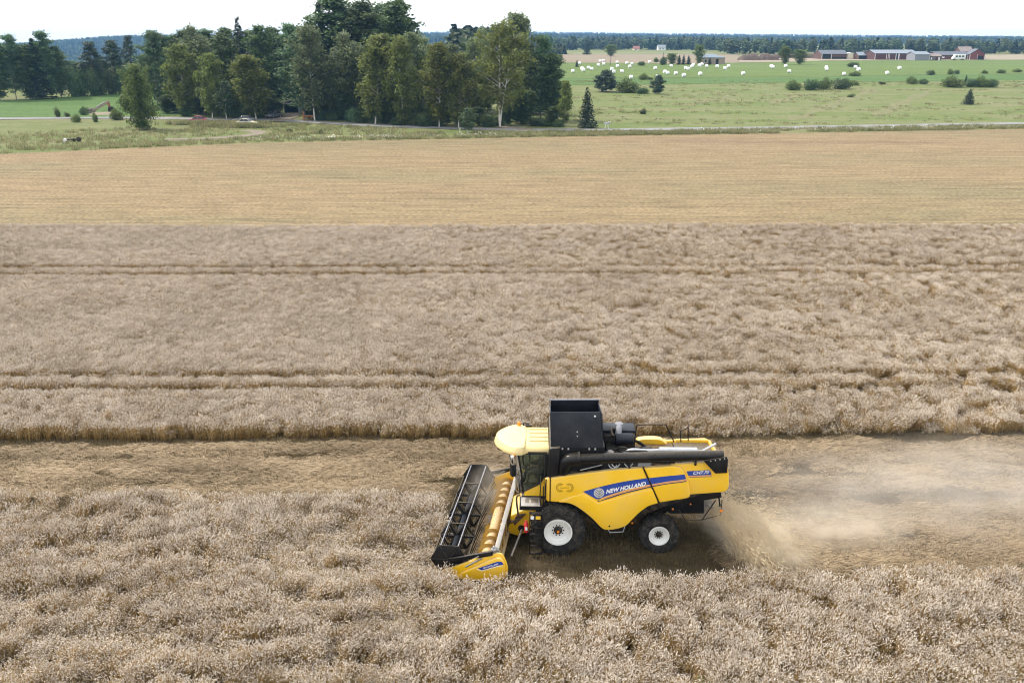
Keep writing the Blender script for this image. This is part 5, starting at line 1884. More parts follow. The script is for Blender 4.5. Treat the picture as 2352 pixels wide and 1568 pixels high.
mb.tube([(1.68, -1.50, 1.0), (1.74, -1.52, 0.86), (2.20, -1.52, 0.90), (2.26, -1.50, 1.12)], 0.016, 6)
mb.build('step_bar', MAT['galvanised'], COMB)
for (x, y, z, r_) in ((3.92, -1.06, 1.55, 0.035), (2.52, -1.30, 1.12, 0.035), (5.54, -1.24, 1.60, 0.05), (4.52, -1.05, 1.74, 0.03)):
    mb = MB()
    mb.lathe([(0, r_), (-0.025, r_), (-0.035, r_ * 0.6)], 12, 'y', (x, y, z))
    mb.build('marker_lamp', MAT['amber'], COMB)
mb = MB()
mb.box(2.6, 3.35, -1.05, -0.6, 1.55, 1.80)
for k in range(6):
    mb.box(2.55 + k * 0.13, 2.60 + k * 0.13, -1.18, -0.7, 1.70 + 0.03 * k, 1.74 + 0.03 * k)
mb.build('drive_guards', MAT['brown_machinery'], COMB)
mb = MB()
mb.lathe([(0, 0.03), (-0.02, 0.03)], 10, 'y', (1.72, -1.535, 1.12))
mb.lathe([(0, 0.05), (-0.05, 0.03)], 10, 'y', (4.52, -1.46, 3.44))
mb.build('panel_latches', MAT['black'], COMB)
mb = MB()
mb.tube([(2.785, -1.512, 3.31), (3.365, -1.512, 2.0)], 0.016, 6)
mb.build('panel_joint', MAT['black'], COMB)
mb = MB()
mb.tube([(-0.318, -1.46, 2.87), (-0.318, -1.46, 1.99)], 0.02, 6)
mb.build('panel_joint', MAT['black'], COMB)

# --- cab
half = smooth_pts([(-0.30, 0.92), (-0.8, 0.92), (-1.12, 0.93), (-1.30, 1.05), (-1.58, 1.06), (-1.85, 0.86), (-2.12, 0.50), (-2.24, 0.20), (-2.27, 0.0)], 4)
outl = [(x, -y) for x, y in half] + [(x, y) for x, y in half[::-1][1:]]
lay = [(3.47, 0.93), (3.50, 0.985), (3.56, 1.0), (3.64, 0.985), (3.71, 0.93), (3.755, 0.82), (3.775, 0.60), (3.785, 0.30)]
mb = MB()
vs, fs = [], []
nO = len(outl)
for (z, k) in lay:
    for (x, y) in outl:
        # the rear stays square, the front swells
        vs.append((-1.15 + (x + 1.15) * (k if x < -1.15 else max(k, 0.9)), y * k, z + (0.05 * (1 - abs(y)) if k < 0.95 else 0) + (0.05 if (x < -1.2 and k < 0.95) else 0)))
for i in range(len(lay) - 1):
    for j in range(nO):
        j2 = (j + 1) % nO
        fs.append((i * nO + j2, i * nO + j, (i + 1) * nO + j, (i + 1) * nO + j2))
fs.append(tuple(range(nO)))
fs.append(tuple((len(lay) - 1) * nO + k for k in range(nO - 1, -1, -1)))
mb.add(vs, fs)
roof = mb.build('cab_roof', MAT['roof_sunlit'], COMB, smooth=40)
roof['label'] = 'rounded-front cab roof coloured pale as if sunlit'
bm = bmesh.new(); bm.from_mesh(roof.data); bmesh.ops.recalc_face_normals(bm, faces=bm.faces); bm.to_mesh(roof.data); bm.free()
mb = MB()
mb.box(-1.08, -0.42, -0.925, -0.90, 3.50, 3.575)
mb.box(-2.12, -1.70, -0.60, -0.35, 3.44, 3.50, rot=(0, 0, R(-38)))
mb.build('roof_vent', MAT['black'], roof, bevel=0.005)
mb = MB()
for y in (-0.5, -0.17, 0.17, 0.5):
    mb.box(-1.05, -0.40, y - 0.008, y + 0.008, 3.775, 3.815)
mb.build('roof_ribs', MAT['roof_sunlit'], roof)
mb = MB()
mb.lathe([(3.76, 0.07), (3.82, 0.07), (3.94, 0.055), (3.96, 0.02)], 12, 'z', (-1.42, 0.78, 0))
mb.build('beacon', MAT['amber'], roof)
mb = MB()
mb.tube([(-1.28, 0.80, 3.75), (-1.25, 0.80, 3.90), (-1.05, 0.82, 3.86)], 0.03, 8)
mb.box(-1.25, -0.95, 0.78, 0.86, 3.77, 3.82)
mb.build('antenna_mount', MAT['black'], roof)

mb = MB()
for s in (-1, 1):
    mb.tube([(-1.42, s * 0.90, 3.50), (-1.30, s * 0.90, 2.75), (-1.24, s * 0.90, 2.02)], 0.035, 8)
    mb.box(-0.50, -0.34, s * 0.93 - 0.03, s * 0.93 + 0.03, 2.2, 3.52)
    mb.tube([(-0.44, s * 0.92, 2.80), (-0.66, s * 0.92, 2.38), (-1.22, s * 0.92, 2.08)], 0.025, 8)
    mb.tube([(-1.42, s * 0.91, 3.49), (-0.42, s * 0.91, 3.52)], 0.03, 8)
mb.box(-0.40, -0.32, -0.9, 0.9, 1.9, 3.52)
mb.box(-1.30, -0.35, -0.90, 0.90, 1.80, 1.90)
mb.tube([(-1.42, -0.9, 2.0), (-1.5, -0.4, 1.84), (-1.52, 0.4, 1.84), (-1.42, 0.9, 2.0)], 0.03, 6)
mb.build('cab_frame', MAT['black'], COMB, bevel=0.006)
for s in (-1, 1):
    mb = MB()
    mb.prism([(-1.40, 3.47), (-0.50, 3.50), (-0.46, 2.80), (-0.66, 2.38), (-1.22, 2.06), (-1.29, 2.7)], s * 0.905, s * 0.917)
    mb.build('side_window', MAT['tinted_glass'], COMB, smooth=0)
    mb = MB()
    mb.prism([(-0.50, 2.62), (-0.66, 2.36), (-1.20, 2.05), (-1.20, 1.90), (-0.50, 1.90)], s * 0.88, s * 0.902)
    mb.build('cab_lower_panel', MAT['yellow'], COMB, bevel=0.008)
mb = MB()
vs, fs = [], []
nb_ = 12
for i in range(nb_ + 1):
    a = -1 + 2 * i / nb_
    bul = 0.48 * (1 - a * a) ** 0.7
    vs += [(-1.42 - bul, 0.90 * a, 3.49), (-1.32 - bul * 0.75, 0.89 * a, 2.75), (-1.22 - bul * 0.5, 0.87 * a, 1.92)]
for i in range(nb_):
    for j in range(2):
        fs.append((3 * i + j, 3 * i + j + 1, 3 * (i + 1) + j + 1, 3 * (i + 1) + j))
mb.add(vs, fs)
mb.build('windscreen', MAT['tinted_glass'], COMB, smooth=60)
mb = MB()
mb.box(-0.85, -0.42, -0.28, 0.28, 2.25, 2.38)
mb.box(-0.52, -0.40, -0.27, 0.27, 2.38, 3.05, rot=(0, R(8), 0))
mb.box(-0.75, -0.5, -0.2, 0.2, 1.90, 2.25)
mb.build('driver_seat', MAT['seat_fabric'], COMB, bevel=0.04)
mb = MB()
mb.tube([(-1.25, 0, 1.90), (-1.12, 0, 2.62)], 0.05, 8)
st = [( -1.10 + 0.19 * math.cos(t) * 0.75, 0.19 * math.sin(t), 2.68 + 0.19 * math.cos(t) * 0.5) for t in np.linspace(0, 6.283, 17)]
mb.tube(st, 0.018, 6, caps=False)
mb.tube([(-1.24, 0, 2.59), (-0.96, 0, 2.77)], 0.015, 5)
mb.build('steering_column', MAT['black'], COMB)
mb = MB()
mb.box(-0.95, -0.5, 0.32, 0.55, 2.15, 2.55)
mb.box(-1.05, -1.0, 0.45, 0.75, 2.55, 2.85)
mb.build('control_console', MAT['black'], COMB, bevel=0.03)

# mirrors, platform, ladder
for s in (-1, 1):
    mb = MB()
    mb.box(-1.66, -1.50, s * 1.36 - 0.10, s * 1.36 + 0.10, 2.90, 3.34, rot=(0, 0, R(-25 * s)))
    mb.tube([(-1.45, s * 0.93, 3.46), (-1.60, s * 1.15, 3.52), (-1.60, s * 1.36, 3.48), (-1.60, s * 1.36, 3.30)], 0.022, 6)
    mr_ = mb.build('mirror', MAT['black'], COMB, bevel=0.015)
    mb = MB()
    mb.lathe([(-1.66, 0.055), (-1.60, 0.06), (-1.56, 0.04)], 12, 'x', (0, s * 1.22, 3.52))
    mb.build('work_lamp', MAT['lamp_lens'], mr_)
mb = MB()
mb.lathe([(-1.62, 0.04), (-1.54, 0.045)], 10, 'x', (0, -1.12, 3.50))
mb.build('turn_lamp', MAT['amber'], COMB)
mb = MB()
mb.box(-1.34, -0.62, -1.56, -0.86, 1.80, 1.85)
pf = mb.build('platform', MAT['platform_grey'], COMB, bevel=0.006)
mb = MB()
mb.box(-1.36, -0.60, -1.585, -1.562, 1.71, 1.86)
mb.box(-1.36, -1.345, -1.56, -0.86, 1.71, 1.86)
mb.build('platform_edge', MAT['black'], pf)
mb = MB()
for x0, x1, n in ((-1.16, -1.02, 4), (-0.96, -0.72, 7)):
    for i in range(n):
        for j in range(4):
            wx = (x1 - x0) / n
            mb.box(x0 + i * wx, x0 + (i + 0.7) * wx, -1.32 + j * 0.075, -1.27 + j * 0.075, 1.852, 1.856)
mb.build('platform_grating', MAT['black'], pf)
mb = MB()
for x in (-1.32, -0.64):
    mb.tube([(x, -1.54, 1.85), (x - 0.02, -1.54, 2.25), (x - 0.05 if x < -1 else x, -1.45, 2.62), (x - 0.04 if x < -1 else x, -0.95, 2.70)], 0.018, 6)
mb.tube([(-0.55, -1.56, 1.80), (-0.55, -1.54, 2.60)], 0.02, 6)
mb.tube([(-0.48, -1.52, 1.90), (-0.46, -1.50, 2.85)], 0.02, 6)
mb.build('hand_rail', MAT['black'], COMB)
mb = MB()
for x in (-1.0, -0.57):
    mb.box(x - 0.015, x + 0.015, -1.80, -1.72, 0.10, 1.80)
lad = mb.build('ladder', MAT['black'], COMB, bevel=0.004)
for k in range(7):
    mb = MB()
    mb.box(-0.99, -0.58, -1.82, -1.66, 0.14 + k * 0.255, 0.165 + k * 0.255)
    mb.box(-0.82, -0.76, -1.83, -1.825, 0.12 + k * 0.255, 0.20 + k * 0.255)
    mb.build('rung', MAT['dark_machinery'], lad)
mb = MB()
mb.box(-0.97, -0.86, -1.835, -1.822, 1.50, 1.62)
mb.build('warning_sticker', MAT['decal_white'], lad)
mb = MB()
mb.box(-0.80, -0.64, -1.835, -1.822, 1.50, 1.62)
mb.build('warning_sticker', MAT['yellow'], lad)
mb = MB()
mb.lathe([(0.86, 0.05), (0.88, 0.075), (1.20, 0.075), (1.26, 0.035), (1.32, 0.03)], 14, 'z', (-1.12, -1.58, 0))
fe = mb.build('fire_extinguisher', MAT['signal_red'], COMB)
fe['label'] = 'red fire extinguisher beside the ladder'
mb = MB()
mb.box(-1.16, -1.08, -1.662, -1.652, 0.98, 1.10)
mb.build('label_plate', MAT['decal_white'], fe)
mb = MB()
mb.tube([(-1.10, -1.55, 1.0), (-0.98, -1.70, 1.0)], 0.015, 6)
mb.build('extinguisher_bracket', MAT['black'], COMB)

# feeder house
mb = MB()
mb.prism([(-0.45, 1.75), (-0.98, 1.36), (-1.66, 1.02), (-1.80, 0.35), (-1.45, 0.22), (-1.0, 0.42), (-0.45, 0.95)], -0.70, 0.70)
fh = mb.build('feeder_house', MAT['yellow'], COMB, bevel=0.02)
mb = MB()
mb.lathe([(-0.76, 0.11), (-0.70, 0.13)], 14, 'y', (-1.30, 0, 0.52))
mb.build('drive_pulley', MAT['dark_machinery'], fh)
mb = MB()
rg = np.random.default_rng(5)
for k in range(5):
    mb.tube(smooth_pts([(-1.35 + 0.05 * k, -0.74, 1.12), (-1.52, -0.85, 0.95 - 0.05 * k), (-1.68 + 0.04 * k, -0.9, 0.85), (-1.80, -0.85, 0.62 + 0.07 * k), (-1.78, -0.8, 0.40)], 4), 0.022, 6)
mb.tube(smooth_pts([(-1.38, -1.0, 1.98), (-1.46, -1.0, 1.9), (-1.46, -0.95, 1.6), (-1.42, -0.9, 1.2), (-1.50, -0.85, 1.0)], 4), 0.035, 8)
mb.build('hydraulic_hoses', MAT['brown_machinery'], COMB)
mb = MB()
mb.tube([(-1.28, -0.8, 0.52), (-1.62, -2.2, 0.30)], 0.035, 8)
mb.build('drive_shaft', MAT['beam_grey'], COMB)

# --- driver, seen dimly through the tinted window
mb_loc = COMB.matrix_basis


def skin_person():
    me = bpy.data.meshes.new('person')
    J = [(-0.62, 0.0, 2.46), (-0.58, 0.0, 2.72), (-0.57, 0.0, 2.98), (-0.58, 0.0, 3.08), (-0.61, 0, 3.20), (-0.62, 0, 3.28),
         (-0.58, -0.20, 2.94), (-0.72, -0.26, 2.72), (-0.98, -0.17, 2.72), (-1.04, -0.14, 2.73),
         (-0.58, 0.20, 2.94), (-0.70, 0.27, 2.70), (-0.92, 0.22, 2.66), (-0.99, 0.20, 2.66),
         (-0.65, -0.11, 2.44), (-1.05, -0.16, 2.44), (-1.12, -0.16, 2.05), (-1.25, -0.16, 1.98),
         (-0.65, 0.11, 2.44), (-1.05, 0.16, 2.44), (-1.12, 0.16, 2.05), (-1.25, 0.16, 1.98)]
    E_ = [(0, 1), (1, 2), (2, 3), (3, 4), (4, 5), (2, 6), (6, 7), (7, 8), (8, 9), (2, 10), (10, 11), (11, 12), (12, 13), (0, 14), (14, 15), (15, 16), (16, 17), (0, 18), (18, 19), (19, 20), (20, 21)]
    rad = [.15, .16, .13, .055, .095, .085, .07, .052, .038, .035, .07, .052, .038, .035, .095, .075, .05, .045, .095, .075, .05, .045]
    me.from_pydata(J, E_, [])
    for m in ('shirt', 'skin', 'trousers', 'hair'):
        me.materials.append(MAT[m])
    o = link_mesh('person', me)
    sk = o.modifiers.new('skin', 'SKIN')
    for v, r_ in zip(me.skin_vertices[0].data, rad):
        v.radius = (r_, r_)
    me.skin_vertices[0].data[0].use_root = True
    o.modifiers.new('sub', 'SUBSURF').levels = 2
    o.modifiers['sub'].render_levels = 2
    dg = bpy.context.evaluated_depsgraph_get()
    m2 = bpy.data.meshes.new_from_object(o.evaluated_get(dg))
    bpy.data.objects.remove(o)
    for p in m2.polygons:
        c = p.center
        mi = 0
        if c.z > 3.03:
            mi = 3 if (c.z > 3.24 or c.x > -0.55) else 1
        elif c.x < -0.74 and c.z > 2.58:
            mi = 1
        elif c.z < 2.50:
            mi = 2
        p.material_index = mi
    m2.shade_smooth()
    m2.name = 'person'
    return link_mesh('person', m2)


person = skin_person()
person.location = COMB.location
person.rotation_euler = COMB.rotation_euler
tag(person, 'person in dark shirt driving, seated inside the combine cab', 'person')

# ------------------------------------------------------------------ the grain header in front (its own thing: it can be lifted off)
HEAD = empty('grain_header', (-0.58, 29.5, 0.06), R(-7.2))
tag(HEAD, 'wide yellow grain header with black pickup reel on the front of the combine', 'header')
HL = 3.02
# reel
RC = (-1.10, 0.70)
RR = 0.58
mb = MB()
mb.tube([(RC[0], -HL, RC[1]), (RC[0], HL, RC[1])], 0.085, 14)
reel = mb.build('reel', MAT['tank_grey'], HEAD)
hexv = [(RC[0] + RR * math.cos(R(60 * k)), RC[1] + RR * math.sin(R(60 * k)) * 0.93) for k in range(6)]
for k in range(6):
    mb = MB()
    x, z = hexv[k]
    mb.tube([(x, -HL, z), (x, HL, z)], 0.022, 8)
    b = mb.build('bat', MAT['wall_grey'] if k in (1, 2) else MAT['black'], reel)  # two upper bats grey: the highlight on black bats put into the colour
    mb = MB()
    for i in range(34):
        y = -HL + 0.1 + i * (2 * HL - 0.2) / 33
        mb.tube([(x, y, z), (x + 0.05, y, z - 0.15), (x + 0.10, y, z - 0.27)], [0.022, 0.017, 0.008], 4, caps=False)
    mb.build('tines', MAT['black'], reel)
for i, y in enumerate((-1.5, 0.0, 1.5)):
    mb = MB()
    for k in range(6):
        a, c = hexv[k], hexv[(k + 1) % 6]
        mb.tube([(a[0], y, a[1]), (c[0], y, c[1])], 0.036, 6)
        # curved spokes: each goes from hub to a bat
        h0 = (RC[0] + 0.11 * math.cos(R(60 * k)), RC[1] + 0.11 * math.sin(R(60 * k)))
        mb.tube([(h0[0], y, h0[1]), (h0[0] * 0.45 + a[0] * 0.55, y, h0[1] * 0.45 + a[1] * 0.55), (a[0], y, a[1])], [0.11, 0.075, 0.05], 6)
    mb.lathe([(-0.04, 0.16), (0.04, 0.16)], 14, 'y', (RC[0], y, RC[1]))
    mb.build('spider', MAT['black'], reel)
for s in (-1, 1):
    mb = MB()
    hx = [(RC[0] + 0.62 * math.cos(R(60 * k + 30)) * 1.06, RC[1] + 0.60 * math.sin(R(60 * k + 30)) * 1.06) for k in range(6)]
    hx = [(RC[0] + 0.64 * math.cos(R(60 * k)), RC[1] + 0.60 * math.sin(R(60 * k))) for k in range(6)]
    mb.prism(hx, s * HL, s * (HL + 0.03))
    pl_ = mb.build('reel_end_plate', MAT['black_gloss'], HEAD, bevel=0.012)
    mb = MB()
    for k in range(6):
        mb.tube([(RC[0], s * (HL + 0.04), RC[1]), (hx[k][0] * 0.95 + RC[0] * 0.05, s * (HL + 0.035), hx[k][1] * 0.95 + RC[1] * 0.05)], 0.018, 5)
    mb.lathe([(s * (HL + 0.02), 0.12), (s * (HL + 0.09), 0.10)], 14, 'y', (RC[0], 0, RC[1]))
    mb.build('plate_ribs', MAT['dark_machinery'], pl_)
    mb = MB()
    ya = s * (HL + 0.10)
    mb.hexa([(RC[0] - 0.05, ya - 0.04, RC[1] - 0.05), (0.35, ya - 0.05, 1.02), (0.35, ya + 0.05, 1.02), (RC[0] - 0.05, ya + 0.04, RC[1] - 0.05),
             (RC[0] - 0.05, ya - 0.04, RC[1] + 0.08), (0.35, ya - 0.05, 1.18), (0.35, ya + 0.05, 1.18), (RC[0] - 0.05, ya + 0.04, RC[1] + 0.08)])
    ar = mb.build('reel_arm', MAT['black_gloss'], HEAD, bevel=0.012)
    mb = MB()
    mb.tube([(-0.55, ya, 0.52), (0.0, ya, 0.88)], 0.032, 8)
    mb.tube([(-0.3, ya - 0.05, 0.86), (-0.1, ya - 0.06, 0.98)], 0.014, 6)
    mb.build('lift_cylinder', MAT['steel'], ar)
# trough, back, beam, auger, knife
mb = MB()
mb.prism([(-0.72, 0.06), (-0.30, 0.04), (0.20, 0.06), (0.40, 0.20), (0.44, 0.95), (0.38, 0.95), (0.34, 0.24), (0.16, 0.12), (-0.30, 0.10), (-0.72, 0.09)], -HL, HL)
mb.build('trough', MAT['yellow_dusty'], HEAD)
mb = MB()
mb.box(0.34, 0.50, -HL, HL, 0.93, 1.03)
mb.build('back_beam', MAT['beam_grey'], HEAD, bevel=0.015)
mb = MB()
mb.box(0.445, 0.55, -HL, HL, 0.25, 0.36)
for k in range(9):
    y = -HL + 0.3 + k * 0.68
    mb.box(0.445, 0.50, y - 0.03, y + 0.03, 0.36, 0.92)
mb.build('back_frame', MAT['yellow_dusty'], HEAD, bevel=0.008)
mb = MB()
mb.tube([(0.02, -HL + 0.08, 0.50), (0.02, HL - 0.08, 0.50)], 0.19, 18)
aug = mb.build('auger', MAT['yellow_dusty'], HEAD)
mb = MB()
for s in (-1, 1):
    nst = 150
    vs, fs = [], []
    for i in range(nst + 1):
        t = i / nst
        y = s * (HL - 0.08 - t * (HL - 0.7))
        a = s * t * (HL - 0.7) / 0.50 * 2 * math.pi
        for rr in (0.18, 0.315):
            vs.append((0.02 + rr * math.cos(a), y, 0.50 + rr * math.sin(a)))
    for i in range(nst):
        fs.append((2 * i, 2 * i + 1, 2 * i + 3, 2 * i + 2))
    mb.add(vs, fs)
mb.build('auger_flight', MAT['yellow_dusty'], aug)
mb = MB()
for k in range(14):
    a = k * 2.2
    y = -0.6 + 1.2 * k / 13
    mb.tube([(0.02, y, 0.50), (0.02 + 0.33 * math.cos(a), y, 0.50 + 0.33 * math.sin(a))], 0.012, 5)
mb.build('auger_fingers', MAT['steel'], aug)
mb = MB()
mb.box(-0.80, -0.70, -HL, HL, 0.05, 0.075)
for k in range(60):
    y = -HL + 0.05 + k * (2 * HL - 0.1) / 59
    mb.add([(-0.80, y - 0.02, 0.05), (-0.80, y + 0.02, 0.05), (-0.92, y, 0.06), (-0.80, y, 0.085)], [(0, 2, 1), (0, 3, 2), (1, 2, 3)])
mb.build('knife_bar', MAT['steel'], HEAD)
for s in (-1, 1):
    mb = MB()
    ol = smooth_pts([(-1.38, 0.16), (-1.30, 0.34), (-0.66, 0.60), (-0.17, 0.82), (0.27, 1.02), (0.50, 1.10), (0.66, 1.07), (0.74, 0.92), (0.84, 0.62), (0.80, 0.30), (0.55, 0.10), (-0.5, 0.04), (-1.2, 0.08)], 3)
    mb.prism(ol, s * (HL + 0.02), s * (HL + 0.10))
    dv = mb.build('crop_divider', MAT['yellow'], HEAD, bevel=0.03, seg=3, smooth=50)
    mb = MB()
    ol2 = smooth_pts([(-0.95, 0.10), (-0.62, 0.36), (-0.1, 0.66), (0.30, 0.90), (0.52, 0.98), (0.66, 0.94), (0.76, 0.72), (0.74, 0.34), (0.5, 0.12), (-0.4, 0.06)], 3)
    mb.prism(ol2, s * (HL + 0.09), s * (HL + 0.20))
    mb.build('divider_cover', MAT['yellow'], dv, bevel=0.05, seg=3, smooth=50)
    mb = MB()
    mb.tube([(-1.42, s * (HL + 0.06), 0.20), (-1.0, s * (HL + 0.04), 0.42), (0.2, s * (HL + 0.05), 1.0)], 0.03, 8)
    mb.build('divider_rod', MAT['yellow'], dv)
mb = MB()
yd = -(HL + 0.2045)
mb.prism([(-0.12, 0.56), (0.52, 0.86), (0.66, 0.86), (0.72, 0.76), (0.56, 0.72), (0.0, 0.50)], yd, -(HL + 0.19))
mb.build('blue_decal', MAT['decal_blue'], HEAD, smooth=0)
mb = MB()
mb.prism([(-0.14, 0.535), (0.0, 0.485), (0.56, 0.705), (0.70, 0.735), (0.70, 0.72), (0.56, 0.685), (0.0, 0.462), (-0.17, 0.52)], yd - 0.001, -(HL + 0.19))
mb.build('white_stripe', MAT['decal_white'], HEAD, smooth=0)
text_part('lettering', 'NEW HOLLAND', 'decal_white', HEAD, 0.04, 0.54, 0.545, R(22), yd - 0.004, 0.062, 0.2, 0.02)['label'] = 'small white lettering on the header divider'
mb = MB()
mb.tube([(0.55, -HL + 0.1, 1.05), (0.34, -HL + 0.05, 1.25)], 0.05, 8)
mb.box(0.28, 0.46, -HL - 0.08, -HL + 0.06, 1.03, 1.20)
mb.box(-0.25, -0.05, -HL - 0.13, -HL - 0.05, 0.90, 0.98)
mb.build('arm_bracket', MAT['steel'], HEAD, bevel=0.01)
mb = MB()
mb.box(-0.10, 0.12, -HL - 0.05, -HL + 0.02, 0.84, 0.94)
mb.build('header_lamp', MAT['amber'], HEAD, bevel=0.015)

# cut stalks and straw riding over the knife into the auger
n = 520
hx_ = rng.uniform(-0.75, 0.22, n); hy_ = rng.uniform(-2.85, 2.85, n)
hz_ = 0.10 + 0.30 * np.clip((hx_ + 0.5) / 0.6, 0, 1) * rng.uniform(0.3, 1.6, n)
ca, sa = math.cos(R(-7.2)), math.sin(R(-7.2))
wx = -0.58 + hx_ * ca - hy_ * sa; wy = 29.5 + hx_ * sa + hy_ * ca
rot = np.stack([rng.normal(0, 0.35, n), rng.normal(0, 0.35, n), rng.normal(0.2, 0.6, n)], -1)
sc_ = rng.uniform(0.35, 0.65, n)
scatter('feeding_straw', np.stack([wx, wy, hz_ + 0.06], -1), rot, np.stack([sc_, sc_, sc_ * 1.6], -1), rng.integers(0, len(STRAW), n), rng.uniform(-0.05, 0.3, n), STRAW, 'cut wheat stalks piling over the header trough and auger')

# ------------------------------------------------------------------ buildings
def building(name, label, cat, x0, x1, base, eave, ridge, depth, wall, roof, openings=(), gable=False, rz=0.0, over=0.35, extra=None, dist=None, trim=True, hip=0.0):
    """Near face spans photo x0..x1, foot at base, eaves and ridge at those photo heights. Openings: (u0, u1, v0, v1, part) as fractions of the near wall."""
    xm = (x0 + x1) / 2
    g0 = ground_at(xm, base) if dist is None else np.array([*at_depth(xm, 200, dist)[:2], 0.0])
    y = g0[1]
    g0 = np.array([g0[0], y, float(terrain(g0[0], y))])
    w = at_depth(x1, base, y)[0] - at_depth(x0, base, y)[0]
    he = max(1.5, at_depth(xm, eave, y)[2] - g0[2])
    hr = max(he + 0.4, at_depth(xm, ridge, y + depth / 2 if not gable else y)[2] - g0[2])
    root = empty(name, g0, rz)
    tag(root, label, cat)
    a, d = w / 2, depth
    mb = MB()
    if gable:
        mb.prism([(-a, -0.3), (a, -0.3), (a, he), (0, hr), (-a, he)], 0, d)
    elif hip:
        mb.box(-a, a, 0, d, -0.3, he)
    else:
        vs = [(x, yy, z) for x in (-a, a) for (yy, z) in ((0, -0.3), (d, -0.3), (d, he), (d / 2, hr), (0, he))]
        mb.add(vs, [(0, 1, 2, 3, 4), (9, 8, 7, 6, 5), (0, 4, 9, 5), (1, 6, 7, 2), (2, 7, 8, 3), (3, 8, 9, 4), (0, 5, 6, 1)])
    mb.build('wall', MAT[wall], root, smooth=0)
    o = over
    th = 0.14
    mb = MB()
    if gable:
        sl = (hr - he) / a
        for s in (-1, 1):
            e = (s * (a + o), he - sl * o)
            p = [(0, hr + 0.02), (e[0], e[1] + 0.02), (e[0], e[1] + th), (0, hr + th + 0.02)]
            mb.prism(p, -o, d + o)
    elif hip:
        k = min(a, d / 2) * hip
        b8 = [(-a - o, -o, he + 0.02), (a + o, -o, he + 0.02), (a + o, d + o, he + 0.02), (-a - o, d + o, he + 0.02)]
        vs = b8 + [(-a + k, d / 2, hr), (a - k, d / 2, hr)]
        mb.add(vs, [(0, 1, 5, 4), (1, 2, 5), (2, 3, 4, 5), (3, 0, 4), (3, 2, 1, 0)])
    else:
        sl = (hr - he) / (d / 2)
        for s in (-1, 1):
            ye, ze = d / 2 + s * (d / 2 + o), he - sl * o
            vs = []
            for x in (-a - o, a + o):
                vs += [(x, d / 2, hr + 0.02), (x, ye, ze + 0.02), (x, ye, ze + th), (x, d / 2, hr + th + 0.02)]
            fs = [(0, 1, 2, 3), (7, 6, 5, 4), (0, 4, 5, 1), (1, 5, 6, 2), (2, 6, 7, 3), (3, 7, 4, 0)]
            mb.add(vs, fs if s > 0 else [q[::-1] for q in fs])
    mb.build('roof', MAT[roof], root, smooth=0)
    for (u0, u1, v0, v1, part) in openings:
        X0, X1, Z0, Z1 = -a + u0 * w, -a + u1 * w, v0 * he, v1 * he
        mb = MB()
        if part == 'post':
            mb.box(X0, X1, -0.06, 0.0 - 0.003, Z0, Z1)
            mb.build('trim_board', MAT['trim_white'], root, smooth=0)
            continue
        mt = {'opening': 'dark_opening', 'window': 'window_dark', 'door': 'trim_white', 'dark_door': 'dark_opening'}[part]
        mb.box(X0, X1, -0.03, -0.003, Z0, Z1)
        ob = mb.build('window' if part == 'window' else 'door' if 'door' in part else 'doorway', MAT[mt], root, smooth=0)
        if part == 'window':
            mb = MB()
            f = 0.10
            for (p0, p1, q0, q1) in ((X0 - f, X1 + f, Z1, Z1 + f), (X0 - f, X1 + f, Z0 - f, Z0), (X0 - f, X0, Z0, Z1), (X1, X1 + f, Z0, Z1)):
                mb.box(p0, p1, -0.06, -0.004, q0, q1)
            mb.build('window_frame', MAT['trim_white'], ob, smooth=0)
    if extra:
        extra(root, a, d, he, hr)
    return root


def chimney(fx, fy, h, mat='tile_red'):
    def f(root, a, d, he, hr):
        mb = MB()
        mb.box(fx * a - 0.3, fx * a + 0.3, fy * d - 0.3, fy * d + 0.3, he, hr + h)
        mb.build('chimney', MAT[mat], root, smooth=0)
    return f


def bd(x0, x1):
    return x0, x1


z5 = lambda a, b: (2150 + a / 3.331, 70 + b / 3.331)
building('open_barn', 'brown open-sided barn with dark roof left of the long red barn', 'barn', 2291, 2363, 165.5, 151, 140.5, 16, 'barn_brown', 'dark_roof',
         [(0.02, 0.36, 0.0, 0.95, 'opening'), (0.0, 0.02, 0, 1, 'post'), (0.36, 0.38, 0, 1, 'post'), (0.40, 0.98, 0.0, 0.42, 'opening')])
building('small_barn', 'small low brown shed with pale roof left of the long red barn', 'shed', 2394, 2438, 166, 155, 146, 9, 'barn_brown', 'metal_roof',
         [(0.02, 0.50, 0.0, 0.9, 'opening'), (0.52, 0.56, 0, 1, 'post'), (0.7, 0.74, 0, 1, 'post')])
building('long_barn', 'long dark red barn with pale metal roof and white trim at the farm', 'barn', 2439, 2557, 167.5, 149.5, 140, 18, 'barn_red', 'metal_roof',
         [(0.0, 0.012, 0, 1, 'post'), (0.27, 0.28, 0.1, 0.95, 'post'), (0.31, 0.32, 0.1, 0.95, 'post'), (0.34, 0.35, 0.1, 0.95, 'post'), (0.49, 0.505, 0, 1, 'post'), (0.55, 0.58, 0, 1, 'post'), (0.83, 0.845, 0, 0.6, 'post'), (0.85, 0.93, 0, 0.5, 'opening'), (0.505, 0.55, 0.02, 0.95, 'dark_door')])
building('grey_shed', 'grey metal shed with bluish roof right of the long red barn', 'shed', 2551, 2592, 169.5, 152.5, 144.5, 12, 'wall_grey', 'metal_roof', [(0.97, 0.995, 0, 1, 'post')])
building('low_barn', 'low red outbuilding with pale doors before the farm barns', 'shed', 2592, 2624, 169.5, 157.5, 150.5, 7, 'barn_red', 'rust_roof',
         [(0.1, 0.22, 0.2, 0.7, 'door'), (0.3, 0.45, 0.3, 0.7, 'window'), (0.75, 0.9, 0, 0.8, 'door')])
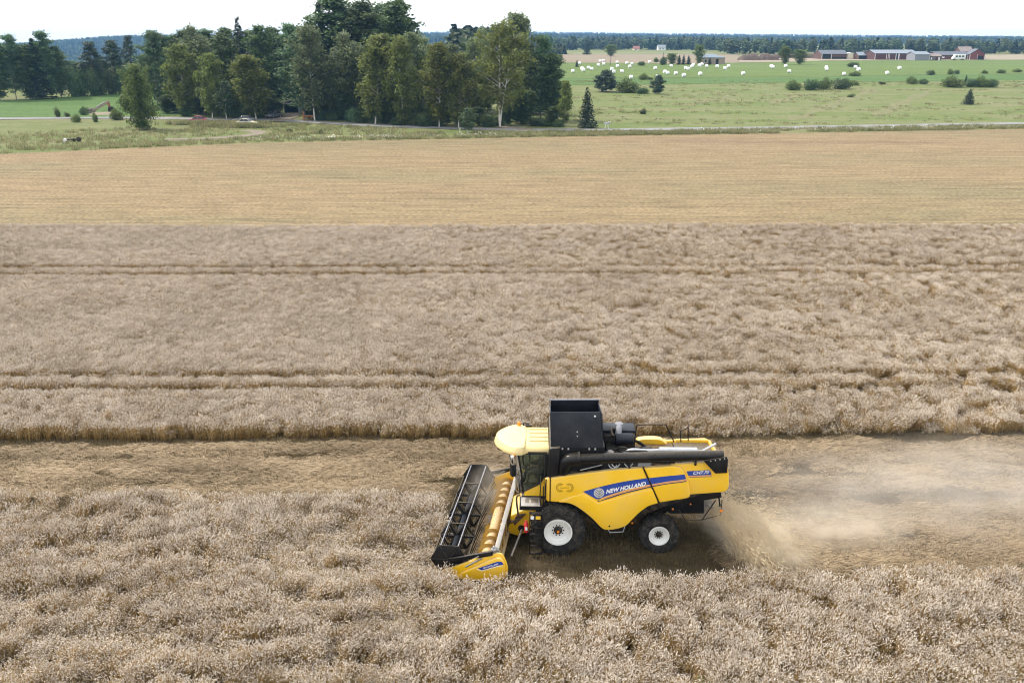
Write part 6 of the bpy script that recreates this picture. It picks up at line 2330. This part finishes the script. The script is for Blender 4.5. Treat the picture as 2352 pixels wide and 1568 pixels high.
building('wide_barn', 'brown barn with grey roof behind the parked white van', 'barn', 2610, 2700, 167, 154, 144.5, 12, 'barn_brown', 'dark_roof',
         [(0.0, 0.02, 0, 1, 'post'), (0.18, 0.26, 0.35, 0.65, 'door'), (0.96, 0.99, 0, 1, 'post'), (0.55, 0.64, 0.3, 0.7, 'window')])
building('tall_farmhouse', 'tall brown two-storey farm building with weathered roof', 'house', 2678, 2712, 160, 144, 131, 10, 'barn_brown', 'rust_roof',
         [(0.3, 0.5, 0.6, 0.85, 'window'), (0.65, 0.8, 0.6, 0.85, 'window')], extra=chimney(0.4, 0.6, 0.8))
building('red_gable_barn', 'bright red gabled barn at the right end of the farm', 'barn', 2705, 2744, 167.5, 151, 137.5, 14, 'house_red', 'dark_roof',
         [(0.0, 0.03, 0, 1, 'post'), (0.97, 1.0, 0, 1, 'post'), (0.5, 0.515, 0, 1.0, 'post'), (0.52, 0.9, 0.0, 0.7, 'dark_door')], gable=True, rz=R(-16))
building('grey_roof_shed', 'tan shed with blue-grey hipped roof among trees by the bale field', 'shed', 1958, 2021, 180, 161, 150.5, 16, 'wall_tan', 'blue_roof',
         [(0.1, 0.2, 0.3, 0.7, 'window'), (0.6, 0.72, 0.0, 0.8, 'dark_door')], hip=0.8)
building('cream_house', 'pale yellow house with red roof behind the earth heaps', 'house', 2110, 2132, 142.5, 133, 127, 9, 'wall_cream', 'tile_red',
         [(0.15, 0.3, 0.3, 0.65, 'window'), (0.55, 0.7, 0.3, 0.65, 'window')], gable=True, rz=R(-15))
building('white_cottage', 'white cottage with red roof among the distant garden trees', 'house', 1767, 1784, 141, 137, 129, 8, 'wall_cream', 'tile_red', [(0.3, 0.5, 0.3, 0.7, 'window')])
building('white_bungalow', 'white low house right of the white cottage with red roof', 'house', 1835, 1856, 141, 132, 126, 8, 'wall_white', 'metal_roof', [(0.2, 0.35, 0.3, 0.7, 'window'), (0.6, 0.75, 0.3, 0.7, 'window')])
building('white_barn', 'white long building behind trees left of the pale yellow house', 'house', 1862, 1888, 130, 127, 121.5, 9, 'wall_white', 'metal_roof', [(0.3, 0.4, 0.3, 0.7, 'window')])
building('pale_house', 'small white house at the left of the distant village', 'house', 1588, 1598, 130, 122, 116.5, 7, 'wall_white', 'dark_roof', [(0.3, 0.6, 0.3, 0.7, 'window')], gable=True)
building('flat_house', 'flat white house beside the small white village house', 'house', 1612, 1628, 136, 126, 121, 7, 'wall_white', 'trim_white', [(0.2, 0.4, 0.3, 0.7, 'window'), (0.6, 0.8, 0.3, 0.7, 'window')])
building('white_house', 'white house with reddish roof on the pale field before the left hill', 'house', 336, 354, 158, 151, 145, 10, 'wall_white', 'tile_red', [(0.2, 0.35, 0.3, 0.7, 'window'), (0.6, 0.75, 0.3, 0.7, 'window')])
building('white_house', 'distant white house at the right above the farm wood', 'house', 2796, 2808, 128, 126, 121, 8, 'wall_white', 'metal_roof', [(0.3, 0.5, 0.3, 0.7, 'window')])
building('grove_cottage', 'weathered grey cottage half hidden among the grove birches', 'house', 1262, 1300, 300, 278, 262, 6, 'wood_grey', 'wood_grey', [(0.3, 0.5, 0.3, 0.7, 'window')], dist=216)


# open shed at the drive into the grove
g0 = ground_at(818, 317)
root = empty('open_shed', g0 + np.array([0, 0.3, 0]), R(8))
tag(root, 'open-fronted wooden shed with pitched roof under the blue-green tree', 'shed')
sx_ = 2.1
for x in (-sx_, sx_):
    for y in (0, 3.6):
        mb = MB(); mb.box(x - 0.08, x + 0.08, y - 0.08, y + 0.08, -0.2, 2.35); mb.build('post', MAT['trim_white' if y == 0 else 'wood_grey'], root)
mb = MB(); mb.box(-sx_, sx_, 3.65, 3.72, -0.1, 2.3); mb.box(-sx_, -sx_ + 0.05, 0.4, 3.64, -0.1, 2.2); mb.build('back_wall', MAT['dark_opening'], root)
mb = MB()
for s in (-1, 1):
    mb.prism([(0, 3.0), (s * 2.7, 2.30), (s * 2.7, 2.38), (0, 3.10)], -0.5, 4.2)
mb.build('roof', MAT['wood_grey'], root)
mb = MB(); mb.box(-2.6, 2.6, -0.42, -0.36, 2.26, 2.36); mb.build('fascia', MAT['trim_white'], root)
mb = MB(); mb.box(1.1, 2.2, 0.2, 0.9, -0.05, 1.7); mb.build('side_board', MAT['wall_grey'], root, bevel=0.02)


# ------------------------------------------------------------------ white wrapped bales
mb = MB()
mb.lathe([(-0.60, 0.30), (-0.595, 0.52), (-0.54, 0.63), (-0.4, 0.675), (0.4, 0.675), (0.54, 0.63), (0.595, 0.52), (0.60, 0.30)], 20, 'x', (0, 0, 0.66))
bale0 = mb.build('hay_bale', MAT['bale_wrap'], None, smooth=40)
z4b = [(328, 436), (414, 412), (427, 425), (475, 404), (505, 413), (390, 360), (584, 338), (614, 334), (617, 367), (568, 376), (743, 350), (746, 386), (694, 413), (711, 443), (788, 437), (873, 496), (834, 356), (881, 365), (861, 390), (1045, 345),
       (1100, 408), (1250, 383), (1292, 456), (1190, 441), (1215, 453), (1368, 475), (1384, 407), (1408, 414), (1444, 388), (1457, 373), (1515, 382), (1538, 372), (1582, 388), (1521, 461), (1680, 392), (1752, 410), (1786, 387), (1923, 456), (2188, 386), (2202, 397), (2321, 388), (1118, 489)]
z5b = [(170, 433), (514, 396), (517, 414), (785, 394), (814, 416), (677, 459), (1079, 447), (1193, 401)]
bp = [(1500 + a / 3.36, 70 + b / 3.36) for a, b in z4b] + [(2150 + a / 3.331, 70 + b / 3.331) for a, b in z5b]
bp.sort()
for i, (sx, sy) in enumerate(bp):
    g0 = ground_at(sx, sy + 4.0)
    o = bale0 if i == 0 else bale0.copy()
    if i: COL.objects.link(o)
    o.location = (float(g0[0]), float(g0[1]), float(g0[2]) + 0.02)
    k = 1.0 * random.uniform(0.94, 1.05)
    o.scale = (k, k, k)
    o.rotation_euler = (0, 0, random.uniform(-0.7, 0.7))
    tag(o, 'white wrapped round bale, %s from the left on the green hay field' % ordinal(i), 'hay bale', 'white wrapped bales on the hay field')


# ------------------------------------------------------------------ vehicles and small things
def car(name, label, sx, sy, rz, mat, L=4.3, hatch=False):
    g0 = ground_at(sx, sy)
    root = empty(name, g0, rz)
    tag(root, label, 'car')
    W = 0.82
    mb = MB()
    mb.prism(smooth_pts([(-L / 2, 0.35), (-L / 2 + 0.03, 0.62), (-L / 2 + 0.9, 0.86), (-0.6, 0.92), (L / 2 - 0.75, 0.92), (L / 2 - 0.06, 0.84), (L / 2, 0.5), (L / 2 - 0.05, 0.3)], 3) + [(-L / 2 + 0.1, 0.25)], -W, W)
    body = mb.build('body', MAT[mat], root, bevel=0.05, seg=2)
    mb = MB()
    cab = [(-0.85, 0.88), (-0.25, 1.38), (0.95, 1.40), (L / 2 - (0.35 if hatch else 0.7), 0.90)]
    vs = [(x, y * (0.98 if z < 1 else 0.80), z) for y in (-W, W) for x, z in cab]
    mb.add(vs, [(0, 1, 2, 3), (7, 6, 5, 4), (0, 4, 5, 1), (1, 5, 6, 2), (2, 6, 7, 3), (3, 7, 4, 0)])
    mb.build('windows', MAT['car_glass'], root, smooth=0)
    mb = MB()
    mb.box(-0.22, 0.92, -W * 0.79, W * 0.79, 1.385, 1.43)
    for y in (-1, 1):
        mb.tube([(-0.85, y * W * 0.97, 0.90), (-0.24, y * W * 0.80, 1.40)], 0.035, 5)
        mb.tube([(0.95, y * W * 0.80, 1.40), (L / 2 - (0.35 if hatch else 0.7), y * W * 0.97, 0.92)], 0.05, 5)
        mb.tube([(0.3, y * W * 0.99, 0.90), (0.35, y * W * 0.81, 1.40)], 0.035, 5)
    mb.build('roof', MAT[mat], root, bevel=0.015)
    for x in (-L / 2 + 0.8, L / 2 - 0.8):
        for y in (-W, W):
            mb = MB()
            mb.lathe([(-0.09, 0.18), (-0.1, 0.30), (0.1, 0.30), (0.09, 0.18)], 16, 'y', (x, y, 0.30))
            wl = mb.build('wheel', MAT['rubber'], root)
            mb = MB(); mb.lathe([(-0.105, 0.18), (0.105, 0.18)], 12, 'y', (x, y, 0.30)); mb.build('rim', MAT['galvanised'], wl)
    for y in (-1, 1):
        mb = MB(); mb.box(-L / 2 - 0.01, -L / 2 + 0.06, y * 0.6 - 0.14, y * 0.6 + 0.14, 0.55, 0.68); mb.build('headlight', MAT['lamp_lens'], root, bevel=0.01)
    return root


car('parked_car', 'red car half hidden in the tall grass beside the grove', 550, 343.5, R(8), 'car_red', 3.9, True)
car('parked_car', 'dark grey car parked in the grass behind the pale car', 681, 342.5, R(5), 'car_grey', 4.4)
car('parked_car', 'pale yellow car with grey windows in front of the dark car', 690, 351, R(172), 'car_pale', 4.2)
car('parked_car', 'dark blue car in the shade left of the open shed', 764, 329, R(60), 'car_grey', 3.8, True)

g0 = ground_at(2669, 168.5)
root = empty('parked_van', g0 - np.array([0, 1.5, 0]), 0)
tag(root, 'white box van parked before the farm barns', 'van')
mb = MB(); mb.prism([(-3.6, 0.55), (-3.6, 1.6), (-2.9, 2.1), (-2.6, 3.3), (3.6, 3.3), (3.6, 0.55)], -1.1, 1.1); mb.build('body', MAT['wall_white'], root, bevel=0.15)
for x0, x1 in ((-2.2, -1.0), (-0.4, 0.8), (1.3, 2.6)):
    mb = MB(); mb.box(x0, x1, -1.125, -1.103, 1.8, 2.6); mb.build('window', MAT['window_dark'], root)
for x in (-2.4, 2.2):
    for y in (-1.0, 1.0):
        mb = MB(); mb.lathe([(-0.13, 0.2), (-0.14, 0.42), (0.14, 0.42), (0.13, 0.2)], 14, 'y', (x, y, 0.42)); mb.build('wheel', MAT['rubber'], root)

# cream container between the barns
g0 = ground_at(2369.5, 165.5)
root = empty('storage_container', g0, 0)
tag(root, 'small cream storage box standing between the brown barn and the shed', 'container')
mb = MB(); mb.box(-2.0, 2.0, 0, 3, 0, 3.2); mb.build('body', MAT['wall_cream'], root, bevel=0.05)
mb = MB()
for k in range(8): mb.box(-1.85 + k * 0.5, -1.7 + k * 0.5, -0.05, -0.003, 0.1, 3.1)
mb.build('ribs', MAT['wall_cream'], root)
mb = MB(); mb.prism([(-2.2, 3.2), (0, 3.9), (2.2, 3.2)], -0.2, 3.2); mb.build('lid', MAT['wall_white'], root)

# earth and timber heaps by the farm
def heap(name, label, cat, x0, x1, base, top, depth, mat, seed):
    g0 = ground_at((x0 + x1) / 2, base)
    w = at_depth(x1, base, g0[1])[0] - at_depth(x0, base, g0[1])[0]
    h = at_depth(x0, top, g0[1] + depth / 2)[2] - g0[2]
    nz = Noise2(seed)
    nx, ny = 34, 12
    u = np.linspace(0, 1, nx)[None, :]; v = np.linspace(0, 1, ny)[:, None]
    env = np.clip(np.minimum(u, 1 - u) * 6, 0, 1) ** 0.7 * np.sin(v * math.pi) ** 0.6
    Z = h * env * (0.55 + 0.75 * nz.fbm(u * 7 + v * 0, v * 2 + u * 0, 3)) - 0.05
    X = (u - 0.5) * w + 0 * v; Y = v * depth + 0 * u
    o = grid_mesh(name, np.dstack([X, Y, Z]), mat)
    o.location = [float(c) for c in g0]
    o['label'] = label; o['category'] = cat
    return o


heap('earth_heap', 'brown earth heap left of the two round farm trees', 'heap', 2068, 2128, 169, 149, 14, 'soil_heap', 3)
heap('earth_heap', 'brown earth and timber heap just left of the round farm trees', 'heap', 2122, 2178, 168.5, 149, 12, 'soil_heap', 4)
heap('timber_heap', 'dark timber heap between the round farm trees and the open barn', 'heap', 2150, 2300, 163, 149, 10, 'soil_heap', 6)
heap('earth_heap', 'low bare earth bank under the excavator arm', 'heap', 238, 318, 322, 312, 5, 'm_yard', 8)

# excavator arm standing at the left field edge
g0 = ground_at(262, 317)
root = empty('excavator', g0 + np.array([0, 1.0, 0]), 0)
tag(root, 'rusty excavator with its long arm stretched out by the left green field', 'excavator')
s_ = at_depth(300, 317, g0[1])[0] - at_depth(299, 317, g0[1])[0]
ex_ = lambda a, b: ((a - 262) * s_, (318 - b) * s_)
mb = MB()
for (a, b, r_) in ((ex_(250, 313), ex_(293, 291), 0.30), (ex_(293, 291), ex_(300, 287), 0.32)):
    mb.hexa([(a[0], -0.2, a[1] - r_), (b[0], -0.2, b[1] - r_), (b[0], 0.2, b[1] - r_), (a[0], 0.2, a[1] - r_), (a[0], -0.2, a[1] + r_), (b[0], -0.2, b[1] + r_), (b[0], 0.2, b[1] + r_), (a[0], 0.2, a[1] + r_)])
mb.build('boom', MAT['wall_tan'], root, bevel=0.05)
mb = MB()
a, b = ex_(299, 286), ex_(304, 305)
mb.hexa([(a[0] - .3, -0.18, a[1]), (a[0] + .3, -0.18, a[1]), (a[0] + .3, 0.18, a[1]), (a[0] - .3, 0.18, a[1]), (b[0] - .2, -0.15, b[1]), (b[0] + .2, -0.15, b[1]), (b[0] + .2, 0.15, b[1]), (b[0] - .2, 0.15, b[1])])
mb.build('dipper_arm', MAT['rusty_orange'], root, bevel=0.03)
mb = MB()
c = ex_(309, 307)
mb.prism([(c[0] - 0.8, c[1] - 0.5), (c[0] - 0.7, c[1] + 0.5), (c[0] + 0.1, c[1] + 0.6), (c[0] + 0.7, c[1] - 0.2), (c[0] + 0.2, c[1] - 0.7)], -0.5, 0.5)
mb.build('bucket', MAT['dark_machinery'], root, bevel=0.03)
mb = MB()
a, b = ex_(268, 300), ex_(292, 290)
mb.tube([(a[0], -0.25, a[1]), (b[0], -0.25, b[1] + 0.2)], 0.10, 8)
mb.build('hydraulic_ram', MAT['steel'], root)
mb = MB()
c = ex_(247, 314)
mb.box(c[0] - 1.2, c[0] + 0.5, -0.8, 1.0, 0.4, 1.1); mb.box(c[0] - 1.5, c[0] + 0.9, -1.0, -0.6, 0.02, 0.5); mb.box(c[0] - 1.5, c[0] + 0.9, 0.8, 1.2, 0.02, 0.5)
mb.build('undercarriage', MAT['wood_grey'], root, bevel=0.1)

# dark junk lying in the grass, red machine part, roadside post
g0 = ground_at(198, 396)
root = empty('scrap_machine', g0, 0)
tag(root, 'dark scrap machine part with white end lying in the left grass', 'scrap')
mb = MB(); mb.tube([(-1.4, 0, 0.4), (1.2, 0.2, 0.35)], 0.16, 8); mb.lathe([(-0.15, 0.4), (0.15, 0.4)], 14, 'y', (1.3, 0.2, 0.4)); mb.lathe([(-0.1, 0.3), (0.1, 0.3)], 12, 'y', (0.5, 0.2, 0.3)); mb.build('frame', MAT['dark_machinery'], root, bevel=0.02)
mb = MB(); mb.lathe([(-0.2, 0.28), (0.2, 0.30), (0.26, 0.1)], 12, 'y', (-0.9, -0.2, 0.3)); mb.build('drum', MAT['wall_white'], root)
g0 = ground_at(861, 338)
root = empty('rusty_implement', g0, R(20))
tag(root, 'rust-red farm implement at the tree foot right of the open shed', 'implement')
mb = MB(); mb.box(-1.2, 1.2, -0.3, 0.3, 0.9, 1.2); mb.box(-1.1, -0.9, -0.2, 0.2, 0.0, 2.1); mb.build('frame', MAT['rusty_orange'], root, bevel=0.03)
for k in range(4):
    mb = MB(); mb.tube([(-0.9 + k * 0.6, -0.1, 0.9), (-0.7 + k * 0.6, -0.5, 0.4), (-0.9 + k * 0.6, -0.7, 0.02)], 0.05, 6); mb.build('tine', MAT['rusty_orange'], root)
g0 = ground_at(1692, 366)
root = empty('roadside_stand', g0, 0)
tag(root, 'white two-legged post stand at the roadside right of the small spruce', 'sign')
for x0, x1 in ((-0.42, -0.22), (0.35, 0.18)):
    mb = MB(); mb.tube([(x0, 0, 0), (x1, 0, 1.35)], 0.05, 6); mb.build('leg', MAT['trim_white'], root)
mb = MB(); mb.box(-0.5, 0.45, -0.06, 0.0, 1.25, 1.62); mb.box(0.2, 0.7, -0.2, 0.1, 1.55, 1.75); mb.build('board', MAT['galvanised'], root, bevel=0.02)
g0 = ground_at(1283, 371)
mb = MB(); mb.tube([(0, 0, 0), (0.02, 0, 0.9)], 0.08, 6); mb.box(-0.09, 0.09, -0.09, 0.09, 0.78, 0.92)
o = mb.build('marker_post', MAT['wall_cream'], None); o.location = [float(c) for c in g0]
tag(o, 'short pale marker post in the verge left of the young roadside birch', 'post')


def pole(label, sx, sy, top, arms=1):
    g0 = ground_at(sx, sy)
    h = at_depth(sx, top, g0[1])[2] - g0[2]
    root = empty('utility_pole', g0, 0)
    tag(root, label, 'utility pole', 'wooden utility poles around the farm')
    mb = MB(); mb.tube([(0, 0, -0.1), (0, 0, h)], [0.16, 0.11], 8); mb.build('post', MAT['pole_wood'], root)
    mb = MB(); mb.box(-0.9, 0.9, -0.06, 0.06, h - 0.6, h - 0.45); mb.build('crossarm', MAT['pole_wood'], root)
    for x in (-0.8, 0, 0.8):
        mb = MB(); mb.lathe([(h - 0.45, 0.05), (h - 0.3, 0.06), (h - 0.25, 0.02)], 8, 'z', (x, 0, 0)); mb.build('insulator', MAT['trim_white'], root)


pole('thin wooden pole among the bales on the left of the hay field', 1703, 182, 150)
pole('wooden pole left of the trees by the grey-roofed shed', 1850, 165, 146)
pole('wooden pole rising behind the open brown barn', 2339, 160, 130)
pole('wooden pole beside the cream storage box', 2376, 161, 130)
pole('wooden pole left of the two round farm trees', 2172, 152, 131)

# ------------------------------------------------------------------ straw thrown out by the spreader, and falling chaff
def chaff_quads(n, seed):
    rg = np.random.default_rng(seed)
    T = COMB.matrix_basis if False else Matrix.Translation((1.65, 29.75, 0)) @ Matrix.Rotation(R(-1.5), 4, 'Z')
    # fan: leaves the spreader to the rear and towards the camera, falls in an arc
    az = rg.normal(-0.80, 0.36, n)                     # 0 = straight back, negative = towards the camera
    az = np.maximum(np.where(rg.random(n) < 0.25, rg.normal(0.0, 0.5, n), az), -1.15 + rg.uniform(0, 0.2, n))
    v = rg.uniform(3.0, 8.0, n) + rg.exponential(1.3, n)
    t = rg.random(n) ** 0.8 * 0.62
    z = 1.38 + rg.normal(0, 0.07, n) + (0.2 + rg.normal(0, 0.35, n)) * t - 4.9 * t * t
    d = v * t * (1 - 0.35 * t)
    x = 5.1 + d * np.cos(az) + rg.normal(0, 0.06, n)
    y = -0.45 + rg.uniform(-0.35, 0.6, n) + d * np.sin(az) + rg.normal(0, 0.06, n)
    k = z > 0.05
    C = np.stack([x, y, z], -1)[k]
    vel = np.stack([v * np.cos(az), v * np.sin(az), 0.2 - 9.8 * t], -1)[k]
    vel /= np.linalg.norm(vel, axis=1, keepdims=True)
    m = len(C)
    dirs = vel + rg.normal(0, 0.35, (m, 3)); dirs /= np.linalg.norm(dirs, axis=1, keepdims=True)
    L = rg.uniform(0.05, 0.17, m)[:, None]
    sd = np.cross(dirs, rg.normal(size=(m, 3))); sd /= np.linalg.norm(sd, axis=1, keepdims=True) + 1e-9
    sd = sd * rg.uniform(0.003, 0.006, m)[:, None]
    Q = np.stack([C - dirs * L / 2 - sd, C - dirs * L / 2 + sd, C + dirs * L / 2 + sd, C + dirs * L / 2 - sd], 1)
    Q = Q.reshape(-1, 3)
    M = np.array(T)
    Q = Q @ M[:3, :3].T + M[:3, 3]
    return Q.reshape(-1, 4, 3)


o = link_mesh('thrown_straw', quads_mesh('thrown_straw', chaff_quads(30000, 3), [MAT['chaff']]))
tag(o, 'chopped straw spraying in an arc from the back of the combine', None, None, 'stuff')


# ------------------------------------------------------------------ dust
def dust_mat(name, col, dens, scale, thr, axis_fall=(1, 1, 1), stretch=(1, 1, 1)):
    m = bpy.data.materials.new(name)
    m.use_nodes = True
    t = m.node_tree
    t.nodes.clear()
    out = N(t, 'ShaderNodeOutputMaterial')
    pv = N(t, 'ShaderNodeVolumePrincipled')
    pv.inputs['Color'].default_value = (*col, 1)
    pv.inputs['Anisotropy'].default_value = 0.2
    tc = N(t, 'ShaderNodeTexCoord')
    # soft falloff towards the rim of the unit ball the puff is made of
    ln = N(t, 'ShaderNodeVectorMath', operation='LENGTH')
    t.links.new(tc.outputs['Object'], ln.inputs[0])
    fall = N(t, 'ShaderNodeMapRange', interpolation_type='SMOOTHSTEP')
    fall.inputs[1].default_value = 0.15
    fall.inputs[2].default_value = 0.98
    fall.inputs[3].default_value = 1.0
    fall.inputs[4].default_value = 0.0
    t.links.new(ln.outputs['Value'], fall.inputs[0])
    mp = N(t, 'ShaderNodeMapping')
    mp.inputs['Scale'].default_value = stretch
    t.links.new(tc.outputs['Object'], mp.inputs[0])
    nz = N(t, 'ShaderNodeTexNoise')
    nz.inputs['Scale'].default_value = scale
    nz.inputs['Detail'].default_value = 4
    nz.inputs['Roughness'].default_value = 0.6
    nz.inputs['Distortion'].default_value = 0.4
    t.links.new(mp.outputs[0], nz.inputs['Vector'])
    mr = N(t, 'ShaderNodeMapRange')
    mr.inputs[1].default_value = thr
    mr.inputs[2].default_value = thr + 0.36
    mr.inputs[3].default_value = 0.0
    mr.inputs[4].default_value = dens
    t.links.new(nz.outputs['Fac'], mr.inputs[0])
    mu = N(t, 'ShaderNodeMath', operation='MULTIPLY')
    t.links.new(mr.outputs[0], mu.inputs[0])
    t.links.new(fall.outputs[0], mu.inputs[1])
    t.links.new(mu.outputs[0], pv.inputs['Density'])
    t.links.new(pv.outputs[0], out.inputs['Volume'])
    return m


def puff(name, label, loc, size, mat, rot=(0, 0, 0)):
    bm = bmesh.new()
    bmesh.ops.create_icosphere(bm, subdivisions=3, radius=1.0)
    me = bpy.data.meshes.new(name)
    bm.to_mesh(me); bm.free()
    o = link_mesh(name, me, mat)
    o.location = loc; o.scale = size; o.rotation_euler = rot
    tag(o, label, None, None, 'stuff')
    return o


D_STRAW = dust_mat('m_dust_straw', (0.97, 0.90, 0.77), 2.8, 2.8, 0.38)
D_TRAIL = dust_mat('m_dust_trail', (0.90, 0.84, 0.76), 0.30, 3.0, 0.30, stretch=(2.4, 1, 1))
D_HEAD = dust_mat('m_dust_head', (0.86, 0.77, 0.64), 0.35, 1.8, 0.30)
puff('straw_dust', 'dense golden straw dust thrown out behind the rear wheel', (8.4, 28.0, 0.65), (2.5, 1.5, 1.0), D_STRAW, (0, R(14), R(-28)))
puff('outlet_dust', 'straw dust bursting out of the spreader under the combine tail', (7.3, 28.9, 1.0), (1.3, 1.0, 0.7), D_STRAW, (0, R(20), R(-30)))
D_FAN = dust_mat('m_dust_fan', (0.95, 0.87, 0.74), 0.9, 2.6, 0.34, stretch=(1.6, 1, 1))
puff('straw_dust', 'thinner straw dust drifting low beyond the golden spray', (11.2, 28.9, 0.7), (3.6, 1.9, 0.9), D_FAN, (0, 0, R(4)))
puff('trailing_dust', 'pale dust trailing over the cut swath behind the combine', (17.5, 31.4, 0.9), (13.5, 5.0, 1.6), D_TRAIL, (0, 0, R(6)))
puff('header_dust', 'brownish dust rising over the header in front of the cab', (-0.95, 31.0, 1.15), (1.05, 2.1, 1.0), D_HEAD, (0, 0, R(-7)))

# ------------------------------------------------------------------ the air: far things fade to blue
mb = MB()
mb.box(-5600, 5600, -60, 5400, -40, 52)
hz = mb.build('haze', MAT['trim_white'], None, smooth=0)
m = bpy.data.materials.new('m_haze')
m.use_nodes = True
t = m.node_tree
t.nodes.clear()
out = N(t, 'ShaderNodeOutputMaterial')
pv = N(t, 'ShaderNodeVolumePrincipled')
pv.inputs['Color'].default_value = (0.28, 0.57, 1.0, 1)
pv.inputs['Density'].default_value = 0.00011
pv.inputs['Anisotropy'].default_value = 0.0
t.links.new(pv.outputs[0], out.inputs['Volume'])
hz.data.materials.clear()
hz.data.materials.append(m)
tag(hz, 'thin blue haze over the whole plain', None, None, 'stuff')
